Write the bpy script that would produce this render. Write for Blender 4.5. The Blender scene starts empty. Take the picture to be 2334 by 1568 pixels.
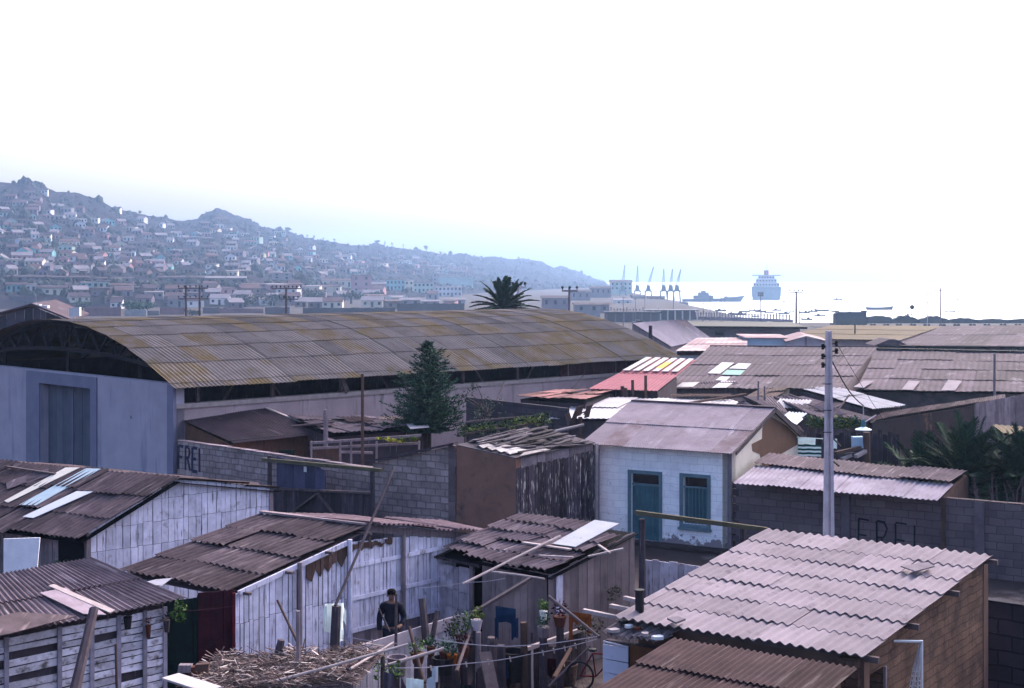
import bpy, bmesh, math, random
from mathutils import Vector as V, Matrix
from math import sin, cos, pi, radians, sqrt, floor
C = bpy.context.scene.collection
R = random.Random(7)
# camera model: level camera H metres over the yard ground; survey() turns image bearings into places in the world
F = 3240.; CX = 1166.5; HY = 630.; H = 8.
UP = V((0, 0, 1))
def at(x, y, d): return V(((x-CX)*d/F, d, H-(y-HY)*d/F))
def atz(x, y, z): return at(x, y, (H-z)*F/(y-HY))
def px(p): return (CX+F*p[0]/p[1], HY+F*(H-p[2])/p[1])
def hv(x, y): return V((x, y, 0))
def on(A, u, x, y):           # bearing (x,y) meets the upright plane through A along u -> (distance along, height)
    t = (x-CX)/F
    s = (t*A[1]-A[0])/(u[0]-t*u[1])
    return s, H-(y-HY)/F*(A[1]+u[1]*s)
def lerp(a, b, t): return a+(b-a)*t
def pw(pts, x):               # piecewise linear
    if x <= pts[0][0]: return pts[0][1]
    for (a, b), (c, d) in zip(pts, pts[1:]):
        if x <= c: return b+(d-b)*(x-a)/(c-a)
    return pts[-1][1]

class M:
    def __init__(s): s.v = []; s.f = []; s.m = []; s.uv = []
    def face(s, pts, uv=None, m=0):
        b = len(s.v); s.v += [V(p) for p in pts]
        s.f.append(tuple(range(b, b+len(pts)))); s.m.append(m); s.uv.append(uv)
    def raw(s, vs, fs, m=0, uvf=None):
        b = len(s.v); s.v += [V(p) for p in vs]
        for i, f in enumerate(fs):
            s.f.append(tuple(b+k for k in f)); s.m.append(m); s.uv.append([uvf[k] for k in f] if uvf else None)
    def prism(s, pts, vec, m=0):
        pts = [V(p) for p in pts]; vec = V(vec); n = len(pts)
        s.raw(pts+[p+vec for p in pts], [tuple(range(n))[::-1], tuple(range(n, 2*n))]+[(i, (i+1) % n, n+(i+1) % n, n+i) for i in range(n)], m)
    def box(s, o, a, b, c, m=0): s.prism([o, V(o)+V(a), V(o)+V(a)+V(b), V(o)+V(b)], c, m)
    def cbox(s, x0, x1, y0, y1, z0, z1, m=0): s.box(V((x0, y0, z0)), (x1-x0, 0, 0), (0, y1-y0, 0), (0, 0, z1-z0), m)
    def bar(s, p, q, w, h=None, m=0, up=None):
        p = V(p); q = V(q); h = h or w; d = (q-p)
        d.normalize(); up = up or (UP if abs(d.z) < .95 else V((0, 1, 0)))
        a = d.cross(up).normalized()*w; b = a.cross(d).normalized()*h
        s.prism([p-a/2-b/2, p+a/2-b/2, p+a/2+b/2, p-a/2+b/2], q-p, m)
    def tube(s, pts, r, n=8, m=0, cap=True):
        pts = [V(p) for p in pts]; k = len(pts)
        rs = r if isinstance(r, (list, tuple)) else [r]*k
        vs = []; fs = []; prev = None
        for i, p in enumerate(pts):
            d = (pts[min(i+1, k-1)]-pts[max(i-1, 0)]).normalized()
            a = prev-d*prev.dot(d) if prev is not None else d.cross(UP if abs(d.z) < .9 else V((1, 0, 0)))
            a.normalize(); prev = a; b = d.cross(a)
            vs += [p+(a*cos(2*pi*j/n)+b*sin(2*pi*j/n))*rs[i] for j in range(n)]
        for i in range(k-1):
            fs += [(i*n+j, i*n+(j+1) % n, (i+1)*n+(j+1) % n, (i+1)*n+j) for j in range(n)]
        if cap: fs += [tuple(range(n))[::-1], tuple(range((k-1)*n, k*n))]
        s.raw(vs, fs, m)
    def lathe(s, c, prof, n=12, m=0):      # prof: (radius, z)
        c = V(c); vs = []; fs = []
        for r, z in prof: vs += [c+V((r*cos(2*pi*j/n), r*sin(2*pi*j/n), z)) for j in range(n)]
        k = len(prof)
        for i in range(k-1): fs += [(i*n+j, i*n+(j+1) % n, (i+1)*n+(j+1) % n, (i+1)*n+j) for j in range(n)]
        fs += [tuple(range(n))[::-1], tuple(range((k-1)*n, k*n))]
        s.raw(vs, fs, m)
    def build(s, name, mats, parent=None, smooth=False, origin=None):
        if not isinstance(mats, (list, tuple)): mats = [mats]
        if parent is not None: off = V((0, 0, 0)); o = parent
        if parent is not None:
            while o is not None: off += o.location; o = o.parent
        elif origin is not None: off = V(origin)
        else:
            xs = [p.x for p in s.v]; ys = [p.y for p in s.v]; zs = [p.z for p in s.v]
            off = V(((min(xs)+max(xs))/2, (min(ys)+max(ys))/2, min(zs)))
        me = bpy.data.meshes.new(name)
        me.from_pydata([tuple(p-off) for p in s.v], [], s.f)
        for mt in mats: me.materials.append(mt)
        me.polygons.foreach_set('material_index', s.m)
        if smooth: me.polygons.foreach_set('use_smooth', [True]*len(s.f))
        ul = me.uv_layers.new(name='UVMap').data; buf = []
        for f, uv in zip(s.f, s.uv):
            if uv is None:
                p = [s.v[i] for i in f]; n = V((0, 0, 0))
                for i in range(len(p)):
                    a, b = p[i], p[(i+1) % len(p)]
                    n += V(((a.y-b.y)*(a.z+b.z), (a.z-b.z)*(a.x+b.x), (a.x-b.x)*(a.y+b.y)))
                if n.length > 0: n.normalize()
                if abs(n.z) < .75:
                    t = V((-n.y, n.x, 0)); t.normalize()
                    uv = [(q.dot(t), q.z) for q in p]
                else: uv = [(q.x, q.y) for q in p]
            for q in uv: buf += [q[0], q[1]]
        ul.foreach_set('uv', buf)
        me.update()
        ob = bpy.data.objects.new(name, me); C.objects.link(ob)
        if parent is not None: ob.parent = parent
        else: ob.location = off
        return ob

def thing(name, label, cat, loc, group=None):
    o = bpy.data.objects.new(name, None); C.objects.link(o); o.location = V(loc); o.empty_display_size = .3
    o['label'] = label; o['category'] = cat
    if group: o['group'] = group
    return o
def tag(o, label, cat, group=None):
    o['label'] = label; o['category'] = cat
    if group: o['group'] = group
    return o
def kind(o, k): o['kind'] = k; return o

# ---------- surface generators ----------
def corr(m, A, B, Cc, D, wl=.177, amp=.024, rows=4, sw=.9, seg=6, jit=.015, lift=.03, rag=.03, miss=0., over=.1, mi=0, rng=R, lip=True, sag=0., cols=None, stag=0.):
    """corrugated sheets: A-B upper edge, D-C lower edge"""
    A, B, Cc, D = V(A), V(B), V(Cc), V(D)
    W = ((B-A).length+(Cc-D).length)/2; L = ((D-A).length+(Cc-B).length)/2
    n = (D-A).cross(B-A).normalized()
    if n.z < 0: n = -n
    cols = cols or max(1, round(W/sw))
    bl = lambda u, v: (A*(1-u)+B*u)*(1-v)+(D*(1-u)+Cc*u)*v
    for r in range(rows):
        for c in range(cols):
            if rng.random() < miss: continue
            so_ = stag*((r*.37+.13*sin(r*5.)) % 1)/cols
            u0 = max(0, c/cols-.03/cols-so_); u1 = (c+1)/cols+.03/cols-(so_ if c < cols-1 else .03/cols)
            v0 = r/rows; v1 = (r+1)/rows+over/rows
            dv = rng.uniform(-rag, rag)/L*1.; v0 += dv*.3; v1 += dv if r == rows-1 else dv*.5
            tw = rng.uniform(-jit, jit); h0 = rng.uniform(0, jit)+(c % 2)*.006
            nu = max(2, round((u1-u0)*W/wl*seg)); vs = []; uv = []; fs = []
            ph = rng.uniform(0, 6.28) if jit > .01 else 0
            vr = (0, .5, 1)
            for k, q in enumerate(vr):
                for i in range(nu+1):
                    u = lerp(u0, u1, i/nu); v = lerp(v0, v1, q)
                    p = bl(u+tw*(q-.5)/W, v)
                    hh = amp*cos(2*pi*u*W/wl)+lift*q+h0+.25*jit*sin(u*9+ph)*(1 if jit > .01 else 0)
                    p = p+n*hh
                    if sag: p.z -= sag*sin(pi*min(1, max(0, u)))*sin(pi*min(1, max(0, v)))
                    vs.append(p); uv.append((u*W, v*L))
            for k in range(2):
                for i in range(nu): fs.append((k*(nu+1)+i, (k+1)*(nu+1)+i, (k+1)*(nu+1)+i+1, k*(nu+1)+i+1))
            if lip:
                b = len(vs)
                for i in range(nu+1): vs.append(vs[2*(nu+1)+i]-n*.014); uv.append(uv[2*(nu+1)+i])
                for i in range(nu): fs.append((2*(nu+1)+i, b+i, b+i+1, 2*(nu+1)+i+1))
            m.raw(vs, fs, mi, uv)

def planks(m, A, u, L, zb, zt, n, w=.15, t=.02, rows=(), gap=.008, miss=0., mi=0, back=None, rng=R, jz=.02, s0=0.):
    """upright boards from A along u; zb, zt functions of s; n points to the viewer"""
    A = V((A[0], A[1], 0)); s = s0
    while s < L-.02:
        e = min(L, s+w*rng.uniform(.65, 1.35))
        cuts = sorted(rows); a0, a1 = zb(s), zt(s); b0, b1 = zb(e), zt(e)
        lv = [(a0, b0)]
        for r in cuts:
            if max(a0, b0)+.1 < r < min(a1, b1)-.05:
                q = r+rng.uniform(-jz, jz); lv.append((q, q))
        j = rng.uniform(-jz, jz); lv.append((a1+j, b1+j))
        for k in range(len(lv)-1):
            if rng.random() < miss: continue
            f = rng.uniform(0, .013)+.006*(k % 2); g = gap*rng.uniform(.4, 1.6); tw = rng.uniform(-.006, .006)
            p0 = A+u*(s+g/2+tw)+n*f; p1 = A+u*(e-g/2+tw)+n*f; q0 = A+u*(s+g/2)+n*f; q1 = A+u*(e-g/2)+n*f
            m.prism([p0+UP*(lv[k][0]+.011), p1+UP*(lv[k][1]+.011), q1+UP*lv[k+1][1], q0+UP*lv[k+1][0]], n*t, mi)
        s = e
    if back is not None:
        B = A-n*.03
        P0, P1 = B+u*s0, B+u*L
        m.prism([P0+UP*zb(s0), P1+UP*zb(L), P1+UP*(zt(L)-.03), P0+UP*(zt(s0)-.03)], n*.02, back)

def wall(m, A, u, L, z0, zt, t, n, ops=(), mi=0, sub=()):
    """solid wall from A along u, body behind the face (n to viewer), openings (s0,s1,z0,z1); zt function of s"""
    A = V((A[0], A[1], 0)); xs = sorted(set([0, L]+[o[0] for o in ops]+[o[1] for o in ops]+list(sub)))
    for a, b in zip(xs, xs[1:]):
        mid = (a+b)/2; os_ = sorted([o for o in ops if o[0] < mid < o[1]], key=lambda o: o[2]); lo = (z0, z0)
        for o in os_+[None]:
            hi = (o[2], o[2]) if o else (zt(a), zt(b))
            if min(hi) > lo[0]+.001:
                m.prism([A+u*a+UP*lo[0], A+u*b+UP*lo[1], A+u*b+UP*hi[1], A+u*a+UP*hi[0]], -n*t, mi)
            if o: lo = (o[3], o[3])
K = lambda c: (lambda s: c)

# ---------- materials ----------
def nd(nt, t, **k):
    x = nt.nodes.new(t)
    for a, b in k.items(): setattr(x, a, b)
    return x
def lk(nt, a, b): nt.links.new(a, b)
def col(c): return (c[0], c[1], c[2], 1)
def mixc(nt, fac, a, b, typ='MIX'):
    x = nd(nt, 'ShaderNodeMix', data_type='RGBA', blend_type=typ)
    for s, val in ((0, fac), (6, a), (7, b)):
        if hasattr(val, 'is_output'): lk(nt, val, x.inputs[s])
        else: x.inputs[s].default_value = val if s == 0 else col(val)
    return x.outputs[2]
def ramp(nt, src, lo, hi):
    x = nd(nt, 'ShaderNodeMapRange'); lk(nt, src, x.inputs[0]); x.inputs[1].default_value = lo; x.inputs[2].default_value = hi
    return x.outputs[0]
def noise(nt, vec, sc, det=5, rough=.6):
    x = nd(nt, 'ShaderNodeTexNoise'); x.inputs['Scale'].default_value = sc; x.inputs['Detail'].default_value = det; x.inputs['Roughness'].default_value = rough
    lk(nt, vec, x.inputs['Vector']); return x.outputs[0]
def scaled(nt, vec, s):
    x = nd(nt, 'ShaderNodeMapping'); x.inputs['Scale'].default_value = s; lk(nt, vec, x.inputs[0]); return x.outputs[0]
ALB = (.88, .835, .87)
def mat(name, c1, c2=None, sc=2.5, rough=.9, bump=.25, bsc=45, isl=0., streak=None, spot=None, pick=None, brick=None, wave=None, spec=.06, thr=(.35, .65), trans=0):
    c2 = c2 or tuple(x*.8 for x in c1)
    if not brick: c1 = tuple(x*k for x, k in zip(c1, ALB)); c2 = tuple(x*k for x, k in zip(c2, ALB))
    mt = bpy.data.materials.new(name); mt.use_nodes = True; nt = mt.node_tree
    bs = nt.nodes['Principled BSDF']; geo = nd(nt, 'ShaderNodeNewGeometry'); uvn = nd(nt, 'ShaderNodeUVMap')
    pos, uv, rnd = geo.outputs['Position'], uvn.outputs[0], geo.outputs['Random Per Island']
    c = None; hgt = noise(nt, pos, bsc, 4)
    if brick:
        bw, bh, mort, b1, b2, mc = brick
        bt = nd(nt, 'ShaderNodeTexBrick'); lk(nt, uv, bt.inputs[0])
        bt.inputs['Color1'].default_value = col(b1); bt.inputs['Color2'].default_value = col(b2); bt.inputs['Mortar'].default_value = col(mc)
        bt.inputs['Scale'].default_value = 1; bt.inputs['Mortar Size'].default_value = mort; bt.inputs['Mortar Smooth'].default_value = .2
        bt.inputs['Brick Width'].default_value = bw; bt.inputs['Row Height'].default_value = bh
        # wobble the courses slightly
        wv = nd(nt, 'ShaderNodeVectorMath', operation='ADD'); ns = nd(nt, 'ShaderNodeTexNoise'); ns.inputs['Scale'].default_value = 2.2; lk(nt, uv, ns.inputs['Vector'])
        sc2 = nd(nt, 'ShaderNodeVectorMath', operation='SCALE'); sc2.inputs['Scale'].default_value = .09; lk(nt, ns.outputs['Color'], sc2.inputs[0])
        lk(nt, uv, wv.inputs[0]); lk(nt, sc2.outputs[0], wv.inputs[1]); lk(nt, wv.outputs[0], bt.inputs[0])
        n1 = ramp(nt, noise(nt, pos, sc, 6), *thr)
        c = mixc(nt, n1, bt.outputs[0], c2 or c1) if False else bt.outputs[0]
        dk = mixc(nt, n1, (1, 1, 1), c2 or (.7, .68, .7)); c = mixc(nt, 1., c, dk, 'MULTIPLY')
        inv = nd(nt, 'ShaderNodeMath', operation='SUBTRACT'); inv.inputs[0].default_value = 1; lk(nt, bt.outputs[1], inv.inputs[1])
        ad = nd(nt, 'ShaderNodeMath', operation='MULTIPLY_ADD'); lk(nt, inv.outputs[0], ad.inputs[0]); ad.inputs[1].default_value = 1.2; lk(nt, hgt, ad.inputs[2]); hgt = ad.outputs[0]
    else:
        n1 = ramp(nt, noise(nt, pos, sc, 7, .65), *thr)
        c = mixc(nt, n1, c1, c2 or tuple(x*.8 for x in c1))
    if pick:     # some sheets/boards have another colour: (threshold, colour, patchiness)
        g = nd(nt, 'ShaderNodeMath', operation='GREATER_THAN'); lk(nt, rnd, g.inputs[0]); g.inputs[1].default_value = pick[0]
        n2 = ramp(nt, noise(nt, pos, 1.3, 6), .3, .6)
        mu = nd(nt, 'ShaderNodeMath', operation='MULTIPLY'); lk(nt, g.outputs[0], mu.inputs[0]); lk(nt, n2, mu.inputs[1])
        c = mixc(nt, mu.outputs[0], c, pick[1])
    if spot:     # blotches (colour, scale, lo, hi)
        c = mixc(nt, ramp(nt, noise(nt, pos, spot[1], 6, .7), spot[2], spot[3]), c, spot[0])
    if streak:   # (colour, u-scale, v-scale, lo, hi)
        c = mixc(nt, ramp(nt, noise(nt, scaled(nt, uv, (streak[1], streak[2], 1)), 1, 4, .6), streak[3], streak[4]), c, streak[0])
    if isl:
        hs = nd(nt, 'ShaderNodeHueSaturation'); lk(nt, c, hs.inputs['Color'])
        mr = nd(nt, 'ShaderNodeMapRange'); lk(nt, rnd, mr.inputs[0]); mr.inputs[3].default_value = 1-isl; mr.inputs[4].default_value = 1+isl
        lk(nt, mr.outputs[0], hs.inputs['Value']); c = hs.outputs[0]
    lk(nt, c, bs.inputs['Base Color']); bs.inputs['Roughness'].default_value = rough; bs.inputs['Specular IOR Level'].default_value = spec
    if wave:     # fine ribs along v for far roofs
        w = nd(nt, 'ShaderNodeTexWave', wave_type='BANDS', bands_direction='X'); w.inputs['Scale'].default_value = wave; lk(nt, uv, w.inputs[0])
        ad = nd(nt, 'ShaderNodeMath', operation='ADD'); lk(nt, w.outputs[1], ad.inputs[0]); lk(nt, hgt, ad.inputs[1]); hgt = ad.outputs[0]
    if bump:
        bp = nd(nt, 'ShaderNodeBump'); bp.inputs['Strength'].default_value = bump; bp.inputs['Distance'].default_value = .02
        lk(nt, hgt, bp.inputs['Height']); lk(nt, bp.outputs[0], bs.inputs['Normal'])
    if trans:
        bs.inputs['Transmission Weight'].default_value = 0
        bs.inputs['Subsurface Weight'].default_value = 0
    return mt
G = lambda v, t=(1, .93, 1.02): (v*t[0], v*t[1], v*t[2])
m_white = mat('whitewashed boards', (.76, .74, .90), (.56, .54, .68), 4, isl=.17, streak=((.16, .13, .16), 16, 1.3, .56, .68), spot=((.24, .2, .22), 3.5, .58, .72))
m_white2 = mat('painted wall', (.53, .54, .68), (.46, .47, .6), 1.2, bump=.2, spot=((.33, .3, .38), 6, .62, .72), brick=None)
m_cream = mat('lime render', (.72, .68, .6), (.6, .55, .5), 2, bump=.3)
m_greyp = mat('weathered boards', (.27, .22, .245), (.18, .145, .17), 3, isl=.3, streak=((.07, .055, .07), 18, 1.2, .5, .75))
m_darkp = mat('dark boards', (.075, .06, .075), (.05, .04, .05), 3, isl=.4, streak=((.18, .15, .17), 12, 1.2, .6, .75))
m_bark = mat('slab boards with bark', (.085, .066, .086), (.045, .037, .045), 5, isl=.5, streak=((.5, .42, .42), 16, 2.2, .56, .66), bump=.5)
m_brownp = mat('brown boards', (.12, .075, .06), (.075, .048, .045), 3, isl=.3, streak=((.05, .035, .04), 18, 1.2, .5, .75))
m_pole = mat('weathered pole', (.13, .10, .105), (.08, .06, .07), 6, isl=.15)
m_pale = mat('bleached timber', (.42, .36, .36), (.30, .25, .26), 5, isl=.15)
m_shade_black = mat('interior shade black', (.008, .008, .012), rough=1, bump=0)  # near black, paints the shade in openings, board gaps and under roofs
m_asb = mat('grey fibre cement sheets', (.27, .232, .262), (.20, .170, .195), 1.6, isl=.15, spot=((.10, .08, .10), 2.2, .56, .74), streak=((.22, .18, .22), 5, .9, .56, .75), thr=(.3, .7))
m_rust = mat('rusty sheets', (.115, .086, .096), (.062, .047, .055), 2.2, isl=.28, streak=((.24, .18, .19), 9, .8, .56, .74), spot=((.05, .035, .04), 3, .58, .72))
m_rust2 = mat('lilac rusty sheets', (.15, .115, .135), (.09, .068, .082), 2.2, isl=.25, streak=((.30, .24, .27), 9, .8, .58, .74), spot=((.075, .055, .065), 3.4, .6, .74))
m_brroof = mat('brown sheets', (.078, .049, .052), (.046, .03, .033), 1.6, isl=.2, streak=((.2, .15, .15), 12, .7, .58, .76))
m_lilac = mat('lilac grey roof sheets', (.098, .073, .092), (.064, .048, .062), .5, isl=.28, wave=5.6, streak=((.19, .155, .19), 1.1, .25, .58, .75), spot=((.06, .045, .055), .8, .6, .75))
m_tin = mat('pale tin sheets', (.42, .41, .46), (.29, .265, .30), 1.2, rough=.55, isl=.1, streak=((.25, .18, .19), 5, .6, .6, .75))
m_moss = mat('mossy fibre cement', (.18, .157, .157), (.13, .112, .114), 1.1, isl=.2, pick=(.52, (.105, .073, .042)), spot=((.115, .09, .062), 1.1, .56, .66), streak=((.11, .085, .085), 3, .5, .58, .72))
m_och = mat('ochre lichen roof', (.15, .115, .07), (.125, .098, .075), .4, isl=.1, wave=5.6)
m_blue = mat('pale blue render', (.46, .42, .51), (.38, .35, .44), .9, bump=.25, spot=((.13, .12, .18), 1.9, .66, .72), streak=((.2, .19, .29), 2, .25, .56, .75))
m_bluedk = mat('blue grey paint', (.235, .23, .32), (.19, .19, .28), 1.5)
m_bluedoor = mat('blue grey door boards', (.13, .14, .185), (.10, .11, .15), 1.5, isl=.12)
m_wside = mat('pinkish cement', (.45, .355, .385), (.34, .265, .29), .9, streak=((.13, .11, .13), 3, .4, .58, .75))
BL1, BL2 = (.42, .325, .345), (.28, .215, .23)
m_block = mat('block masonry', BL1, (.62, .6, .62), 1.6, brick=(.34, .20, .022, BL1, BL2, (.21, .165, .175)), bump=.6)
m_block2 = mat('dark block masonry', BL1, (.6, .58, .64), .5, brick=(.42, .21, .012, (.165, .127, .148), (.12, .092, .108), (.09, .07, .082)), bump=.5)
m_adobe = mat('adobe', (.28, .15, .115), (.19, .105, .085), 1.2, bump=.5, spot=((.075, .05, .055), 1.6, .55, .7), brick=None)
m_adobe2 = mat('brown render', (.15, .09, .075), (.10, .064, .056), 1.5, bump=.5)
m_teal = mat('teal paint', (.075, .18, .22), (.055, .13, .165), 2.5, streak=((.02, .05, .07), 12, 1, .6, .75))
m_teal2 = mat('teal frame paint', (.15, .24, .29), (.115, .19, .235), 3)
m_red = mat('dark red boards', (.055, .012, .022), (.03, .01, .016), 3, streak=((.018, .01, .014), 14, .8, .5, .7))
m_green = mat('dark green boards', (.01, .022, .022), (.008, .014, .016), 3)
m_paint = mat('dark blue lettering paint', (.03, .034, .075), (.045, .046, .08), 8, bump=0)
m_paint2 = mat('black lettering paint', (.010, .010, .018), (.018, .017, .026), 8, bump=0)
m_conc = mat('pole concrete', (.62, .55, .60), (.47, .41, .46), 3, streak=((.2, .17, .21), 6, .3, .6, .75))
m_rail = mat('greenish timber', (.12, .108, .07), (.09, .08, .058), 5)
m_pink = mat('red painted sheets', (.33, .125, .15), (.27, .105, .13), .8, wave=5.6)
m_pinkp = mat('pale pink sheets', (.36, .26, .27), (.29, .20, .21), .4, wave=5.6, spot=((.38, .34, .34), .3, .5, .6))
m_whitem = mat('white sheet', (.66, .68, .72), (.58, .6, .65), 2)
m_yel = mat('yellow sheet', (.7, .68, .16), (.6, .58, .12), 2)
m_grn = mat('pale green sheet', (.25, .4, .36), (.22, .34, .3), 2)
m_ltblue = mat('light blue wall', (.38, .50, .62), (.33, .44, .56), .8, streak=((.3, .38, .46), 3, .5, .55, .7))
m_soil = mat('dirt ground', (.062, .047, .05), (.038, .03, .033), .35, bump=.6, bsc=12, spot=((.11, .088, .092), .6, .55, .68))
m_cloth = mat('white cloth', (1.05, 1.15, 1.05), (.98, 1.08, 1.0), 6, bump=.1)
m_jean = mat('blue denim', (.015, .035, .085), (.01, .025, .06), 10)
m_orange = mat('orange knit', (.28, .085, .02), (.2, .055, .015), 18, bump=.6)
m_metal = mat('dark metal', (.03, .028, .032), (.022, .02, .025), 8, rough=.6)
m_straw = mat('dry palm thatch', (.20, .15, .13), (.11, .08, .08), 9, isl=.5)
m_leafd = mat('dark conifer needles', (.026, .055, .042), (.05, .105, .065), 1.2, rough=.7, isl=.45, bump=0)
m_leafp = mat('palm leaf', (.014, .036, .022), (.024, .055, .028), 1.5, rough=.6, isl=.45, bump=0)
m_leafg = mat('fresh leaves', (.07, .14, .03), (.05, .1, .03), 3, rough=.7, isl=.5, bump=0)
m_leafy = mat('yellow green vine', (.12, .15, .03), (.06, .09, .028), 3, rough=.7, isl=.5, bump=0)
m_trunk = mat('trunk bark', (.05, .038, .036), (.03, .024, .024), 6, bump=.6)
m_terra = mat('terracotta', (.12, .042, .03), (.085, .032, .026), 6)
m_glass = mat('dark window pane', (.012, .014, .02), rough=.15, bump=0, spec=.5)
# ---------- camera, sky, sun ----------
scn = bpy.context.scene
cam = bpy.data.objects.new('camera', bpy.data.cameras.new('camera')); C.objects.link(cam); scn.camera = cam
cam.location = (0, 0, H); cam.rotation_euler = (radians(90), 0, 0)
cam.data.sensor_width = 36; cam.data.lens = 36*F/2333.; cam.data.shift_y = -(784-HY)/2333.
cam.data.clip_start = .5; cam.data.clip_end = 60000
SUN_AZ, SUN_EL = radians(36), radians(38)
wd = bpy.data.worlds.new('World'); scn.world = wd; wd.use_nodes = True; nt = wd.node_tree
sk = nd(nt, 'ShaderNodeTexSky', sky_type='NISHITA'); sk.sun_disc = False; sk.sun_elevation = SUN_EL; sk.sun_rotation = SUN_AZ
sk.air_density = 1.0; sk.dust_density = 7; sk.ozone_density = 3
lk(nt, sk.outputs[0], nt.nodes['Background'].inputs[0]); nt.nodes['Background'].inputs[1].default_value = .15
sl = bpy.data.lights.new('sun', 'SUN'); sl.energy = .6; sl.angle = radians(22); sl.color = (1, .93, .86)
so = bpy.data.objects.new('sun', sl); C.objects.link(so); so.location = (30, 0, 60)
sd = V((sin(SUN_AZ)*cos(SUN_EL), cos(SUN_AZ)*cos(SUN_EL), sin(SUN_EL)))
so.rotation_euler = sd.to_track_quat('Z', 'Y').to_euler()
scn.view_settings.view_transform = 'Standard'; scn.view_settings.look = 'None'; scn.view_settings.exposure = EXPO if 'EXPO' in globals() else 1.74
scn.render.engine = 'CYCLES'; cy = scn.cycles
cy.use_denoising = True; cy.max_bounces = 6; cy.diffuse_bounces = 3; cy.glossy_bounces = 2; cy.volume_bounces = 1; cy.transparent_max_bounces = 6
try: cy.denoiser = 'OPENIMAGEDENOISE'
except Exception: pass

# ---------- land, sea, hill ----------
from mathutils import noise as mn
def fbm(x, y, s, o=4): return mn.fractal(V((x*s, y*s, 3.1)), .8, 2.1, o)
def gz(X, Y):
    b = pw([(95, 0), (330, -5.5)], Y)
    q = min(X-(76+.035*(Y-420)), Y-415)
    if q > 0: b -= min(q/25, 1)*8.5
    return b
ridge = [(-600, 440), (-200, 428), (0, 417), (18, 416), (49, 413), (57, 406), (63, 400), (69, 408), (75, 412), (97, 419), (107, 430), (130, 436), (153, 438), (182, 442), (208, 451), (234, 459), (260, 473), (283, 480), (309, 484), (338, 491), (364, 493), (390, 500), (413, 503), (448, 498), (468, 486), (487, 477), (494, 472), (507, 479), (533, 488), (552, 496), (572, 501), (591, 518), (617, 521), (629, 522), (637, 512), (645, 524), (682, 536), (715, 545), (757, 551), (781, 556), (830, 561), (846, 556), (862, 554), (882, 562), (927, 567), (982, 574), (1020, 582), (1041, 578), (1060, 578), (1083, 587), (1125, 585), (1161, 591), (1194, 589), (1233, 596), (1262, 610), (1278, 607), (1317, 619), (1346, 633), (1376, 642), (1392, 655)]
DR = [(-600, 1150), (0, 1150), (250, 1250), (420, 1480), (600, 1650), (900, 1900), (1200, 2300), (1376, 2500)]
DF = [(-600, 570), (0, 590), (650, 640), (760, 780), (1000, 950), (1376, 1700)]
ZT = [(660, 3.), (800, -2.5), (1392, -5.)]
def hill(x, d):
    a, b = pw(DF, x), pw(DR, x)
    if d < a or x > 1392: return -99
    zt = pw(ZT, x); zr = H-(pw(ridge, x)-HY)/F*b
    t = (d-a)/(b-a)
    if t > 1: return zr-(d-b)*.3
    if t < .05: return lerp(-5.7, zt, t/.05)
    q = (t-.05)/.95
    X = (x-CX)*d/F
    return zt+(zr-zt)*(.35*q+.65*q**1.6)+fbm(X, d, .011)*6*q*(1-q)*2
def surf(x, y):               # where a bearing meets the land
    d = 100.
    while d < 2600:
        X = (x-CX)*d/F; z = max(gz(X, d), hill(x, d))
        if HY+F*(H-z)/d <= y: return V((X, d, z))
        d += 3.
    return None
m = M()
xs = [-3000, -2000, -1200, -800, -500, -300, -200, -140]+[-100+8*i for i in range(26)]+[112, 125, 150, 200, 300, 500, 900, 1500]
ys = [-280, -120, -40, 0]+[10*i for i in range(1, 12)]+[120+15*i for i in range(20)]+[410, 415, 422, 430, 440, 450, 480, 520, 600, 700, 850, 1000, 1300, 1700, 2300, 3200]
vs = [V((x, y, gz(x, y)+(.05*fbm(x, y, .3) if 0 < y < 100 else 0))) for y in ys for x in xs]; n = len(xs)
m.raw(vs, [(j*n+i, j*n+i+1, (j+1)*n+i+1, (j+1)*n+i) for j in range(len(ys)-1) for i in range(n-1)])
kind(m.build('ground', m_soil, smooth=True), 'structure')
m_sea = mat('sea water', (.20, .24, .27), (.17, .21, .25), .02, rough=.32, bump=.15, bsc=.35, spec=.6)
m = M(); m.raw([(-4000, 350, -9), (4000, 350, -9), (4000, 4300, -9), (-4000, 4300, -9)], [(0, 1, 2, 3)])
kind(m.build('sea', m_sea), 'structure')
m_hill = mat('hill scrub and rock', (.034, .029, .038), (.02, .02, .026), .035, bump=.8, bsc=.4, spec=0, spot=((.055, .046, .052), .05, .55, .68))
m = M(); cx = [-600+7*i for i in range(285)]; ts = [i/46 for i in range(47)]+[1.05, 1.15, 1.4]
vs = []
for t in ts:
    for x in cx:
        a, b = pw(DF, x), pw(DR, x); d = a+(b-a)*t; X = (x-CX)*d/F
        z = hill(x, d)
        if t > .07: z += fbm(X, d, .05)*1.6+fbm(X, d, .16, 2)*.9
        elif t > .01: z += fbm(X, d, .12)*.8
        vs.append(V((X, d, z)))
n = len(cx); m.raw(vs, [(j*n+i, j*n+i+1, (j+1)*n+i+1, (j+1)*n+i) for j in range(len(ts)-1) for i in range(n-1)])
kind(m.build('hills', m_hill, smooth=False), 'structure')
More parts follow.
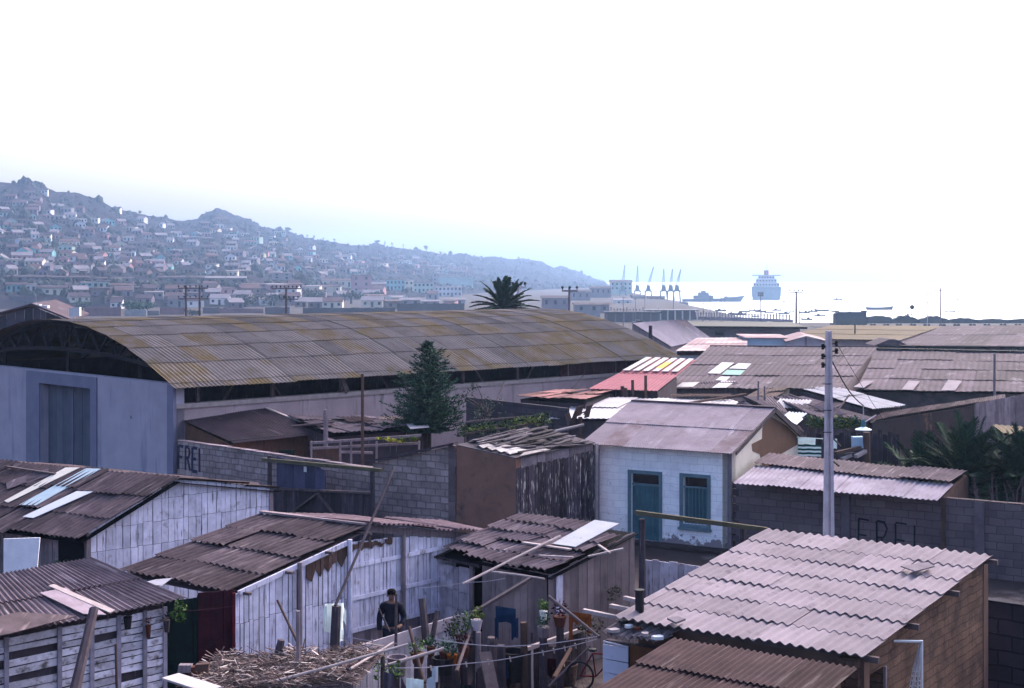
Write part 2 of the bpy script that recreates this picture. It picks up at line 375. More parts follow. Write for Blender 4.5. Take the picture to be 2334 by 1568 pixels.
# scrub that nobody could count, over the hillside
def tuft(m, p, r, h, rng, mi=0):
    k = 5; a0 = rng.random()*6; vs = [p+V((r*cos(a0+i*1.257), r*sin(a0+i*1.257), -.3)) for i in range(k)]
    vs += [p+V((r*.8*cos(a0+.6+i*1.257)*rng.uniform(.6, 1.2), r*.8*sin(a0+.6+i*1.257)*rng.uniform(.6, 1.2), h*rng.uniform(.5, .75))) for i in range(k)]+[p+V((0, 0, h))]
    m.raw(vs, [(i, (i+1) % k, k+i) for i in range(k)]+[((i+1) % k, k+(i+1) % k, k+i) for i in range(k)]+[(k+i, k+(i+1) % k, 2*k) for i in range(k)], mi)
m_scrub = mat('hill scrub', (.028, .036, .034), (.045, .05, .045), .3, isl=.35, bump=0)
rs = random.Random(11); m = M()
for i in range(5200):
    x = rs.uniform(-60, 1380); t = rs.uniform(.03, 1)
    a, b = pw(DF, x), pw(DR, x); d = a+(b-a)*t; X = (x-CX)*d/F
    if fbm(X, d, .02) < -.12: continue
    r = rs.uniform(.9, 2.6)*(1 if rs.random() < .85 else 1.7)
    tuft(m, V((X, d, hill(x, d)-.4)), r, r*rs.uniform(.8, 1.7), rs)
kind(tag(m.build('scrub', m_scrub), 'dark scrub and bushes scattered over the hazy hillside', 'scrub'), 'stuff')
# haze over the bay
hz = bpy.data.materials.new('haze'); hz.use_nodes = True; nt = hz.node_tree; nt.nodes.clear()
vo = nd(nt, 'ShaderNodeVolumePrincipled'); ou = nd(nt, 'ShaderNodeOutputMaterial'); lk(nt, vo.outputs[0], ou.inputs['Volume'])
vo.inputs['Color'].default_value = (.43, .63, 1, 1); vo.inputs['Density'].default_value = .00021; vo.inputs['Anisotropy'].default_value = .6
m = M(); m.cbox(-4200, 4200, -290, 4400, -16, 130)
kind(m.build('haze', hz), 'stuff')
U1 = hv(.86, -.51); U1.normalize(); U2 = hv(.70, .714); U2.normalize()
def nrm(u): return V((u.y, -u.x, 0)).normalized()      # outward normal facing the viewer for a wall running to the right
def letters(m, A, u, n, s0, z0, h, w, gap, t, text, rng, step=.0, zoff=0.):
    def st(a, b):
        j = lambda: rng.uniform(-.012, .012)
        P = [A+u*(x+j())+UP*(z+j())+n*.004 for x, z in (a, b)]
        m.bar(P[0], P[1], t*rng.uniform(.85, 1.15), .006, up=n)
    s = s0
    for ch in text:
        z0 += step
        if ch == 'F': ss = [((0, 0), (0, 1)), ((0, 1), (1, .98)), ((0, .54), (.75, .52))]
        elif ch == 'R': ss = [((0, 0), (0, 1)), ((0, 1), (.7, .97)), ((.7, .97), (.95, .78)), ((.95, .78), (.68, .55)), ((.68, .55), (0, .52)), ((.4, .53), (1, 0))]
        elif ch == 'E': ss = [((0, 0), (0, 1)), ((0, 1), (1, .98)), ((0, .53), (.8, .52)), ((0, 0), (1, .02))]
        else: ss = [((0, 0), (0, 1))]
        for a, b in ss: st((s+a[0]*w, z0+a[1]*h), (s+b[0]*w, z0+b[1]*h))
        s += (w if ch != 'I' else 0)+gap

# ================= arched warehouse =================
WN = V((-11.83, 50, 0)); WS = hv(.715, .699).normalized(); WG = V((-WS.y, WS.x, 0)); WL, WW = 27.3, 17.5
wh = thing('arched_warehouse', 'long warehouse with arched mossy roof, open trusses and pale blue front wall', 'warehouse', WN)
nS = nrm(WS); nG = -WS
arch = lambda w: 6.28-2.01*((w-WW/2)/(WW/2))**2
wp = lambda w, s, z: WN+WG*w+WS*s+UP*z
m = M(); ws = [-.42]+[WW*i/12 for i in range(13)]+[WW+.4]
for i in range(len(ws)-1):
    if i == 0: a, b = ws[1]*0+0., -.42
    elif i == len(ws)-2: a, b = WW, WW+.42
    elif ws[i+1] <= WW/2+.01: a, b = ws[i+1], ws[i]
    else: a, b = ws[i], ws[i+1]
    zf = lambda w: arch(w) if 0 <= w <= WW else 4.27-.19*(abs(w-WW/2)-WW/2)/.42
    corr(m, wp(a, -.3, zf(a)), wp(a, WL+.3, zf(a)), wp(b, WL+.3, zf(b)), wp(b, -.3, zf(b)), rows=1, sw=1.02, seg=4, amp=.022, jit=.008, lift=.022, rag=.04, over=.05)
m.build('roof', m_moss, wh)
m = M(); door = []
dx0, zt0 = on(WN, WG, 208, 882); dx1, zt1 = on(WN, WG, 92, 876); dz = (zt0+zt1)/2
# the gable wall runs from the left end to the near corner
GA = WN+WG*WW; gu = -WG; cv = lambda w: WW-w
wall(m, GA, gu, WW, 0, K(4.22), .35, nG, [(cv(dx1), cv(dx0), 0, dz)])
m.build('front_wall', m_blue, wh)
m = M(); fo, _ = on(WN, WG, 222, 860); fi, _ = on(WN, WG, 62, 850)
for a, b, c, d in ((cv(fi), cv(dx1), 0, dz), (cv(dx0), cv(fo), 0, dz), (cv(fi), cv(fo), dz, 4.16)):
    m.box(GA+gu*a+UP*c+nG*.003, gu*(b-a), nG*.05, UP*(d-c))
m.build('door_surround', m_bluedk, wh)
m = M(); m.box(WN+gu*(-.37)+nG*.002, gu*.42, nG*.12, UP*4.2); m.build('pilaster', m_bluedk, wh)
m = M(); q = GA-nG*.38
half = (cv(dx1)+cv(dx0))/2
planks(m, q, gu, cv(dx0)-.0, K(.02), K(dz), nG, w=.3, t=.025, gap=.012, s0=cv(dx1), back=0)
dr = m.build('door', m_bluedoor, wh)
m = M(); m.box(q+gu*(half-.04)+nG*.045, gu*.08, nG*.04, UP*dz); m.build('meeting_rail', m_bluedk, dr)
m = M(); wall(m, WN, WS, WL, 0, K(3.46), .3, nS); m.build('side_wall', m_wside, wh)
m = M(); m.box(WN+WG*(WW-.3), WG*.3, WS*WL, UP*4.2); m.box(WN+WS*WL, WG*WW, WS*.3, UP*4.2)
m.prism([wp(WW*i/12, WL-.2, arch(WW*i/12)-.12 if 0 < i < 12 else 4.205) for i in range(13)], WS*.1); m.build('rear_wall', m_darkp, wh)
m = M(); m.box(WN+nS*.06+UP*3.34, WS*WL, -nS*.4, UP*.16); m.build('ledge', m_pale, wh)
for i in range(9):
    s = .9+i*3.2; m = M()
    m.box(WN+WS*s+UP*3.5-nS*.05, WS*.12, -nS*.12, UP*.78); m.build('eave_post', m_pole, wh)
for s in (.25, 5.4, 10.8, 16.2, 21.6):    # timber bowstring trusses
    m = M(); N_ = 12; low = lambda w: 4.5+.62*(1-((w-WW/2)/(WW/2))**2); upw = lambda w: arch(w)-.14
    pu = [wp(.3+(WW-.6)*i/24, s, upw(.3+(WW-.6)*i/24)) for i in range(25)]
    pl_ = [wp(.3+(WW-.6)*i/24, s, min(low(.3+(WW-.6)*i/24), upw(.3+(WW-.6)*i/24)-.05)) for i in range(25)]
    for i in range(24): m.bar(pu[i], pu[i+1], .12, .16); m.bar(pl_[i], pl_[i+1], .12, .14)
    for i in range(1, 12):
        m.bar(pl_[2*i], pu[2*i-1], .08); m.bar(pl_[2*i], pu[2*i+1], .08)
    for i in (4, 12, 20): m.bar(wp(.3+(WW-.6)*i/24, s+.14, 4.2), pu[i]+WS*.14, .13)
    m.build('roof_truss', mat('truss timber', (.045, .036, .042), (.03, .025, .03), 3) if s < 1 else bpy.data.materials['truss timber'], wh)
for i in range(10):      # struts seen in the open strip under the eaves
    s = 2.2+i*2.6; m = M(); m.bar(WN+WS*s-nS*.4+UP*3.45, WN+WS*(s+.6*(-1)**i)-nS*.4+UP*4.2, .07); m.build('eave_strut', m_pole, wh)
m = M(); a = WN+WS*19.6+nS*.02
for i in range(36): m.box(a+WS*(i*.2)+UP*3.5-nS*R.uniform(.05, .08), WS*.185, -nS*.02, UP*.72)
m.build('infill_boards', m_red, wh)
m = M(); s, z = on(WN, WS, 776, 880); p = WN+WS*s+nS*.12+UP*z
m.prism([p+UP*.28-WS*.12, p+UP*.34+WS*.06, p-UP*.2+WS*.34, p-UP*.3+WS*.14], nS*.03); m.build('loose_board', m_pole, wh)

# ================= block wall with lettering, yard gate =================
FA = V((-11.59, 49.3, 0)); FB = V((-4.19, 42.9, 0)); fu = (FB-FA).normalized(); fl = (FB-FA).length; fn = nrm(fu)
fw = thing('block_wall', 'pale block wall with dark blue letters F R E I beside the warehouse corner', 'wall', FA)
m = M(); wall(m, FA, fu, fl, 0, lambda s: 2.3-.12*s/fl+.0, .2, fn); m.build('masonry', m_block, fw)
m = M(); s0, z1 = on(FA, fu, 404, 1022); s1, z0 = on(FA, fu, 468, 1080)
letters(m, FA, fu, fn, s0+.08, z0+.02, .82, .26, .13, .105, 'FREI', R); m.build('lettering', m_paint, fw)
m = M()
for i in range(14): m.box(FA+fu*(i*.7+.02)+UP*(2.31-.12*i*.7/fl)-fn*.2, fu*.66, fn*.23, UP*R.uniform(.015, .04))
m.build('coping', m_greyp, fw)
ga = at(617, 1114, 44.5); gb = at(846, 1124, 41.5); ga.z = gb.z = 0; gu_ = (gb-ga).normalized(); gl = (gb-ga).length; gn = nrm(gu_)
gt = thing('plank_gate', 'dark plank yard gate under a long greenish rail, in front of block wall', 'gate', ga)
m = M(); planks(m, ga, gu_, gl, K(.0), lambda s: lerp(1.36, 1.66, s/gl), gn, w=.17, back=0); m.build('plank_leaf', m_darkp, gt)
m = M()
for a, b in (((0, 1.38), (gl, 1.68)), ((.1, .15), (gl*.5, 1.45)), ((gl*.5, 1.45), (gl*.78, .5))): m.bar(ga+gu_*a[0]+UP*a[1]+gn*.06, ga+gu_*b[0]+UP*b[1]+gn*.06, .09, .07)
m.build('gate_brace', m_pole, gt)
for s, h in ((-.05, 2.4), (gl+.05, 2.35)):
    m = M(); m.tube([ga+gu_*s, ga+gu_*s+UP*h], [.08, .07], 7); m.build('gate_post', m_darkp, gt)
m = M(); m.bar(ga-gu_*.35+UP*2.24+gn*.02, gb+gu_*.45+UP*2.38+gn*.02, .09, .11); m.build('top_rail', m_rail, gt)
m = M(); planks(m, ga-gn*.12, gu_, gl*.53, K(1.4), lambda s: 2.42-.1*s, gn, w=.38, gap=.012, s0=.15, back=0); m.build('blue_grey_panel', mat('faded blue boards', (.085, .085, .15), (.06, .06, .1), 2, isl=.35), gt)
m = M(); m.box(ga+gu_*1.52+UP*2.02-gn*.06, gu_*.12, gn*.02, UP*.16); m.build('paper_notice', m_whitem, gt)

# ================= adobe shed =================
W1 = FB; SC = V((.105, 40.35, 0)); SA = V((2.50, 42.80, 0)); su = (SC-W1).normalized(); sl_ = (SC-W1).length; sn = nrm(su)
sh = thing('adobe_shed', 'shed of block, brown adobe and slab boards under a sagging board roof', 'shed', SC)
split, _ = on(W1, su, 1040, 1100); top = lambda s: pw([(0, 2.36), (split, 3.1), (sl_, 2.82)], s)
m = M(); wall(m, W1, su, split-.28, 0, top, .2, sn); m.build('block_panel', m_block, sh)
m = M()
for i in range(15):
    for j in range(1):
        o = R.uniform(-.05, .06); m.box(W1+su*(split-.27)+UP*(i*.205)+sn*.02, su*(.25+o*.4), -sn*.22, UP*.195)
m.build('brick_quoin', mat('worn bricks', (.17, .13, .14), (.12, .09, .1), 4, isl=.3), sh)
m = M(); wall(m, W1+su*split, su, sl_-split, 0, lambda s: lerp(3.08, 2.82, s/(sl_-split)), .3, sn); m.build('adobe_panel', m_adobe, sh)
bu = (SA-SC).normalized(); bl_ = (SA-SC).length; bn = nrm(bu)
m = M(); planks(m, SC, bu, bl_, K(.0), lambda s: 2.55+.06*s, bn, w=.12, gap=.015, back=0, jz=.06); m.build('slab_boards', m_bark, sh)
m = M(); planks(m, SC-bn*.1, bu, bl_, K(2.3), lambda s: 2.84+.05*s, bn, w=.3, back=0); m.build('fascia_boards', m_greyp, sh)
# roof frame and loose boards
W2 = W1+su*split+UP*3.12; BK = V((.84, 43.95, 3.36)); rc = [W2, BK, SA+UP*3.02, SC+UP*2.86]
m = M(); bil = lambda u, v: (rc[0]*(1-u)+rc[1]*u)*(1-v)+(rc[3]*(1-u)+rc[2]*u)*v
m.prism([p-UP*.04 for p in rc], UP*.03)
for i in range(46):
    v = R.uniform(.0, .98); a = R.uniform(0, .75); b = a+R.uniform(.18, .5); w = R.uniform(.06, .2)
    p, q = bil(a, v), bil(min(1, b), v+R.uniform(-.08, .08)); h = R.uniform(.01, .1)
    m.bar(p+UP*h, q+UP*(h+R.uniform(-.03, .05)), w, .03)
m.build('roof', mat('roof boards', (.10, .085, .095), (.06, .05, .06), 4, isl=.6, streak=((.2, .17, .18), 10, 1, .62, .74)), sh)
m = M()
for k in range(5):
    u, v = (.05+.0*k, .30+.15*k) if k < 4 else (.2, .9)
    a, b = bil(u, v), bil(u+.16, v+.02); c_, d = bil(u+.2, v+.13), bil(.01, v+.14)
    m.prism([a+UP*.05, b+UP*.06, c_+UP*.05, d+UP*.04], UP*.012)
m.build('pale_sheeting', mat('grimy pale board', (.46, .43, .42), (.3, .27, .27), 3, isl=.2, spot=((.1, .08, .09), 4, .56, .62)), sh)
m = M(); e0 = W1+UP*2.42-su*.1
m.bar(e0+sn*.03, W2+UP*.03+sn*.03, .25, .06); m.build('roof_edge', m_darkp, sh)
m = M(); m.box(SC+bu*(bl_-.04)+bn*.02, bu*.12, bn*.05, UP*2.98); m.build('corner_board', m_pale, sh)

# ================= white house =================
HA = V((2.56, 43.5, 0)); HB = V((6.39, 41.3, 0)); hu = (HB-HA).normalized(); hn = nrm(hu); hl = (HB-HA).length; hvv = -hn
wt = thing('white_house', 'small white house with teal door and barred window under lilac sheet roof', 'house', HA)
def ops(a, b):
    s0, z1 = on(HA, hu, *a); s1, z0 = on(HA, hu, *b); return s0, s1, z0, z1
dO = ops((1438, 1078), (1502, 1240)); wO = ops((1556, 1086), (1612, 1198)); dO = (dO[0], dO[1], .08, dO[3])
m = M(); wall(m, HA, hu, hl, .0, K(2.93), .3, hn, [dO, wO]); fwall = m.build('front_wall', mat('whitewashed adobe', (.9, .88, .97), (.86, .85, .88), 2.2, bump=.45, bsc=9, brick=(.42, .21, .006, (.92, .90, .99), (.84, .82, .92), (.62, .60, .70)), spot=((.6, .58, .68), 5, .6, .66)), wt)
# plaster gone in ragged patches along the foot of the wall
fm = bpy.data.materials['whitewashed adobe']; nt = fm.node_tree; bs = nt.nodes['Principled BSDF']; old = bs.inputs['Base Color'].links[0].from_socket
gp = nd(nt, 'ShaderNodeNewGeometry'); sx = nd(nt, 'ShaderNodeSeparateXYZ'); lk(nt, gp.outputs[0], sx.inputs[0])
md = nd(nt, 'ShaderNodeMath', operation='MULTIPLY_ADD'); lk(nt, sx.outputs[2], md.inputs[0]); md.inputs[1].default_value = -.5; md.inputs[2].default_value = .20
a2 = nd(nt, 'ShaderNodeMath', operation='ADD'); lk(nt, noise(nt, gp.outputs[0], 2.6, 7, .68), a2.inputs[0]); lk(nt, md.outputs[0], a2.inputs[1])
lk(nt, mixc(nt, ramp(nt, a2.outputs[0], .56, .60), old, (.24, .20, .24)), bs.inputs['Base Color'])
m = M(); RB = HB+hvv*6.3; rise = lambda s: pw([(0, 2.9), (3.34, 3.84), (6.3, 2.66)], s)
wall(m, HB, hvv, 6.3, 0, rise, .3, nrm(hvv), sub=(3.34,)); m.build('gable_wall', m_cream, wt)
gnn = nrm(hvv); m = M()
bp = [on(HB, hvv, *q) for q in ((1758, 950), (1790, 962), (1822, 992), (1822, 1010), (1770, 1040), (1752, 1065), (1736, 1060), (1731, 1035), (1714, 1028), (1712, 1012), (1736, 1000), (1737, 975), (1744, 962))]
bp = [(min(6.28, s), min(z, rise(min(6.2, s))-.05)) for s, z in bp]
ctr = (4.5, 2.2); P = [HB+hvv*s+UP*z+gnn*.002 for s, z in bp]
m.prism(P, gnn*.006); m.build('bare_adobe_patch', mat('bare brown adobe', (.17, .098, .07), (.115, .07, .055), 1.2, bump=.5), wt)
m = M(); wall(m, HA+hvv*6.3, hu, hl-.3, 0, K(2.6), .3, hn); m.build('rear_wall', m_cream, wt)
m = M(); o = -hu*.33; e = hu*.14
rA = HA+hvv*3.34+o+UP*3.93; rB_ = HB+hvv*3.34+e+UP*3.93; eA = HA-hvv*.22+o+UP*2.93; eB = HB-hvv*.22+e+UP*2.93
corr(m, rA, rB_, eB, eA, rows=2, cols=7, amp=.012, wl=.076, seg=4, lift=.025, jit=.012, rag=.02)
bA = HA+hvv*6.5+o+UP*2.66; bB = HB+hvv*6.5+e+UP*2.66
corr(m, rB_-UP*.01, rA-UP*.01, bA, bB, rows=2, cols=6, amp=.012, wl=.076, seg=4)
m.build('roof', mat('lilac tin sheets', (.31, .265, .305), (.24, .20, .235), 1.4, isl=.2, pick=(.7, (.14, .10, .115)), streak=((.33, .29, .35), 3, .7, .58, .75), spot=((.17, .12, .145), 1.1, .58, .7)), wt)
m = M(); m.bar(rA+UP*.02, rB_+UP*.02, .22, .03); m.build('ridge_cap', m_lilac, wt)
m = M(); m.bar(HB+hvv*-.05+e+UP*2.86, rB_-UP*.09, .03, .1); m.bar(bB-UP*.1, rB_-UP*.09, .05, .14); m.build('barge_board', m_darkp, wt)
# corner boards
for s in (0, hl):
    m = M(); m.box(HA+hu*(s-(.0 if s == 0 else .13))+hn*.003, hu*.13, hn*.03, UP*2.88); m.build('corner_board', mat('grey corner board', (.22, .19, .23), (.15, .13, .16), 4) if s == 0 else bpy.data.materials['grey corner board'], wt)
def framed(name, O, fr, sill=False):
    s0, s1, z0, z1 = O; m = M(); t = fr; B_ = HA+hn*.003
    for a, b, c_, d in ((s0-t, s0, z0-(t if sill else 0), z1+t), (s1, s1+t, z0-(t if sill else 0), z1+t), (s0, s1, z1, z1+t))+(((s0, s1, z0-t, z0),) if sill else ()):
        m.box(B_+hu*a+UP*c_, hu*(b-a), hn*.035, UP*(d-c_))
    return m
m = M(); D0 = HA-hn*.12
planks(m, D0, hu, dO[1], K(dO[2]), K(dO[3]-.36), hn, w=.14, s0=dO[0], back=0); d_ = m.build('door', m_teal, wt)
framed('f', dO, .1).build('frame', m_teal2, d_)
m = M(); m.box(D0+hu*dO[0]+UP*(dO[3]-.3)-hn*.02, hu*(dO[1]-dO[0]), hn*.01, UP*.3); m.build('transom_pane', m_glass, d_)
m = M(); m.box(D0+hu*dO[0]+UP*(dO[3]-.36)-hn*.03, hu*(dO[1]-dO[0]), hn*.08, UP*.06); m.build('transom_bar', m_teal2, d_)
m = framed('w', wO, .1, True); w_ = m.build('window', m_teal2, wt)
m = M(); m.box(HA-hn*.2+hu*wO[0]+UP*wO[2], hu*(wO[1]-wO[0]), hn*.01, UP*(wO[3]-wO[2])); m.build('pane', m_glass, w_)
m = M(); zz = wO[3]-.3
planks(m, HA-hn*.17, hu, wO[1], K(wO[2]), K(zz), hn, w=.1, gap=.01, s0=wO[0], back=0); m.build('shutter', m_teal, w_)
m = M()
for i in range(7):
    s = wO[0]+(i+.5)*(wO[1]-wO[0])/7; m.tube([HA-hn*.05+hu*s+UP*wO[2], HA-hn*.05+hu*s+UP*zz], .011, 5)
m.bar(HA-hn*.05+hu*wO[0]+UP*zz, HA-hn*.05+hu*wO[1]+UP*zz, .05); m.build('bars', m_teal2, w_)
m = M(); m.box(HA+hu*(wO[0]-.13)+UP*(wO[2]-.17)+hn*.004, hu*(wO[1]-wO[0]+.26), hn*.1, UP*.065); m.build('sill', m_teal2, w_)
m = M(); m.box(HA+hu*(dO[0]-.5)+hn*.01, hu*(hl-dO[0]+.6), hn*.5, UP*.08); m.build('step', m_soil, wt)

# ================= long dark block wall with lettering =================
LA = HB+hn*.02+hu*.12; LA.z = 0; LB = V((15.2, 36.05, 0)); lu = (LB-LA).normalized(); ll = (LB-LA).length; ln = nrm(lu)
lw = thing('block_wall', 'long dark block wall with black letters F R E I behind the lamp pole', 'wall', LA)
tp = lambda s: lerp(2.08, 2.0, s/ll)
m = M(); wall(m, LA, lu, ll, 0, tp, .18, ln); m.build('masonry', m_block2, lw)
m = M(); s0, z1 = on(LA, lu, 1956, 1178); letters(m, LA, lu, ln, s0, z1-1.0, .98, .30, .215, .05, 'FREI', R, step=-.018); m.build('lettering', m_paint2, lw)
m = M()
for i in range(int(ll/.42)): m.box(LA+lu*(i*.42+.01)+UP*(tp(i*.42)+.001)-ln*.18, lu*.40, ln*.19, UP*R.uniform(.012, .045))
m.build('coping', m_pole, lw)
for x in (1918, 2222):
    s, _ = on(LA, lu, x, 1150); m = M(); m.box(LA+lu*s+ln*.003, lu*.24, ln*.07, UP*tp(s)); m.build('pier', mat('rendered pier', (.15, .125, .15), (.11, .09, .115), 3) if x < 2000 else bpy.data.materials['rendered pier'], lw)
m = M()
for i in range(9):
    z = .1+i*.22; m.box(LA-lu*.1+UP*z+ln*.004, lu*(.1+.1*(i % 2)), -ln*.15, UP*.18)
m.build('toothed_end', m_darkp, lw)
# lean-to behind it
lt = thing('lean_to', 'low lean-to with pale stained sheet roof behind the dark block wall', 'shed', LA+lu*3-ln*1.5)
fz = lambda x, y, z: atz(x, y, z)
m = M(); a = fz(1678, 1100, 2.12); b = fz(2140, 1140, 2.06); a += ln*.05; b += ln*.05
mid0 = fz(1722, 1062, 2.38); mid1 = fz(2172, 1104, 2.33); t0 = fz(1752, 1036, 2.55); t1 = fz(2205, 1076, 2.52)
corr(m, mid0, mid1, b, a, rows=1, sw=.95, amp=.016, seg=5, wl=.15, rag=.05, jit=.03); r0 = m.build('front_roof', mat('pale stained sheets', (.36, .33, .38), (.25, .21, .26), 1.4, isl=.14, streak=((.2, .14, .16), 4, .8, .56, .72), spot=((.16, .12, .14), 2.4, .62, .72)), lt)
m = M(); corr(m, t0, t1, mid1-UP*-.04, mid0+UP*.04, rows=1, sw=1.6, amp=.016, seg=5, wl=.15, jit=.05, rag=.08); m.build('back_roof', m_rust2, lt)
m = M(); p, q = lerp(b, t1, .2)-UP*.08, t1-UP*.08; p0, q0 = V((p.x, p.y, 0)), V((q.x, q.y, 0)); mm = V((mid1.x, mid1.y, mid1.z-.08))
m.prism([p0, q0, q, mm, p], (q0-p0).normalized().cross(UP)*-.1); m.build('side_wall', m_brownp, lt)
m = M(); p, q = t0-UP*.1, t1-UP*.1; m.prism([V((p.x, p.y, 0)), V((q.x, q.y, 0)), q, p], -ln*.1); m.build('rear_wall', m_darkp, lt)
def onpl(P, n, x, y):       # bearing meets a slanted plane
    d = V(((x-CX)/F, 1, -(y-HY)/F)); o = V((0, 0, H)); t = (V(P)-o).dot(n)/d.dot(n); return o+d*t
def quadn(a, b, c): n = (V(b)-V(a)).cross(V(c)-V(a)).normalized(); return n if n.z > 0 else -n
def flat(p, z=0): return V((p[0], p[1], z))
def hboards(m, A, u, L, z0, z1, n, h=.14, rng=R, miss=0., cuts=(), gap=.012, mi=0):
    z = z0; xs = [0]+list(cuts)+[L]
    while z < z1-.02:
        e = min(z1, z+h*rng.uniform(.8, 1.2))
        for a, b in zip(xs, xs[1:]):
            if rng.random() < miss: continue
            f = n*rng.uniform(0, .015); d = rng.uniform(-.012, .012)
            m.prism([A+u*(a+.006)+UP*(z+d)+f, A+u*(b-.006)+UP*(z-d)+f, A+u*(b-.006)+UP*(e-gap-d)+f, A+u*(a+.006)+UP*(e-gap+d)+f], n*.02, mi)
        z = e
def post(name, label, cat, p, z, r=.06, m_=None, lean=(0, 0), z0=-.05, group=None, n=7):
    m = M(); q = V((p[0]+lean[0], p[1]+lean[1], z)); k = [lerp(flat(p, z0), q, t)+V((R.uniform(-.01, .01), R.uniform(-.01, .01), 0))*(0 < t < 1) for t in (0, .35, .7, 1)]
    m.tube(k, [r*1.1, r*1.05, r*.95, r*.9], n); return tag(m.build(name, m_ or m_pole), label, cat, group)
def pole(name, label, cat, p, q, r=.025, m_=None, group=None, flatw=None):
    m = M(); p, q = V(p), V(q)
    if flatw: m.bar(p, q, flatw, r*2)
    else: m.tube([p, lerp(p, q, .5)+V((0, 0, R.uniform(-.01, .01))), q], [r*1.1, r, r*.9], 7)
    return tag(m.build(name, m_ or m_pale), label, cat, group)

# ================= white plank hut (far left) =================
A = V((-9.93, 33.3, 0)); u = hv(.714, .70).normalized(); n = nrm(u); d1 = hv(-.857, .515)
hA = thing('plank_hut', 'whitewashed plank gable hut with pale strips let into its dark ragged roof', 'hut', A)
prof = [(0, 2.0), (2.33, 3.0), (3.0, 2.92), (5.15, 2.5)]
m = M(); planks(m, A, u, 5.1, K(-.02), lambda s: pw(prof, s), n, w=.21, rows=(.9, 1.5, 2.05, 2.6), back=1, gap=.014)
m.build('gable_wall', [m_white, m_shade_black], hA)
e0 = A+UP*2.0+n*.2; r0 = A+u*2.33+UP*3.06+n*.2; r1 = r0+d1*6.6; e1 = e0+d1*6.6; e0 = e0-u*.25-UP*.1; e1 = e1-u*.25-UP*.1
m = M(); corr(m, r1, r0, e0, e1, rows=3, sw=.85, jit=.05, rag=.12, lift=.04, miss=.03, amp=.022)
b0 = A+u*5.3+UP*2.5+n*.12; b1 = b0+d1*6.6
corr(m, r0-UP*.02, r1-UP*.02, b1, b0, rows=3, sw=.85, jit=.04, rag=.08)
m.build('roof', m_rust, hA)
m = M(); m.prism([r1-UP*.1, r0-UP*.1, e0-UP*.1, e1-UP*.1], UP*.02); m.prism([r0-UP*.12, r1-UP*.12, b1-UP*.1, b0-UP*.1], UP*.02); m.build('roof_light_block', m_shade_black, hA)  # added black sheets that stop light leaking through the roof
pn = quadn(r1, r0, e0); P0 = r0+pn*.075
for qs, mt, nm in ((((10, 1142), (150, 1066), (182, 1066), (18, 1146)), m_cream, 'cream'), (((44, 1151), (196, 1068), (230, 1069), (82, 1152)), m_whitem, 'blue'), (((52, 1178), (175, 1120), (212, 1121), (76, 1181)), m_whitem, 'white')):
    m = M(); pts = [onpl(P0, pn, *q) for q in qs]; m.prism(pts, pn*.012); ob = m.build('skylight_strip', mt if nm != 'blue' else mat('bluish strip', (.45, .56, .62), (.38, .48, .55), 3), hA); ob['label'] = {'cream': 'cream roof strip', 'blue': 'bluish white roof strip', 'white': 'short white roof strip'}[nm]
m = M(); a, b = [onpl(P0+pn*.03, pn, *q) for q in ((14, 1063), (125, 1080))]; m.bar(a, b, .08, .04)
m.build('roof_batten', m_pole, hA)
m = M()
for q in ((14, 1100, 90, 1072), (60, 1085, 110, 1068)):
    a, b = onpl(P0, pn, q[0], q[1]), onpl(P0, pn, q[2], q[3]); s_ = (b-a).normalized().cross(pn)*.45
    m.prism([a, b, b+s_, a+s_], pn*.012)
m.build('grey_patch_sheet', m_rust2, hA)
fu2 = -d1; fA = A+d1*6.4; fn2 = nrm(fu2); wz = on(fA, fu2, 152, 1240)[0], on(fA, fu2, 196, 1240)[0]
m = M(); planks(m, fA, fu2, 6.4, K(0), K(1.85), fn2, w=.2, back=0, gap=.02, jz=.04); m.build('eave_wall', m_greyp, hA)
m = M(); s0 = on(fA, fu2, 138, 1240)[0]; m.box(fA+fu2*s0+fn2*.05+UP*1.0, fu2*.85, fn2*.02, UP*.75); m.build('opening_shade_panel', m_shade_black, hA)  # black panel on the wall, shade of an opening put into its colour
m = M(); m.box(A-u*.06+n*.01, u*.1, n*.06, UP*1.98); m.build('corner_post', m_greyp, hA); m = M(); m.box(A+u*5.06+n*.0, u*.12, n*.06, UP*2.46); m.build('corner_post', m_greyp, hA)
rl = random.Random(5); m = M(); c = fA+fu2*(s0+.35)+fn2*.3+UP*.75
def leafball(m, c, rx, rz, k, sz, rng, mi=0, flatz=False):
    for i in range(k):
        a, b = rng.random()*2*pi, rng.uniform(-1, 1); q = rng.random()**.4
        p = c+V((rx*q*cos(a)*sqrt(1-b*b), rx*q*sin(a)*sqrt(1-b*b), rz*q*b)); t = V((rng.gauss(0, 1), rng.gauss(0, 1), rng.gauss(0, .7))).normalized(); w_ = t.cross(V((rng.gauss(0, 1), rng.gauss(0, 1), rng.gauss(0, 1)))).normalized()
        s = sz*rng.uniform(.6, 1.4); m.raw([p-t*s, p+w_*s*.4, p+t*s, p-w_*s*.4], [(0, 1, 2, 3)], mi)
leafball(m, c, .38, .7, 260, .06, rl); leafball(m, c, .36, .6, 16, .04, rl, 1)
tag(m.build('flowering_bush', [m_leafd, m_pink]), 'dark flowering bush in the window gap beside the white plank hut', 'bush')
m = M(); q = [at(8, 1228, 30.5), at(91, 1225, 30.2), at(84, 1302, 30.2), at(8, 1312, 30.5)]; m.prism(q, V((0, .03, 0)))
tag(m.build('white_sheet', mat('hung sheet', (.95, .93, 1.0), (.85, .83, .92), 5)), 'pale square sheet hung before the plank hut, just above the ribbed roof', 'sheet')

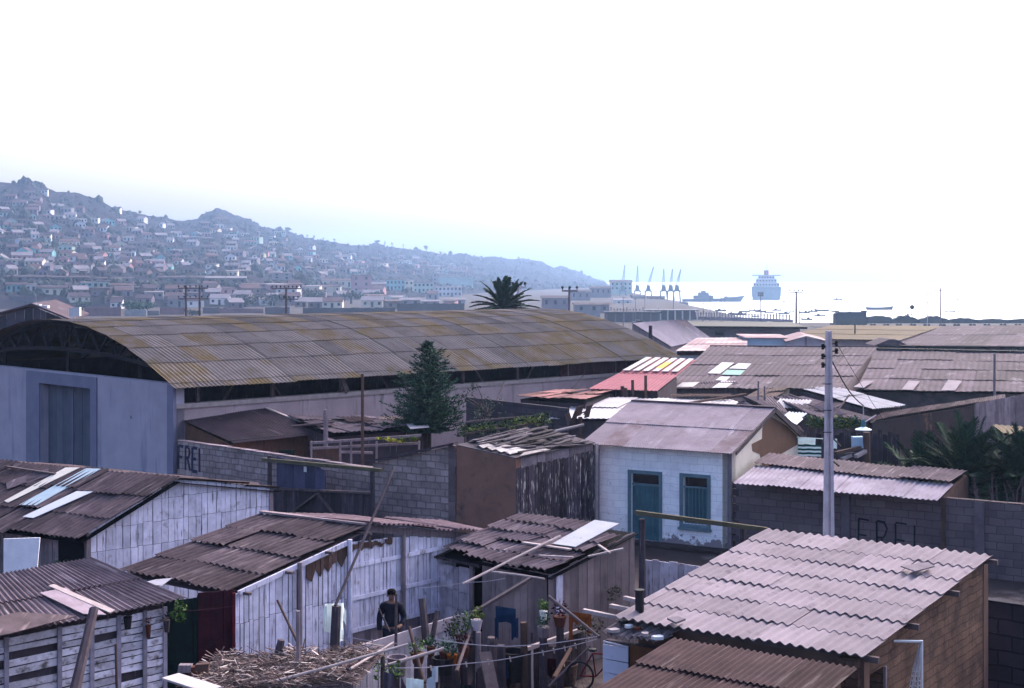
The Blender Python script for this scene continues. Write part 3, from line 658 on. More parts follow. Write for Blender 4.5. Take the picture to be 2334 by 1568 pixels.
# ================= ribbed roof hut (bottom left) =================
k1 = atz(210, 1271, 2.6); k0 = atz(20, 1304, 2.6); e1 = atz(418, 1363, 2.1); e0 = atz(20, 1438, 2.1)
ku = flat(k1-k0).normalized(); eu = flat(e1-e0).normalized(); k0 = k0-ku*1.7; e0 = e0-eu*1.5
hB_ = thing('ribbed_roof_hut', 'slatted whitewashed hut under a finely ribbed brown roof in the corner', 'hut', flat(e1-eu*1.5))
m = M(); corr(m, k0, k1, e1, e0, wl=.10, amp=.017, rows=2, sw=.85, seg=5, jit=.02, rag=.05, lift=.03); m.build('roof', m_rust2, hB_)
pn = quadn(k0, k1, e1); P0 = e1+pn*.07
m = M(); q = [onpl(P0, pn, *z) for z in ((90, 1352), (190, 1400), (242, 1402), (150, 1340))]; m.prism(q, pn*.012); m.build('pale_roof_sheet', mat('worn tin', (.34, .28, .33), (.24, .19, .22), 3), hB_)
m = M(); q = [onpl(P0, pn, *z) for z in ((110, 1337), (250, 1398), (262, 1392), (122, 1333))]; m.prism(q, pn*.02); m.build('roof_batten', m_pale, hB_)
m = M(); q = [onpl(P0+pn*.03, pn, *z) for z in ((-60, 1420), (40, 1396), (175, 1405), (20, 1446), (-60, 1460))]; m.prism(q, pn*.015); m.build('rusty_lap_sheet', m_rust, hB_)
wA = flat(e0)+eu*.2-nrm(eu)*.15; wl_ = (flat(e1)-wA).length-.3; wn = nrm(eu); wA_slat, eu_slat = wA, eu
m = M(); hboards(m, wA, eu, wl_, 0, 1.98, wn, h=.125, cuts=[wl_*t for t in (.3, .52, .66, .78, .9)], miss=.07, gap=.022)
m.build('slat_wall', mat('worn slats', (.72, .70, .82), (.48, .44, .52), 5, isl=.3, streak=((.12, .1, .11), 5, 7, .52, .68)), hB_)
m = M(); wall(m, wA-wn*.03, eu, wl_, 0, K(2.02), .05, wn); q = wA+eu*wl_
m.box(q-eu*.05-wn*.02, eu*.04, -wn*2., UP*2.0); m.build('wall_backing', m_darkp, hB_)
m = M()
for t in (.3, .52, .66, .78, .9, .995): m.box(wA+eu*(wl_*t-.04)+wn*.03, eu*.08, wn*.025, UP*1.98)
m.build('wall_batten', mat('grey battens', (.3, .28, .36), (.2, .18, .23), 5, isl=.2), hB_)
pole('leaning_beam', 'thick dark beam leaning against the slatted hut', 'beam', at(160, 1620, 22.4), at(214, 1388, 23.9), .085, m_darkp)
post('leaning_stick', 'thin rusty stick standing before the slatted hut', 'stick', at(272, 1568, 23.6), 1.9-.0, .022, m_brownp, lean=(-.06, 0))
m = M(); c = at(408, 1392, 25.8); leafball(m, c, .16, .22, 120, .045, rl); tag(m.build('hanging_plant', m_leafg), 'bright green plant hanging from the eave beside the dark green door', 'plant')

# ================= long white plank hut =================
T1 = atz(595, 1172, 2.8); T2 = atz(835, 1200, 2.8); T3 = atz(528, 1350, 2.0); T4 = atz(283, 1302, 2.0)
A = V((-5.27, 27, 0)); u = hv(.66, .75).normalized(); n = nrm(u)
hC = thing('long_plank_hut', 'long whitewashed plank hut with ragged corrugated roof beside the person', 'hut', A)
m = M(); corr(m, T1, T2, T3, T4, rows=4, sw=.9, jit=.04, rag=.06, lift=.045, amp=.024, miss=.0); m.build('roof', m_rust, hC)
m = M(); d = UP*.1; m.prism([T1-d, T2-d, T3-d, T4-d], UP*.02)  # unseen sheet added under the roof against light leaks, built with the purlins
for t in (.05, .35, .65, .95): m.bar(lerp(T4, T1, t)-UP*.07, lerp(T3, T2, t)-UP*.07+U1*.28, .07, .05)
m.build('purlin', m_pole, hC)
pn = quadn(T1, T2, T3); m = M(); q = [onpl(T3+pn*.09, pn, *z) for z in ((322, 1330), (352, 1322), (392, 1318), (368, 1336))]; m.prism(q, pn*.012); m.build('pale_roof_patch', m_tin, hC)
prof = [(0, 1.98), (2.85, 2.56), (4.35, 2.46), (6.76, 2.1)]
m = M(); planks(m, A, u, 2.85, K(-.02), lambda s: pw(prof, s), n, w=.13, rows=(.57, 1.41), back=1, gap=.02, jz=.03, miss=.012)
planks(m, A, u, 6.74, K(.72), lambda s: pw(prof, s), n, w=.13, rows=(1.38, 2.05), back=1, gap=.016, s0=2.87, jz=.02)
m.build('plank_wall', [m_white, m_shade_black], hC)
m = M(); planks(m, A, u, 6.74, K(-.02), K(.71), n, w=.14, gap=.012, s0=2.87); m.build('lower_boards', m_greyp, hC)
m = M()
for z in (.72, 1.38, 2.05): m.box(A+u*2.9+UP*(z-.04)+n*.036, u*3.8, n*.03, UP*.08)
m.build('wall_rail', m_white, hC)
m = M(); s0 = on(A, u, 694, 1250)[0]; s1 = 2.84
planks(m, A+n*.034, u, s1, lambda s: pw(prof, s)-.36-.1*sin(s*31), lambda s: pw(prof, s)-.01, n, w=.11, s0=s0, jz=.07); m.build('bare_brown_boards', m_brownp, hC); m = M(); planks(m, A+n*.034, u, 4.1, lambda s: 2.36+.04*sin(s*23), lambda s: pw(prof, s)-.01, n, w=.1, s0=2.95, jz=.09); m.build('bare_brown_boards', m_brownp, hC)
for x in (676, 790, 912, 1082):
    s = on(A, u, x, 1300)[0]; m = M(); m.tube([A+u*s+n*.1, A+u*s+n*.1+UP*(pw(prof, s)+.06)], .05, 7); m.build('wall_post', m_greyp if x != 790 else m_white, hC)
m = M(); m.bar(A+u*.05+n*.06+UP*1.98, A+u*2.8+n*.06+UP*2.55, .04, .1); m.build('rake_board', m_white, hC)
a = T2+UP*.05; b = A+u*6.95+UP*2.2+n*.2; c_ = atz(1000, 1189, 2.32); dd = T1+UP*.02
m = M(); corr(m, dd, c_, b, a, rows=1, sw=.6, wl=.15, jit=.05, rag=.1, amp=.02, cols=6); m.build('flat_roof', mat('pinkish rusty sheets', (.25, .175, .19), (.17, .115, .125), 2.5, isl=.25, spot=((.38, .3, .32), 3, .6, .7)), hC)
m = M(); m.bar(a-UP*.1-n*.1, b-UP*.1-n*.1, .06, .14); m.build('eave_beam', m_greyp, hC)
m = M(); m.bar(T1+UP*.06, T2+UP*.06, .14, .04); m.build('ridge_board', mat('pinkish board', (.33, .26, .28), (.25, .19, .2), 4), hC)
# dark recess between the two huts
rA = flat(e1)-wn*.5-eu*.2; rB = A+u*.02-n*.02; ru = (rB-rA).normalized(); rl_ = (rB-rA).length; rn = nrm(ru)
hD = thing('recessed_wall', 'dark green and dark red plank wall between slatted hut and long white hut', 'wall', rA)
m = M(); planks(m, rA, ru, rl_*.5, K(0), K(2.0), rn, w=.3, gap=.006, back=0); m.build('green_door', m_green, hD)
m = M(); planks(m, rA, ru, rl_, K(0), K(2.05), rn, w=.2, gap=.006, s0=rl_*.5, back=0); m.build('red_boards', m_red, hD)
m = M(); m.box(rA+rn*.02, ru*.06, rn*.05, UP*1.6); m.box(rB-ru*.07+rn*.02, ru*.06, rn*.06, UP*2.0); m.build('door_jamb', mat('red jamb', (.13, .02, .035), (.09, .015, .025), 4), hD)

# ================= grey ragged-roof hut (centre) =================
T1 = atz(1188, 1171, 2.6); T2 = atz(1455, 1205, 2.6); T3 = atz(1256, 1307, 2.0); T4 = atz(1003, 1256, 2.02)
hE = thing('ragged_roof_hut', 'grey plank hut with ragged overlapping sheets and one pale sheet on the roof', 'hut', flat(T3))
m = M(); corr(m, T1, T2, T3, T4, rows=5, sw=.8, jit=.06, rag=.14, lift=.05, amp=.026, miss=.04); m.build('roof', m_rust2, hE)
pn = quadn(T1, T2, T3)
m = M(); q = [onpl(T3+pn*.12, pn, *z) for z in ((1355, 1186), (1411, 1194), (1311, 1247), (1258, 1240))]; m.prism(q, pn*.015); m.build('pale_roof_sheet', mat('pale fibre sheet', (.47, .48, .52), (.4, .41, .45), 3, spot=((.3, .27, .3), 8, .6, .7)), hE)
m = M()
for z in ((1192, 1236, 1300, 1252, .1), (1228, 1266, 1306, 1270, .05), (1340, 1268, 1420, 1250, .05), (1364, 1242, 1390, 1260, .05)):
    m.bar(onpl(T3+pn*.13, pn, z[0], z[1]), onpl(T3+pn*.13, pn, z[2], z[3]), z[4], .03)
m.build('roof_batten', m_pale, hE)
d = UP*.12; m = M(); m.prism([T1-d, T2-d, T3-d, T4-d], UP*.02); m.build('roof_light_block', m_shade_black, hE)  # added black sheet, so holes in the roof read dark
rA = flat(lerp(T3, T2, .02))-U1*.12; ru = (flat(T2)-flat(T3)).normalized(); rL = (flat(T2)-flat(T3)).length-.05; rn = nrm(ru)
m = M(); planks(m, rA, ru, rL, K(0), lambda s: 1.93+.6*s/rL, rn, w=.2, back=1, gap=.008); m.build('plank_wall', [mat('grey brown planks', (.26, .205, .215), (.19, .15, .16), 2.5, isl=.22, streak=((.08, .06, .07), 12, 1, .56, .75)), m_shade_black], hE)
m = M(); s = on(rA, ru, 1264, 1340)[0]; m.box(rA+ru*s+rn*.035+UP*.85, ru*.17, rn*.02, UP*1.06); m.build('white_board', m_white, hE)
fA = flat(lerp(T4, T3, -.22))+hv(.1, .1); fu_ = (flat(T3)-flat(T4)).normalized(); fL = (rA-fA).length; fn_ = nrm(fu_)
m = M(); so = [on(fA, fu_, x, 1330)[0] for x in (952, 1003, 1078, 1102)]
planks(m, fA, fu_, so[2], K(0), K(1.72), fn_, w=.24, s0=so[1], back=0, gap=.012, rows=(.8, 1.2)); m.build('patched_boards', mat('patched pale boards', (.56, .53, .62), (.34, .3, .36), 3.5, isl=.3, streak=((.1, .08, .1), 5, 1.5, .55, .7)), hE)
m = M(); planks(m, fA+fn_*.02, fu_, fL, K(0), K(1.95), fn_, w=.2, s0=so[3], back=0, gap=.012); m.build('front_planks', bpy.data.materials['grey brown planks'], hE)
m = M(); m.box(fA-fn_*.5, fu_*(so[3]+.1), -fn_*.05, UP*1.9); m.build('doorway_shade_panel', m_shade_black, hE)  # black panel, shade beyond the doorway put into its colour
for s in (so[0], so[1]-.05, so[2]):
    m = M(); m.tube([fA+fu_*s+fn_*.05, fA+fu_*s+fn_*.05+UP*1.85], .05, 7); m.build('door_post', m_greyp, hE)
m = M(); c0 = fA+fu_*so[0]+fn_*.1+UP*1.88; c1 = fA+fu_*(so[2]+.3)+fn_*.1+UP*1.86
m.bar(c0-fu_*.1, c1, .07, .07); m.bar(c0-fn_*1., c1-fn_*1., .06)
for t in (.15, .35, .5): m.bar(lerp(c0, c1, t)+fn_*.1, lerp(c0, c1, t)-fn_*1.2+UP*.2, .05)
m.build('canopy_frame', m_darkp, hE)
pole('lath_pole', 'long pale pole lying across the ragged roof and past its eave', 'pole', onpl(T3+pn*.17, pn, 1276, 1222), at(1054, 1331, 28.2), .028, m_pale)
pole('eave_pole', 'thin pale pole under the ragged roof edge', 'pole', at(1120, 1303, 28.75), at(1240, 1319, 28.2), .022, m_pale)
m = M(); a, b = at(1077, 1397, 27.1), at(1210, 1317, 27.4); m.bar(a, b, .12, .05); tag(m.build('slanting_timber', m_pole), 'broad weathered timber slanting below the ragged roof eave', 'timber')
A2 = flat(a); u_ = (flat(b)-A2).normalized(); L_ = (flat(b)-A2).length
m = M(); planks(m, A2-nrm(u_)*.03, u_, L_, K(0), lambda s: lerp(a.z, b.z, s/L_)-.05, nrm(u_), w=.17, s0=.42, gap=.008, back=0)
tag(m.build('plank_screen', bpy.data.materials['grey brown planks']), 'sloping topped grey plank screen behind the hanging blue jeans', 'screen')

# ================= fibre cement roof building (right) =================
TL = atz(1751, 1206, 2.9); TR = atz(2265, 1266, 2.9); BR = atz(1978, 1497, 2.4); BLc = atz(1409, 1405, 2.4)
hF = thing('adobe_building', 'adobe building under a big light grey wavy fibre cement roof', 'building', flat(BR))
m = M(); corr(m, TL, TR, BR, BLc, rows=7, cols=5, amp=.022, seg=8, jit=.014, lift=.024, rag=.03, over=.12, wl=.177, stag=1.)
m.build('roof', m_asb, hF)
pn = quadn(TL, TR, BR)
m = M(); q = [onpl(BR+pn*.11, pn, *z) for z in ((2052, 1292), (2112, 1283), (2130, 1292), (2085, 1304))]; m.prism(q, pn*.02); m.build('broken_piece', mat('broken grey piece', (.2, .17, .2), (.14, .12, .14), 4), hF); m = M()
q = [onpl(BR+pn*.11, pn, *z) for z in ((1520, 1412), (1545, 1408), (1562, 1414), (1540, 1422))]; m.prism(q, pn*.03); m.build('broken_piece', bpy.data.materials['broken grey piece'], hF)
sv = (flat(TR)-flat(BR)).normalized(); sL = (flat(TR)-flat(BR)).length; sn_ = nrm(sv); A = flat(BR)-sn_*.14-sv*.05
wo = [on(A, sv, x, y) for x, y in ((1972, 1550), (2012, 1500))]
zt = lambda s: 2.34+.5*s/sL
m = M(); wall(m, A, sv, sL, 0, zt, .3, sn_, [(max(.12, wo[0][0]), max(.5, wo[1][0]), 1.62, 2.02)]); m.build('side_wall', mat('dark brown adobe', (.15, .085, .07), (.6, .58, .6), 1.2, bump=.9, bsc=22, spot=((.055, .036, .034), 2.4, .5, .66), brick=(.38, .14, .012, (.165, .094, .074), (.115, .068, .058), (.085, .053, .046))), hF)
m = M(); m.box(A+sv*max(.12, wo[0][0])-sn_*.24+UP*1.62, sv*.8, sn_*.02, UP*.4); m.build('opening_shade_panel', m_shade_black, hF)  # black panel in the hole, shade inside put into its colour
m = M(); a_, b_ = max(.12, wo[0][0]), max(.5, wo[1][0]); m.box(A+sv*(a_-.05)+sn_*.003+UP*1.56, sv*(b_-a_+.1), sn_*.05, UP*.06); m.box(A+sv*b_+sn_*.003+UP*1.62, sv*.05, sn_*.04, UP*.4); m.build('window_frame', m_greyp, hF)
uu = (flat(TR)-flat(TL)).normalized(); m = M(); wall(m, flat(TL)-sv*.2, uu, 4.4, 0, K(2.8), .25, nrm(uu)); m.build('rear_wall', m_adobe2, hF)
m = M(); wall(m, flat(BLc)+sv*.15+uu*.3, uu, 3.9, 0, K(2.32), .2, nrm(uu)); m.build('front_wall', m_adobe2, hF)
m = M(); lv = (flat(TL)-flat(BLc)).normalized(); B0 = flat(BLc)+uu*.35
m.prism([B0+lv*.2, B0+lv*6., B0+lv*6.+UP*2.78, B0+lv*.2+UP*2.3], uu*.2); m.build('left_wall', m_greyp, hF)
m = M()
for t in (.02, .3, .62, .97): m.bar(lerp(BLc, TL, t)-UP*.07+uu*.1, lerp(BR, TR, t)-UP*.07+uu*.12, .07, .09)
m.build('purlin', m_pole, hF)
# brown lower roof
a = atz(1520, 1466, 2.30); b = atz(1938, 1537, 2.30); dn = -sv*4.2-UP*.5
hG = thing('brown_roof_shed', 'shed with brown ribbed sheet roof tucked below the grey wavy roof', 'shed', flat(lerp(a, b, .5)+dn*.8))
m = M(); corr(m, a+sv*.25+UP*.02, b+sv*.25+UP*.02, b+dn, a+dn, rows=4, sw=.85, wl=.105, amp=.018, seg=6, jit=.015, lift=.035, rag=.03); m.build('roof', m_brroof, hG)
m = M(); p, q = b-uu*.15, b+dn-uu*.15; m.prism([flat(p), flat(q), q-UP*.08, p-UP*.08], -uu*.15); m.build('side_wall', m_adobe2, hG)
m = M(); p, q = a+uu*.15, a+dn+uu*.15; m.prism([flat(p), flat(q), q-UP*.08, p-UP*.08], uu*.12); m.build('far_wall', m_greyp, hG)
# small white hut with dirty sheets
a = atz(1432, 1404, 2.34); b = atz(1566, 1436, 2.30); c_ = atz(1500, 1473, 2.12); d_ = atz(1380, 1447, 2.14)
hH = thing('small_white_hut', 'tiny white board hut with dirty crumpled corrugated roof beside the grey wavy roof', 'hut', flat(d_))
m = M(); corr(m, a, b, c_, d_, rows=2, sw=.7, wl=.12, amp=.028, seg=6, jit=.05, rag=.06, lift=.04); m.build('roof', mat('dirty sheets', (.24, .2, .22), (.11, .09, .1), 5, isl=.2, spot=((.06, .05, .055), 6, .52, .64)), hH)
A = flat(d_)+hv(-.02, .22); wu = uu; wnn = nrm(wu); ll_ = .42*1.3
m = M(); hboards(m, A, wu, .50, .5, 2.0, wnn, h=.26, gap=.014); m.build('white_boards', m_white2, hH)
m = M(); m.box(A+wu*.51+UP*.9, wu*.55, -wnn*.03, UP*1.1); m.build('brown_panel', mat('orange brown panel', (.14, .06, .03), (.1, .045, .03), 4), hH)
m = M(); m.box(A-wnn*.06, wu*1.2, -wnn*.1, UP*2.0); m.box(A, wu*.5, -wnn*.05, UP*.5); m.build('rear_boards', m_darkp, hH)
m = M(); rp = random.Random(9)
pn2 = quadn(a, b, c_)
DB = [(1400, 1440, .09, m_pale), (1432, 1430, .06, m_whitem), (1470, 1448, .08, m_pale), (1452, 1436, .05, m_terra), (1500, 1456, .11, m_whitem), (1420, 1420, .07, m_metal)]
for i, (x, y, r, mt) in enumerate(DB):
    m = M(); p = onpl(c_+pn2*.1, pn2, x, y); k = 6
    m.prism([p+V((r*cos(j*1.05)*rp.uniform(.6, 1.5), r*sin(j*1.05)*rp.uniform(.6, 1.3), 0)) for j in range(k)], UP*.05)
    tag(m.build('scrap_piece', mt), ['pale scrap of wood low on the dirty crumpled roof', 'white scrap in the middle of the dirty crumpled roof', 'pale wood offcut near the dirty roof lower edge', 'small reddish tile scrap on the dirty roof', 'round white basin scrap at the dirty roof corner', 'dark metal scrap at the upper end of the dirty roof'][i], 'scrap', 'scraps thrown on the small dirty roof')
m = M(); p = at(1457, 1412, 23.6); m.tube([p-UP*.3, p+UP*.48], .075, 10); m.tube([p+UP*.47, p+UP*.5], .085, 10); tag(m.build('stove_pipe', m_metal), 'short dark stove pipe rising through the roof corner', 'chimney pipe')
post('fence_post', 'tall dark post carrying the greenish rail before the teal door', 'post', at(1463, 1400, 28.6), 3.12, .075, m_darkp)
pole('greenish_rail', 'long greenish rail from the tall dark post towards the grey wavy roof', 'rail', at(1448, 1168, 28.6), at(1748, 1207, 28.9), .045, m_rail, flatw=.09)
post('short_rail_post', 'short post under the greenish rail beside the wavy roof', 'post', at(1692, 1232, 28.95), 2.92, .06, m_darkp)
A = flat(atz(1462, 1272, 1.5)); B = flat(atz(1600, 1290, 1.5)); wu = (B-A).normalized()
m = M(); planks(m, A, wu, (B-A).length, K(0), K(1.5), nrm(wu), w=.22, back=0, gap=.014); ob = m.build('low_fence', mat('grey white fence boards', (.6, .57, .66), (.4, .36, .42), 3, isl=.3, streak=((.1, .08, .1), 8, 1.5, .55, .7))); tag(ob, 'low greyish white board fence below the teal door', 'fence')
for i, z in enumerate(((1391, 1380, 1440, 1390), (1329, 1391, 1409, 1407), (1423, 1362, 1452, 1369))):
    pole('jutting_beam', ['pale beam end jutting left of the wavy roof, the middle of three', 'pale beam end jutting left of the wavy roof, the longest and lowest', 'pale beam end jutting left of the wavy roof, the topmost and shortest'][i], 'beam', at(z[0], z[1], 24.6), at(z[2], z[3], 24.3), .03, m_pale, 'beam ends beside the wavy roof', flatw=.08)
# dark low wall at the right edge
A = flat(atz(2215, 1362, 1.78)); B = flat(atz(2480, 1400, 1.78)); wu = (B-A).normalized()
m = M(); wall(m, A, wu, (B-A).length, 0, K(1.78), .25, nrm(wu)); ob = m.build('low_wall', mat('dark low masonry', (.04, .036, .052), (.6, .6, .65), .8, brick=(.5, .3, .02, (.045, .04, .058), (.034, .03, .044), (.02, .018, .026)), bump=.5)); tag(ob, 'low dark wall in the corner behind the adobe building', 'wall')
# conduit with hanging net
nt_ = thing('pipe_bracket', 'white pipe bracket with net hanging beside the adobe side wall', 'bracket', at(2097, 1600, 22.2))
m = M(); a, b = at(2035, 1461, 22.2), at(2100, 1462, 22.2); m.tube([a, b], .022, 8); m.tube([b+UP*.02, b-UP*2.2], .022, 8); m.build('white_pipe', m_whitem, nt_)
m = M()
for i in range(16):
    for j in range(10):
        f = lambda i, j: b-UP*(.02+.075*i)+V((-.018*i*(1-j/10.)-.03*(j/10.)*0, .05*sin(j*1.3+i*.3), 0))+V((-.02, 0, 0))
        m.bar(f(i, j), f(i+1, j), .013); m.bar(f(i, j), f(i, j+1), .013)
m.build('net', mat('white netting', (.6, .6, .64), (.5, .5, .55), 8), nt_)
# ================= yard =================
A = flat(atz(690, 1510, 1.08)); B = flat(atz(1062, 1396, 1.08)); wu = (B-A).normalized(); wn = nrm(wu); L_ = (B-A).length
yf = thing('yard_fence', 'whitewashed plank fence with broad pale top board crossing the yard', 'fence', A)
m = M(); planks(m, A, wu, L_, K(0), K(.86), wn, w=.15, gap=.014, back=0); m.build('fence_planks', mat('faded white planks', (.68, .65, .74), (.44, .4, .47), 3, isl=.25, streak=((.13, .11, .13), 10, 1.4, .55, .72)), yf)
m = M(); m.box(A+UP*.86+wn*.03, wu*L_, wn*.03, UP*.24); m.build('top_board', mat('lilac grey board', (.5, .44, .5), (.36, .31, .36), 3), yf)
A = flat(atz(1085, 1506, 1.)); B = flat(atz(1334, 1430, 1.)); wu = (B-A).normalized(); wn = nrm(wu); L_ = (B-A).length
df = thing('dark_fence', 'dark rough plank fence under the pale slanting rail beside the jeans', 'fence', A)
m = M(); planks(m, A, wu, L_, K(-.02), lambda s: .88+.08*sin(s*5), wn, w=.16, gap=.02, jz=.08); m.build('fence_planks', m_darkp, df)
m = M(); m.bar(A+wu*(L_*.42)+UP*.96+wn*.06, B+UP*1.02+wn*.06, .07); m.build('top_rail', m_pale, df)
A = flat(atz(872, 1548, .75)); B = flat(atz(1098, 1530, .75)); wu = (B-A).normalized(); L_ = (B-A).length
lf = thing('low_dark_fence', 'low dark broken plank fence at the bottom of the yard under the white washing', 'fence', A)
m = M(); planks(m, A, wu, L_, K(-.02), lambda s: .7+.12*sin(s*7)+.08*sin(s*23), nrm(wu), w=.13, gap=.03, jz=.12); m.build('fence_planks', m_darkp, lf)
# thatched shelter
tq = [atz(492, 1500, 1.55), atz(872, 1478, 1.5), atz(800, 1556, 1.4), atz(395, 1590, 1.45)]
tb = lambda a, b: (tq[0]*(1-a)+tq[1]*a)*(1-b)+(tq[3]*(1-a)+tq[2]*a)*b
sh_ = thing('thatched_shelter', 'low shelter roofed with dry palm thatch and poles in the yard', 'shelter', flat(tb(.5, .5)))
rt = random.Random(21); m = M()
for i in range(1500):
    a, b = rt.random(), rt.random()**.9; p = tb(a, b); g = .12*(1+.6*sin(a*17)*sin(b*9))
    an = rt.gauss(.35, .5) if rt.random() < .75 else rt.uniform(0, 3.14); L = rt.uniform(.12, .42)
    d = V((cos(an)*L, sin(an)*L*.8, rt.gauss(-.02, .10))); p = p+UP*(rt.random()*g)
    m.bar(p-d/2, p+d/2, rt.uniform(.008, .026), .008)
m.build('thatch', mat('dry palm thatch mix', (.24, .18, .165), (.11, .08, .085), 9, isl=.65, pick=(.86, (.42, .34, .32), 1)), sh_)
m = M(); m.prism([p-UP*.04 for p in tq], UP*.02); m.build('roof_bed', m_darkp, sh_)
for p in tq:
    m = M(); m.tube([flat(p), p-UP*.02], .045, 6); m.build('shelter_post', m_pole, sh_)
m = M(); m.bar(tq[3]-UP*.08, tq[2]-UP*.08, .06); m.bar(tq[0]-UP*.08, tq[1]-UP*.08, .06); m.bar(tq[1]-UP*.06, tq[2]-UP*.06, .06); m.build('edge_beam', m_pole, sh_)
pole('bamboo_pole', 'longest pale pole lying slantwise over the palm thatch', 'pole', at(584, 1564, 22.7), at(930, 1468, 23.6), .024, m_pale)
pole('bamboo_pole', 'shorter pale pole at the far edge of the palm thatch', 'pole', at(798, 1524, 23.2), at(896, 1464, 24.6), .02, m_pale)
m = M(); a, b = at(388, 1541, 22.4), at(486, 1572, 21.8); m.bar(a, b, .34, .03); tag(m.build('white_board', mat('bleached board', (.50, .47, .49), (.42, .38, .4), 5)), 'wide bleached board at the near corner of the palm thatch', 'board')
for i, (x, y, sx, mt) in enumerate(((424, 1523, .13, m_greyp), (446, 1528, .11, m_terra), (462, 1522, .13, m_brownp))):
    m = M(); p = at(x, y+8, 22.9); m.box(p-V((sx, .06, 0)), (sx*1.6, .03*i, 0), (0, .13, 0), (.02, 0, .12)); tag(m.build('masonry_block', mt), ['grey block left on the thatch corner', 'reddish brick between two blocks on the thatch corner', 'brown block lying against the thatch straw'][i], 'block', 'blocks on the thatch corner')
# posts and sticks
post('slender_post', 'tall slender post rising through the palm thatch', 'post', at(679, 1600, 23.6), at(679, 1392, 23.6).z, .04, m_greyp)
pole('leaning_stick', 'thin dark stick leaning before the white planks, ending in thatch', 'stick', at(689, 1486, 24.4), at(632, 1368, 25.2), .024, m_brownp)
pole('burnt_stump', 'short charred stump standing out of the thatch', 'stump', at(633, 1500, 24.2), at(641, 1458, 24.2), .07, m_darkp)
post('hitching_post', 'thick dark post with the white shirt hanging behind it', 'post', at(758, 1500, 25.6), at(766, 1381, 25.6).z, .095, m_darkp, lean=(.07, 0))
pole('long_pole', 'very long thin dark pole leaning from the thick post across the roof edge', 'pole', at(764, 1380, 25.55), at(897, 1067, 27.5), .026, m_pole)
pole('thin_post', 'thin pale post standing just in front of the person', 'post', at(902, 1480, 27.0), at(903, 1352, 27.0), .028, m_pole)
pole('leaning_stick', 'short thin stick leaning beside the person', 'stick', at(888, 1440, 27.9), at(863, 1386, 28.2), .018, m_darkp)
pole('log_post', 'thick worn log post by the open doorway', 'post', at(972, 1470, 27.9), at(961, 1364, 28.1), .075, m_pole)
pole('leaning_log', 'shorter slanting log beside the open doorway', 'log', at(984, 1460, 28.0), at(996, 1392, 28.2), .05, m_pole)
pole('leaning_stick', 'brown stick leaning over the potted plants at the fence', 'stick', at(966, 1556, 25.4), at(932, 1428, 26.2), .034, m_brownp)
pole('leaning_pole', 'grey pole slanting down towards the small white hut', 'pole', at(1251, 1360, 26.4), at(1366, 1452, 25.0), .032, m_pole)
pole('leaning_pole', 'thin pale pole propped low across the yard towards the clothes line knot', 'pole', at(1250, 1565, 24.2), at(1345, 1472, 24.6), .022, m_pole)
pole('leaning_plank', 'wide brown plank leaning in the lower yard', 'plank', at(1126, 1590, 24.6), at(1104, 1487, 25.2), .03, m_pole, flatw=.22)
post('round_post', 'round headed stump post below the blue jeans', 'post', at(1121, 1560, 26.2), at(1121, 1452, 26.2).z, .10, m_pole)
post('fence_stake', 'grey stake left of the blue jeans', 'stake', at(1090, 1560, 26.6), at(1084, 1440, 26.6).z, .06, m_greyp)
post('fence_stake', 'reddish stake under the legs of the jeans', 'stake', at(1196, 1560, 26.5), at(1192, 1418, 26.5).z, .07, m_brownp, lean=(-.03, 0))
post('fence_stake', 'pale thin stake between two clothes lines', 'stake', at(1213, 1560, 25.8), at(1213, 1468, 25.8).z, .022, m_pale)
post('fence_stake', 'dark broad stake beside the round headed post', 'stake', at(1142, 1580, 26.0), at(1142, 1470, 26.0).z, .085, m_darkp)
post('fence_stake', 'brown stake at the corner of the flower pots', 'stake', at(1043, 1560, 26.2), at(1040, 1488, 26.2).z, .045, m_brownp)
# ---------- cloths ----------
def cloth(m, p, q, drop, nx=10, nz=8, amp=.05, k=3., seedv=0, taper=0, edge=None, mi=0, gather=0.):
    p, q = V(p), V(q); d = (q-p); s = d.normalized(); f = V((-s.y, s.x, 0)); vs = []
    for j in range(nz+1):
        for i in range(nx+1):
            t = i/nx; w = j/nz; c = (t-.5)*(1-taper*w)+.5
            dr = drop*(1+.06*sin(t*9+seedv)) if edge is None else drop*edge(t)
            vs.append(p+d*c+f*(amp*sin(t*k*6.28+seedv+w*.8)*(.35+.65*w))-UP*(dr*w)+f*.01*sin(w*7+t*3+seedv))
    b = nx+1; back = [v+f*.008 for v in vs]; n_ = len(vs)
    fs = [(j*b+i, j*b+i+1, (j+1)*b+i+1, (j+1)*b+i) for j in range(nz) for i in range(nx)]
    fs2 = [tuple(n_+k_ for k_ in f_[::-1]) for f_ in fs]
    m.raw(vs+back, fs+fs2, mi)
m = M(); d = 25.75
cloth(m, at(741, 1377, d), at(783, 1374, d+.35), .56, amp=.03, k=2, edge=lambda t: 1-.25*abs(t-.5)); cloth(m, at(736, 1388, d+.02), at(745, 1378, d+.02), .36, nx=4, amp=.015); cloth(m, at(779, 1376, d+.36), at(789, 1392, d+.4), .26, nx=4, amp=.015); cloth(m, at(771, 1440, d+.2), at(783, 1434, d+.3), .2, nx=4, amp=.01)
tag(m.build('white_shirt', m_cloth, smooth=True), 'white shirt hung behind the thick dark post', 'shirt')
m = M(); d = 25.4; cloth(m, at(1129, 1381, d), at(1175, 1388, d-.05), .27, amp=.012, k=1.4)
cloth(m, at(1127, 1408, d-.012), at(1136, 1410, d-.012), .36, nx=5, amp=.02); cloth(m, at(1165, 1414, d-.06), at(1181, 1408, d-.06), .34, nx=5, amp=.03)
tag(m.build('blue_jeans', m_jean, smooth=True), 'dark blue jeans hanging over the yard line', 'jeans')
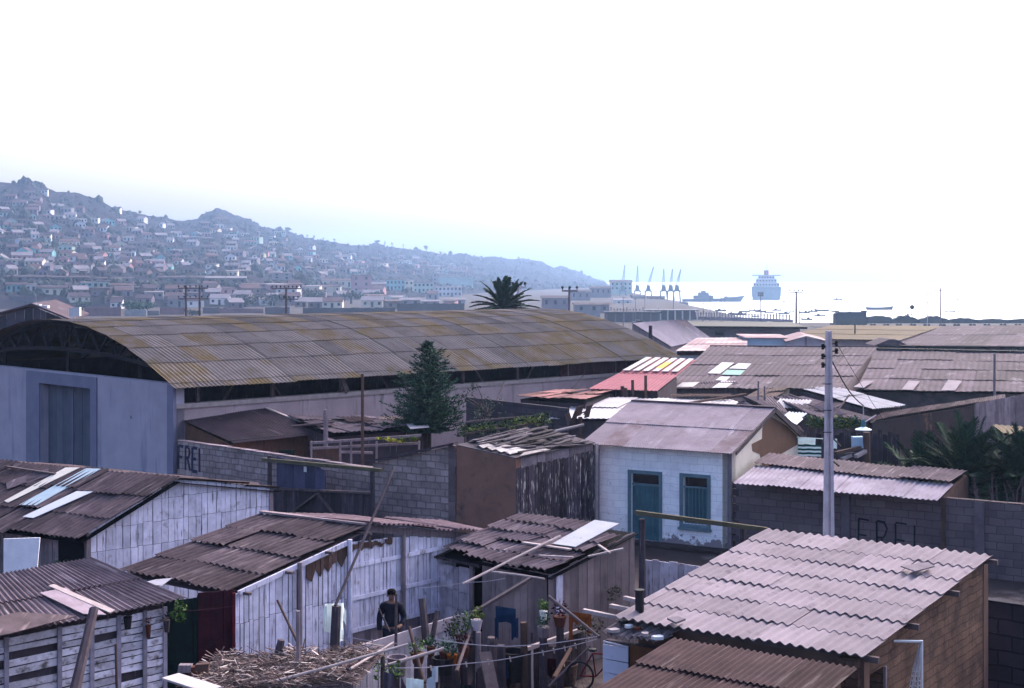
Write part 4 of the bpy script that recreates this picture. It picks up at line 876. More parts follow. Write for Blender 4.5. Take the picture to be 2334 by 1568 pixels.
m = M(); d = 25.9; cloth(m, at(1296, 1394, d), at(1344, 1400, d), .20, amp=.03, k=3, edge=lambda t: 1+.2*sin(20*t)); cloth(m, at(1296, 1396, d-.03), at(1305, 1398, d-.03), .50, nx=4, amp=.02); cloth(m, at(1340, 1399, d-.03), at(1347, 1401, d-.03), .34, nx=4, amp=.015)
tag(m.build('orange_shawl', m_orange, smooth=True), 'orange brown knitted shawl hanging beside the small white hut', 'shawl')
m = M(); d = 24.4; cloth(m, at(925, 1545, d), at(965, 1550, d), .4, amp=.03, k=3.5, edge=lambda t: .8+.3*sin(9*t)); tag(m.build('white_cloth', m_cloth, smooth=True), 'crumpled white cloth on the line, lower edge of the yard', 'cloth')
m = M(); cloth(m, at(984, 1524, d), at(998, 1518, d), .26, nx=6, amp=.04, k=1.2); cloth(m, at(972, 1548, d), at(992, 1538, d), .4, nx=6, amp=.03); tag(m.build('pale_garment', mat('pale blue cloth', (.5, .56, .64), (.6, .62, .66), 4, bump=.1), smooth=True), 'pale bluish garment pegged next to the crumpled white cloth', 'garment')
m = M(); cloth(m, at(873, 1532, 24.6), at(898, 1536, 24.6), .3, nx=6, amp=.05, k=1.5); tag(m.build('grey_cloth', mat('lilac grey cloth', (.16, .14, .2), (.1, .09, .13), 4, bump=.1), smooth=True), 'lilac grey bundle hanging left of the crumpled white cloth', 'cloth')
# clothes lines
def line(name, label, pts, r, mt, pegs=()):
    t = thing(name, label, 'line', pts[0]); m = M(); P = [pts[0]]
    for a, b in zip(pts, pts[1:]):
        for i in range(1, 7): P.append(lerp(a, b, i/6)-UP*(.06*sin(pi*i/6)*min(1, (b-a).length/3)))
    m.tube(P, r, 5); m.build('wire', mt, t)
    for k in pegs:
        p = P[k]; m = M(); m.bar(p-UP*.06+V((.02, 0, 0)), p+UP*.03, .022, .02); m.build('peg', m_pale, t)
line('clothes_line', 'plain pale wire running over the pots to the small white hut', [at(990, 1456, 25.8), at(1151, 1473, 25.6), at(1360, 1450, 24.9)], .008, m_conc)
line('clothes_line', 'lower pegged clothes line crossing the yard above the white washing', [at(900, 1522, 24.6), at(1061, 1512, 24.7), at(1211, 1490, 24.8), at(1360, 1456, 24.8)], .007, m_conc, (3, 6, 8, 10, 12, 13, 14, 15, 16, 17))
line('clothes_line', 'thin pink line from the slatted hut to the white planks', [at(400, 1392, 25.7), at(470, 1388, 26.2), at(536, 1380, 26.6)], .006, m_red)
line('clothes_line', 'thin wire from the ragged roof hut to the jeans', [at(945, 1340, 28.6), at(1060, 1327, 28.2), at(1150, 1318, 27.6)], .006, m_conc)
line('clothes_line', 'thin wire sagging beside the person to the fence', [at(790, 1450, 26.6), at(860, 1462, 26.4), at(905, 1466, 26.4)], .006, m_conc, (5,))
# ---------- plants, pots, junk ----------
rl = random.Random(77)
vn = thing('fence_vine', 'straggling green creeper over the fence end near the doorway', 'creeper', at(1048, 1450, 27.2))
m = M()
for i in range(9):
    x, y = rl.uniform(1024, 1076), rl.uniform(1402, 1450); leafball(m, at(x, y, 27.1+rl.uniform(-.2, .3)), .16, .18, 50, .035, rl, 0 if i % 3 else 1)
m.build('foliage', [mat('dusky creeper', (.03, .045, .025), (.045, .06, .03), 3, isl=.5, bump=0), m_leafg], vn)
m = M()
for i in range(8):
    a = at(rl.uniform(1030, 1070), 1470, 27.2); m.tube([a, a+V((rl.uniform(-.2, .2), 0, rl.uniform(.3, .6)))], .012, 5)
m.build('stem', m_pole, vn)
PL = [(952, 1500, 25.9, .16, 'bushy green plant in a clay pot, first by the leaning stick'), (982, 1486, 26.4, .10, 'small clay pot plant beside the fence boards'), (1012, 1496, 26.2, .11, 'clay pot plant in the middle of the fence row'), (1030, 1503, 26.0, .12, 'orange clay pot plant at the end of the fence row'), (1056, 1486, 26.4, .13, 'large dark red pot plant by the grey stakes'), (1086, 1424, 26.8, .13, 'pale pot with yellowish leaves left of the jeans'), (1238, 1440, 26.4, .14, 'grey trough plant on the slanting rail'), (1276, 1416, 26.6, .15, 'reddish leafed pot plant left of the orange shawl'), (1238, 1404, 26.7, .09, 'white pot on the ledge of the grey planks')]
for i, (x, y, d, r, lb) in enumerate(PL):
    c = at(x, y, d); t = thing('potted_plant', lb, 'plant pot', c-UP*.1, 'pots along the yard fences')
    m = M(); m.lathe(c-UP*.1, [(r*.55, 0), (r*.8, .16), (r*.86, .17), (r*.86, .2), (r*.7, .2)], 10); m.build('pot', [m_terra, m_terra, m_terra, m_orange, m_terra, m_conc, m_greyp, m_terra, m_whitem][i], t)
    m = M(); leafball(m, c+UP*.2, r*1.2, r*1.3, 90, .04, rl); m.build('leaves', [m_leafg, m_leafd, m_leafd, m_leafd, m_red, m_leafy, m_leafd, m_red, m_leafg][i], t)
    m = M(); m.tube([flat(c), c-UP*.1], [.09, .08], 6); m.build('stand', m_darkp, t)
for i, (x, y, d, k) in enumerate(((885, 1526, 24.9, 120), (1345, 1428, 27.8, 160), (1385, 1350, 30., 150))):
    m = M(); leafball(m, at(x, y, d), .3, .22, k, .045, rl); tag(m.build('weed_clump', m_leafg if i == 0 else mat('dry weeds', (.06, .06, .035), (.08, .07, .04), 3, isl=.5, bump=0)), ['fresh green weeds beside the thatch edge', 'dry weeds behind the orange shawl', 'dry weed patch along the ragged roof hut wall'][i], 'weeds'); m_ = C.objects[-1]; kind(m_, 'stuff')
# ---------- junk at the foot of the fences ----------
def crate(x, y, d, w, h, mt, label, rz):
    m = M(); c = at(x, y, d); ca, sa = cos(rz), sin(rz); a = V((ca*w, sa*w, 0)); b = V((-sa*w*.7, ca*w*.7, 0))
    for k in range(3):
        z = UP*(h*k/3+.01)
        m.box(c+z, a, b*.06, UP*(h/3-.02)); m.box(c+z+b*.94, a, b*.06, UP*(h/3-.02)); m.box(c+z+b*.06, a*.05, b*.88, UP*(h/3-.02)); m.box(c+z+a*.95+b*.06, a*.05, b*.88, UP*(h/3-.02))
    m.box(c+a*.05+b*.06, a*.9, b*.88, UP*.01); return tag(m.build('slatted_crate', mt), label, 'crate', 'crates in the lower yard')
crate(1150, 1556, 27.3, .5, .4, m_brownp, 'brown slatted crate at the foot of the dark fence', .3)
crate(1228, 1560, 27.2, .45, .35, m_greyp, 'grey slatted crate right of the thin pale stake', -.2)
# ---------- bicycle ----------
bk = thing('bicycle', 'dark child bicycle with reddish frame leaning by the small white hut', 'bicycle', at(1325, 1580, 24.))
bc = at(1322, 1540, 24.2); bx = V((.93, -.36, 0)); bz = UP
ring = lambda c, r: [c+bx*(r*cos(i*pi/12))+bz*(r*sin(i*pi/12)) for i in range(25)]
for o in (0, .66):
    w = thing('x', 'x', 'x', bc+bx*o); del w['label']; del w['category']; w.name = 'wheel'; w.parent = bk; w.location = bc+bx*o-bk.location
    m = M(); m.tube(ring(bc+bx*o, .24), .016, 6, cap=False); m.build('tyre', m_metal, w)
    m = M()
    for i in range(10): m.bar(bc+bx*o, bc+bx*o+bx*(.23*cos(i*.628))+bz*(.23*sin(i*.628)), .004)
    m.tube(ring(bc+bx*o, .222), .007, 5, cap=False); m.build('rim', m_metal, w)
m = M(); s_ = bc+bx*.22+bz*.4; h_ = bc+bx*.56+bz*.42; bb = bc+bx*.28+bz*.02
for a, b in ((s_, h_), (s_, bb), (bb, h_-bz*.08), (bc, bb), (bc, s_), (h_+bz*.1, bc+bx*.66)): m.tube([a, b], .014, 6)
m.build('frame', mat('red frame paint', (.14, .015, .02), (.1, .012, .016), 5), bk)
m = M(); m.tube([h_+bz*.12-V((.12, .2, 0)), h_+bz*.12, h_+bz*.12+V((.12, .2, 0))], .012, 6); m.build('handlebar', m_metal, bk)
m = M(); m.lathe(s_+bz*.03, [(.03, 0), (.075, .02), (.07, .05), (.02, .06)], 8); m.build('saddle', m_metal, bk)

# ---------- the person ----------
pb = V((-2.42, 28.6, 0)); pz = thing('person', 'person in dark clothes standing by the long white hut behind the fence', 'person', pb)
m_skin = mat('skin', (.23, .13, .10), (.2, .11, .085), 20, bump=0, rough=.6); m_dark = mat('dark blue work clothes', (.018, .018, .03), (.013, .013, .022), 6, bump=.2); m_hair = mat('black hair', (.008, .007, .008), bump=0)
def skinned(name, vs, es, rs, mt, parent, sub=2):
    me = bpy.data.meshes.new(name); me.from_pydata([tuple(v) for v in vs], es, []); o = bpy.data.objects.new(name, me); C.objects.link(o); o.parent = parent
    md = o.modifiers.new('skin', 'SKIN'); md.use_smooth_shade = True
    for i, r in enumerate(rs): me.skin_vertices[0].data[i].radius = r if isinstance(r, tuple) else (r, r)
    me.skin_vertices[0].data[0].use_root = True
    s = o.modifiers.new('sub', 'SUBSURF'); s.levels = 1; s.render_levels = sub; me.materials.append(mt); return o
bv = [(0, 0, .92), (0, .01, 1.1), (0, .0, 1.3), (0, -.01, 1.42), (0, -.03, 1.5), (.0, -.045, 1.58), (0, -.04, 1.67),
      (-.17, 0, 1.38), (-.25, .02, 1.12), (-.24, -.06, .88), (-.235, -.09, .80),
      (.17, 0, 1.38), (.255, 0, 1.14), (.2, -.2, 1.02), (.16, -.27, 1.03),
      (-.09, 0, .86), (-.11, -.01, .48), (-.12, .03, .08), (-.12, -.1, .04), (.09, 0, .86), (.12, -.02, .48), (.13, .03, .08), (.13, -.1, .04)]
be = [(0, 1), (1, 2), (2, 3), (3, 4), (4, 5), (5, 6), (3, 7), (7, 8), (8, 9), (9, 10), (3, 11), (11, 12), (12, 13), (13, 14), (0, 15), (15, 16), (16, 17), (17, 18), (0, 19), (19, 20), (20, 21), (21, 22)]
br = [(.14, .1), (.135, .1), (.155, .105), (.1, .07), .05, (.075, .09), (.06, .075), .062, .048, .036, .03, .062, .048, .036, .032, .085, .06, .04, .04, .085, .06, .04, .04]
skinned('body', bv, be, br, m_skin, pz)
jv = [bv[i] for i in (0, 1, 2, 3, 7, 8, 9, 11, 12, 13)]+[(0, -.02, 1.475)]; je = [(3, 10), (0, 1), (1, 2), (2, 3), (3, 4), (4, 5), (5, 6), (3, 7), (7, 8), (8, 9)]
skinned('jacket', jv, je, [(.175, .135), (.165, .13), (.18, .13), (.125, .095), .082, .066, .054, .082, .066, .054, .08], m_dark, pz)
tv = [bv[i] for i in (0, 15, 16, 17, 19, 20, 21)]; skinned('trousers', tv, [(0, 1), (1, 2), (2, 3), (0, 4), (4, 5), (5, 6)], [(.16, .12), .105, .08, .07, .105, .08, .07], m_dark, pz)
m = M(); hc = pb+V((0, -.045, 1.635)); m.lathe(hc, [(.085, -.01), (.092, .03), (.085, .065), (.05, .09), (.01, .098)], 12); m.box(hc+V((-.085, .015, -.06)), (.17, 0, 0), (0, .065, 0), (0, 0, .08)); m.build('hair', m_hair, pz, smooth=True)
m = M(); f = pb+V((0, -.135, 1.585)); m.prism([f+V((-.012, 0, -.02)), f+V((.012, 0, -.02)), f+V((0, .005, .025))], V((0, -.018, -.005)))
for s in (-1, 1): m.box(f+V((s*.085-.01, .08, -.02)), (.02, 0, 0), (0, .02, 0), (0, 0, .05))
m.build('nose_and_ears', m_skin, pz)
m = M()
for s in (-1, 1): m.box(f+V((s*.032-.01, .002, .02)), (.02, 0, 0), (0, .01, 0), (0, 0, .01))
m.box(f+V((-.022, .0, -.05)), (.044, 0, 0), (0, .012, 0), (0, 0, .008)); m.build('eyes_and_mouth', m_hair, pz)
for base, dr, lab in ((V(bv[10])+pb, V((0, -.15, -1)), 'a'), (V(bv[14])+pb, V((-.5, -1, .05)), 'b')):
    m = M(); dr.normalize(); sd_ = dr.cross(V((1, 0, .2)) if lab == 'a' else UP).normalized(); th = dr.cross(sd_)
    m.prism([base-sd_*.036-th*.012, base+sd_*.036-th*.012, base+sd_*.034+th*.014, base-sd_*.034+th*.014], dr*.085)
    for k, (o, ln) in enumerate(((-.028, .062), (-.009, .075), (.010, .07), (.028, .055))):
        q = base+dr*.082+sd_*o; m.tube([q, q+dr*ln*.5+th*.006, q+dr*ln*.85+th*.026, q+dr*ln*.9+th*.04], [.010, .0095, .008, .006], 6)
    q = base+dr*.03-sd_*.036; m.tube([q, q-sd_*.03+dr*.025+th*.01, q-sd_*.03+dr*.055+th*.03], [.012, .011, .008], 6)
    m.build('hand', m_skin, pz, smooth=True)
# ================= shacks between the wall and the warehouse, and to the right =================
def shack(name, label, cat, cs, mt, wm=None, rows=2, sw=.9, wl=.177, amp=.02, jit=.03, rag=.05, lift=.03, miss=0., seg=4, zb=0., inset=.12, sides='FRL', cols=None, back=True, walls=None):
    A, B, Cc, D = [at(*c) for c in cs]
    t = thing(name, label, cat, flat(lerp(D, Cc, .5), zb))
    m = M(); corr(m, A, B, Cc, D, rows=rows, sw=sw, wl=wl, amp=amp, jit=jit, rag=rag, lift=lift, miss=miss, seg=seg, cols=cols); m.build('roof', mt, t)
    if miss or jit > .035:
        m = M(); m.prism([p-UP*.09 for p in (A, B, Cc, D)], UP*.02); m.build('roof_light_block', m_shade_black, t)
    ctr = (A+B+Cc+D)/4; ins = lambda p: p+(ctr-p)*(inset/max(.5, (ctr-p).length))-UP*.1
    a, b, c, d = map(ins, (A, B, Cc, D)); wm = wm or m_greyp
    E = {'F': (d, c, 'front_wall'), 'R': (c, b, 'side_wall'), 'L': (a, d, 'side_wall'), 'B': (b, a, 'rear_wall')}
    for s in sides+('B' if back else ''):
        p, q, nm = E[s]; u = flat(q-p).normalized(); n = nrm(u)
        if n.y > 0 and s != 'B': n = -n
        m = M(); m.prism([flat(p, zb), flat(q, zb), q, p], -n*.1 if s != 'B' else V((0, .08, 0))); m.build(nm, (walls or {}).get(s, wm), t)
    return t, (A, B, Cc, D)
def patch(t, cs, quad, mt, name='pale_sheet', up=.09, label=None):
    A, B, Cc, D = cs; n = quadn(A, B, Cc); m = M(); q = [onpl(Cc+n*up, n, *z) for z in quad]; m.prism(q, n*.012); o = m.build(name, mt, t)
    if label: o['label'] = label
m_obr = mat('orange brown boards', (.17, .085, .06), (.11, .06, .05), 3, isl=.3, streak=((.06, .04, .04), 10, 1, .55, .7))
m_dkr = mat('dark ribbed sheets', (.072, .05, .06), (.048, .034, .04), 1.4, isl=.15, streak=((.15, .11, .12), 6, .6, .6, .75))
S1, c1 = shack('dark_roof_shed', 'shed with broad dark brown roof against the warehouse wall', 'shed', ((412, 957, 50.3), (605, 931, 52.6), (737, 985, 51.2), (520, 1007, 48.2)), m_dkr, m_obr, rows=1, sw=1.6, wl=.12, jit=.012, rag=.02)
m = M(); m.bar(c1[1]+UP*.04, c1[2]+UP*.05, .14, .03); m.build('verge_board', m_pale, S1)
m = M(); m.bar(c1[3]-UP*.0, c1[2]+UP*.0, .08, .1); m.build('eave_board', m_metal, S1)
m = M(); p = atz(672, 1000, 2.2); m.cbox(p.x-.1, p.x+.42, 47.9, 47.95, 1.3, 2.15); m.build('painted_dark_opening', m_green, S1)  # dark panel, shade of the opening put into its colour
S2, c2 = shack('patched_roof_shack', 'shack under rusty patched sheets between dark roof shed and conifer', 'shack', ((652, 950, 52.3), (868, 950, 54.0), (985, 972, 51.2), (752, 990, 48.9)), m_rust2, m_darkp, rows=3, sw=.7, jit=.09, rag=.25, lift=.05, miss=.08)
patch(S2, c2, ((925, 966), (972, 962), (978, 974), (935, 978)), m_tin, up=.12)
# open frame in front of it
fr = thing('timber_pergola', 'bare grey timber pergola with yellow creeper behind the block wall', 'frame', at(780, 1060, 46.2))
m = M()
for a, b in (((706, 1010), (960, 992)), ((706, 1022), (955, 1010)), ((775, 1030), (850, 1032)), ((745, 1000), (760, 1004))): m.bar(at(a[0], a[1], 46.5), at(b[0], b[1], 46.8), .06, .08)
m.build('frame_rail', m_greyp, fr)
for x in (709, 775, 800, 858, 955):
    m = M(); p = at(x, 1005, 46.5); m.tube([flat(p), p], .04, 6); m.build('frame_post', m_greyp, fr)
m = M(); p = at(712, 1018, 46.8); m.cbox(p.x+.02, p.x+.95, p.y, p.y+.03, 1., p.z); m.build('board_panel', m_brownp, fr)
rl = random.Random(31); m = M()
for i in range(14): leafball(m, at(rl.uniform(862, 958), rl.uniform(998, 1008), 46.6), .13, .05, 26, .05, rl, i % 2)
m.build('yellow_creeper', [mat('yellow flowers', (.45, .42, .05), (.3, .32, .06), 4, isl=.4, bump=0), m_leafy], fr)
post('tall_brown_pole', 'tall thin brown pole standing before the warehouse eaves', 'pole', at(826, 1100, 46.2), at(826, 852, 46.2).z, .055, m_brownp)
post('grey_stake', 'stout grey stake between dark roof shed and patched shack', 'stake', at(742, 1050, 48.), at(742, 934, 48.).z, .085, m_greyp)
# conifer
def conifer(root, base, h0, h1, rad, rng, nb=300, mt=None):
    m = M(); m.tube([base, base+UP*h1*.5, base+UP*h1], [.13, .08, .015], 7); m.build('trunk', m_trunk, root)
    m = M()
    for i in range(nb):
        t = rng.random()**1.5; z = lerp(h0, h1, t); a = rng.random()*2*pi; r = rad*(1-t)**.66*rng.uniform(.35, 1.05)*(.95+.75*mn.noise(V((cos(a)*1.1, sin(a)*1.1, z*.9))))+.05
        if t < .15: r *= .75;
        d = V((cos(a), sin(a), 0)); up = rng.uniform(.1, .8)
        n = max(4, int(r*13)); pt = [base+UP*z+d*(r*k/n)+UP*(up*r*(k/n)**1.7*.9-.1*r*k/n) for k in range(n+1)]
        for k in range(1, n+1):
            for _ in range(3):
                q = pt[k]; e = (d*rng.uniform(.3, 1)+V((rng.gauss(0, .6), rng.gauss(0, .6), rng.uniform(-.1, .9)))).normalized()
                s = rng.uniform(.09, .2); w = e.cross(V((rng.gauss(0, 1), rng.gauss(0, 1), rng.gauss(0, 1)))).normalized()*s*.16
                m.raw([q-w, q+w, q+e*s], [(0, 1, 2)])
    m.build('crown', mt or m_leafd, root)
cb = at(975, 1000, 51.); cb.z = 0; ct = thing('conifer', 'dark bushy conifer standing against the long warehouse wall', 'tree', cb)
conifer(ct, cb, 2.4, 5.6, 1.75, random.Random(5), 600)
db = at(1104, 1000, 52.6); db.z = 0; dsh = thing('dry_shrub', 'thin dry grey shrub right of the conifer by the warehouse', 'shrub', db)
rl = random.Random(8); m = M(); m2 = M()
for i in range(26):
    p = db+UP*rl.uniform(1.5, 3.); q = p+V((rl.gauss(0, .32), rl.gauss(0, .3), rl.uniform(.3, 1.1))); m.tube([p, lerp(p, q, .5)+V((.05, 0, .05)), q], [.03, .02, .008], 5)
    leafball(m2, q, .22, .25, 26, .055, rl)
m.tube([db, db+UP*2.2], [.07, .05], 6); m.build('branches', m_pole, dsh); m2.build('foliage', mat('grey green leaves', (.10, .12, .095), (.06, .075, .06), 3, isl=.5, bump=0), dsh)
for i in range(3):
    x = (1000, 1030, 1055)[i]
# grey wall and vines behind the adobe shed
A = flat(at(1062, 905, 57.5)); B = flat(at(1292, 927, 53.)); wu = (B-A).normalized()
m = M(); wall(m, A, wu, (B-A).length, 0, lambda s: 3.12+.04*sin(s*7), .12, nrm(wu)); tag(m.build('grey_wall', mat('dark lilac masonry', (.12, .10, .12), (.6, .58, .62), .8, brick=(.5, .25, .015, (.105, .088, .108), (.075, .062, .078), (.06, .05, .06)), bump=.4)), 'dark lilac wall with ragged top behind the vines', 'wall')
shack('red_lath_roof', 'low roof of loose reddish laths beside the grey wall', 'shack', ((1270, 889, 60.5), (1405, 891, 60.5), (1335, 914, 56.), (1185, 906, 57.5)), mat('reddish laths', (.26, .12, .11), (.14, .075, .08), 3, isl=.5), m_darkp, rows=2, sw=.35, jit=.07, rag=.3, lift=.05, wl=.3, amp=.01, miss=.1)
vt = thing('vine_trellis', 'green and yellow vine spread over a low trellis behind the adobe shed', 'vine', at(1150, 1050, 47.5))
m = M()
for i in range(150):
    x = rl.uniform(1048, 1252); y = 985-(x-1048)*.14+rl.uniform(-14, 8); leafball(m, at(x, y, 48+rl.uniform(-1.2, 1.2)), .24, .06, 15, .06, rl, 0 if rl.random() < (.85 if x < 1150 else .6) else 1)
m.build('foliage', [mat('vine leaves', (.022, .038, .024), (.034, .058, .03), 2, isl=.5, bump=0), m_leafy], vt)
m = M()
for x in (1060, 1130, 1200, 1245): p = at(x, 975, 48.); m.tube([flat(p), p+UP*.1], .04, 5)
m.bar(at(1055, 990, 47), at(1250, 960, 47.2), .06); m.bar(at(1060, 962, 49), at(1250, 945, 49.4), .06); m.build('trellis', m_pole, vt)
m = M(); p = at(1322, 950, 47.5)
for i in range(7):
    a = p+V((rl.uniform(-.5, .4), rl.uniform(-.3, .3), rl.uniform(-.25, .05))); b = a+V((rl.uniform(-.2, .5), 0, rl.uniform(.1, .5))); s = V((.18, .05, .04)); m.prism([a, b, b+s, a+s], V((0, .03, 0)))
m.tube([flat(p), p], .08, 6); tag(m.build('scrap_heap', m_brownp), 'rusty twisted scrap sheets behind the white house roof', 'scrap')
# ---- right hand middle distance ----
S, cs = shack('white_tin_roof_shack', 'long shack with pale white tin roof directly behind the white house', 'shack', ((1357, 905, 59.5), (1690, 912, 60.5), (1640, 955, 54.5), (1245, 953, 53.5)), m_tin, m_darkp, rows=2, sw=.9, jit=.02, wl=.2, amp=.012)
S, cs = shack('red_roof_shed', 'shed with red lower roof and white striped upper roof', 'shed', ((1410, 851, 63.2), (1545, 854, 64.6), (1502, 889, 60.6), (1348, 884, 60.)), m_pink, m_darkp, rows=1, sw=1.4, jit=.006, rag=.01, wl=.2, amp=.012)
A_, B_, C_, D_ = at(1472, 816, 66.2), at(1586, 820, 68.6), at(1545, 853, 64.6), at(1410, 850, 63.2)
m = M(); n_ = quadn(A_, B_, C_); m.prism([A_, B_, C_, D_], -n_*.03); m.build('striped_roof', m_pink, S)
for i in range(6):
    u0, u1 = (i+.14)/6, (i+.80)/6; bl = lambda u, v: lerp(lerp(A_, B_, u), lerp(D_, C_, u), v)+n_*.07; m = M()
    if i == 3:
        m.prism([bl(u0, .06), bl(u1, .06), bl(u1, .35), bl(u0, .35)], n_*.03); m.prism([bl(u0, .78), bl(u1, .78), bl(u1, .95), bl(u0, .95)], n_*.03)
        k = M(); k.prism([bl(u0, .35), bl(u1, .35), bl(u1, .78), bl(u0, .78)], n_*.03); k.build('yellow_sheet', m_yel, S)
    else: m.prism([bl(u0, .06), bl(u1, .06), bl(u1, .95), bl(u0, .95)], n_*.03)
    m.build('white_stripe', m_tin, S)
BIG, cs = shack('big_lilac_roof_house', 'wide building under a big lilac grey roof with pale skylight sheets', 'building', ((1618, 790, 88.), (1998, 792, 88.), (1925, 884, 66.5), (1515, 884, 65.8)), m_lilac, m_greyp, rows=4, sw=1.3, jit=.03, rag=.03, wl=.3, amp=.014, lift=.035)
for q in (((1645, 826), (1673, 827), (1640, 852), (1612, 851)), ((1683, 828), (1712, 829), (1700, 841), (1660, 840)), ((1642, 858), (1664, 859), (1654, 868), (1630, 867)), ((1555, 872), (1594, 871), (1578, 882), (1540, 882)), ((1645, 868), (1676, 869), (1655, 884), (1622, 884))): patch(BIG, cs, q, m_tin, 'skylight_sheet', .1)
patch(BIG, cs, ((1656, 843), (1698, 844), (1686, 855), (1644, 854)), m_grn, 'green_sheet', .1)
m = M(); m.bar(cs[0]+UP*.06, cs[1]+UP*.06, .3, .06); m.build('ridge_cap', m_lilac, BIG)
R5, cs = shack('lilac_roof_house', 'long building under patched lilac roof with dark ridge at the edge', 'building', ((1997, 799, 84.), (2420, 808, 82.), (2420, 894, 66.), (1950, 888, 67.5)), m_lilac, mat('stained grey wall', (.135, .115, .125), (.085, .07, .08), .6, spot=((.06, .05, .055), 1, .5, .65)), rows=4, sw=1.5, jit=.045, rag=.12, wl=.3, amp=.014, lift=.035)
for q in (((1968, 868), (1992, 868), (1968, 884), (1944, 882)), ((2070, 868), (2096, 869), (2080, 889), (2054, 888)), ((2160, 866), (2192, 868), (2176, 890), (2144, 890))): patch(R5, cs, q, m_asb, 'pale_sheet', .1)
m = M(); m.bar(cs[0]+UP*.1, cs[1]+UP*.1, .3, .12); m.build('ridge_cap', m_metal, R5)
post('roof_pole', 'thin grey pole standing before the long lilac roof', 'pole', at(2266, 1000, 64.), at(2266, 806, 64.).z, .06, m_greyp)
# pale corbelled parapet behind it
pr = thing('corbelled_building', 'long building with dark eaves above a pale corbelled cornice', 'building', at(2180, 850, 104.))
m = M(); a, b = at(1992, 789, 106.), at(2440, 792, 104.); m.prism([flat(a, -.5), flat(b, -.5), b-UP*.1, a-UP*.1], V((0, .3, 0))); m.build('front_wall', m_ltblue, pr)
m = M(); m.bar(a+V((0, -.4, 0)), b+V((0, -.4, 0)), .9, .12); m.build('eave', m_metal, pr)
m = M(); k = 44
for i in range(k): p = lerp(a, b, (i+.5)/k); m.cbox(p.x-.09, p.x+.09, p.y-.28, p.y-.003, p.z-.55, p.z-.1)
m.build('corbels', mat('pale corbels', (.36, .33, .38), (.28, .25, .3), 2), pr)
m = M(); corr(m, at(2147, 743, 128.), at(2440, 740, 127.), b+UP*.14+V((0, -.3, 0)), at(2053, 788, 105.7)+UP*.1, rows=2, sw=2., wl=.4, amp=.01, jit=.01); m.build('roof', m_lilac, pr)
m = M(); p = at(2030, 787, 105.); m.prism([p+V((-1.2, 0, 0)), p+V((1.3, 0, 0)), p+V((.3, 0, .45)), p+V((-.1, 0, .45))], V((0, 3, 0))); m.build('roof_dormer', m_rust, pr)
OC, cs = shack('ochre_roof_shed', 'low shed with ochre lichen roof below the coal wagons', 'shed', ((1898, 741, 140.), (2150, 743, 139.), (2055, 775, 121.), (1770, 770, 123.)), m_och, m_wside, rows=3, sw=2., wl=.5, amp=.01, jit=.01, zb=-1.)
post('sooty_pipe', 'thin black stove pipe on the ochre roof', 'chimney pipe', at(1948, 790, 128), at(1948, 738, 128).z, .07, m_metal, z0=1.5)
PK, cs = shack('pale_pink_roof_shed', 'shed with pale pink sun bleached roof behind the big lilac roof', 'shed', ((1588, 770, 104.), (1704, 769, 104.5), (1701, 799, 92.), (1542, 799, 92.)), m_pinkp, m_ltblue, rows=2, sw=2., wl=.4, amp=.01, jit=.01, zb=-.3)
m = M(); m.bar(cs[3]-UP*.15-V((0, .1, 0)), cs[2]-UP*.15-V((0, .1, 0)), .08, .3); m.build('red_fascia', m_red, PK)
LB_ = thing('light_blue_shed', 'flat light blue walled shed next to pale pink roof', 'shed', at(1748, 800, 101.))
m = M(); a, b = at(1703, 771, 101.), at(1795, 772, 101.); m.prism([flat(a, -.5), flat(b, -.5), b, a], V((0, 4, 0))); m.build('wall', m_ltblue, LB_)
m = M(); m.prism([a+V((-.2, -.2, .01)), b+V((.2, -.2, .01)), b+V((.2, 4, .1)), a+V((-.2, 4, .1))], UP*.06); m.build('roof', m_pinkp, LB_)
m = M(); p = at(1728, 789, 100.97); q = at(1769, 789, 100.97); m.prism([flat(p, .6), flat(q, .6), q, p], V((0, -.02, 0))); m.build('painted_dark_opening', m_shade_black, LB_)  # black panel painted as the shaded inside of an opening
WG_ = thing('white_gable_shed', 'small white gabled shed beside the light blue shed', 'shed', at(1835, 800, 99.))
m = M(); a, b, k = at(1796, 779, 99.), at(1882, 779, 99.), at(1836, 768, 99.); m.prism([flat(a, -.3), flat(b, -.3), b, k, a], V((0, .2, 0))); m.build('wall', mat('whitish boards', (.42, .40, .46), (.34, .32, .38), 1.5), WG_)
m = M(); d_ = V((.4, 4.5, .1))
for p, q in ((a, k), (k, b)): o = (q-p).normalized()*.2; m.prism([p-o*(p == a)+UP*.02-V((0, .2, 0)), q+o*(q == b)+UP*.02-V((0, .2, 0)), q+o*(q == b)+UP*.02+d_, p-o*(p == a)+UP*.02+d_], UP*.07)
m.build('roof', m_pinkp, WG_)
m = M(); p = at(1836, 779, 98.97); m.cbox(p.x-.06, p.x+.06, p.y-.04, p.y+.02, -.3, p.z+.35); m.build('batten', m_greyp, WG_)
GR, cs = shack('grey_lilac_barn', 'big grey lilac barn roof just past the arched warehouse end', 'barn', ((1440, 736, 118.), (1560, 728, 127.), (1614, 767, 133.), (1521, 786, 119.)), mat('blue lilac sheets', (.22, .20, .26), (.16, .145, .19), .4, isl=.15, wave=5.6, streak=((.32, .29, .35), .8, .1, .58, .7)), m_greyp, rows=1, sw=2.4, wl=.5, amp=.01, jit=.02, zb=-1.)
post('roof_vent', 'dark narrow vent pipe on the grey lilac barn roof', 'vent', at(1482, 790, 117.), at(1482, 742, 117.).z, .16, m_metal, z0=2.)
DE = thing('long_dark_eaved_building', 'long low building with deep dark eaves and two dark windows', 'building', at(1700, 775, 150.))
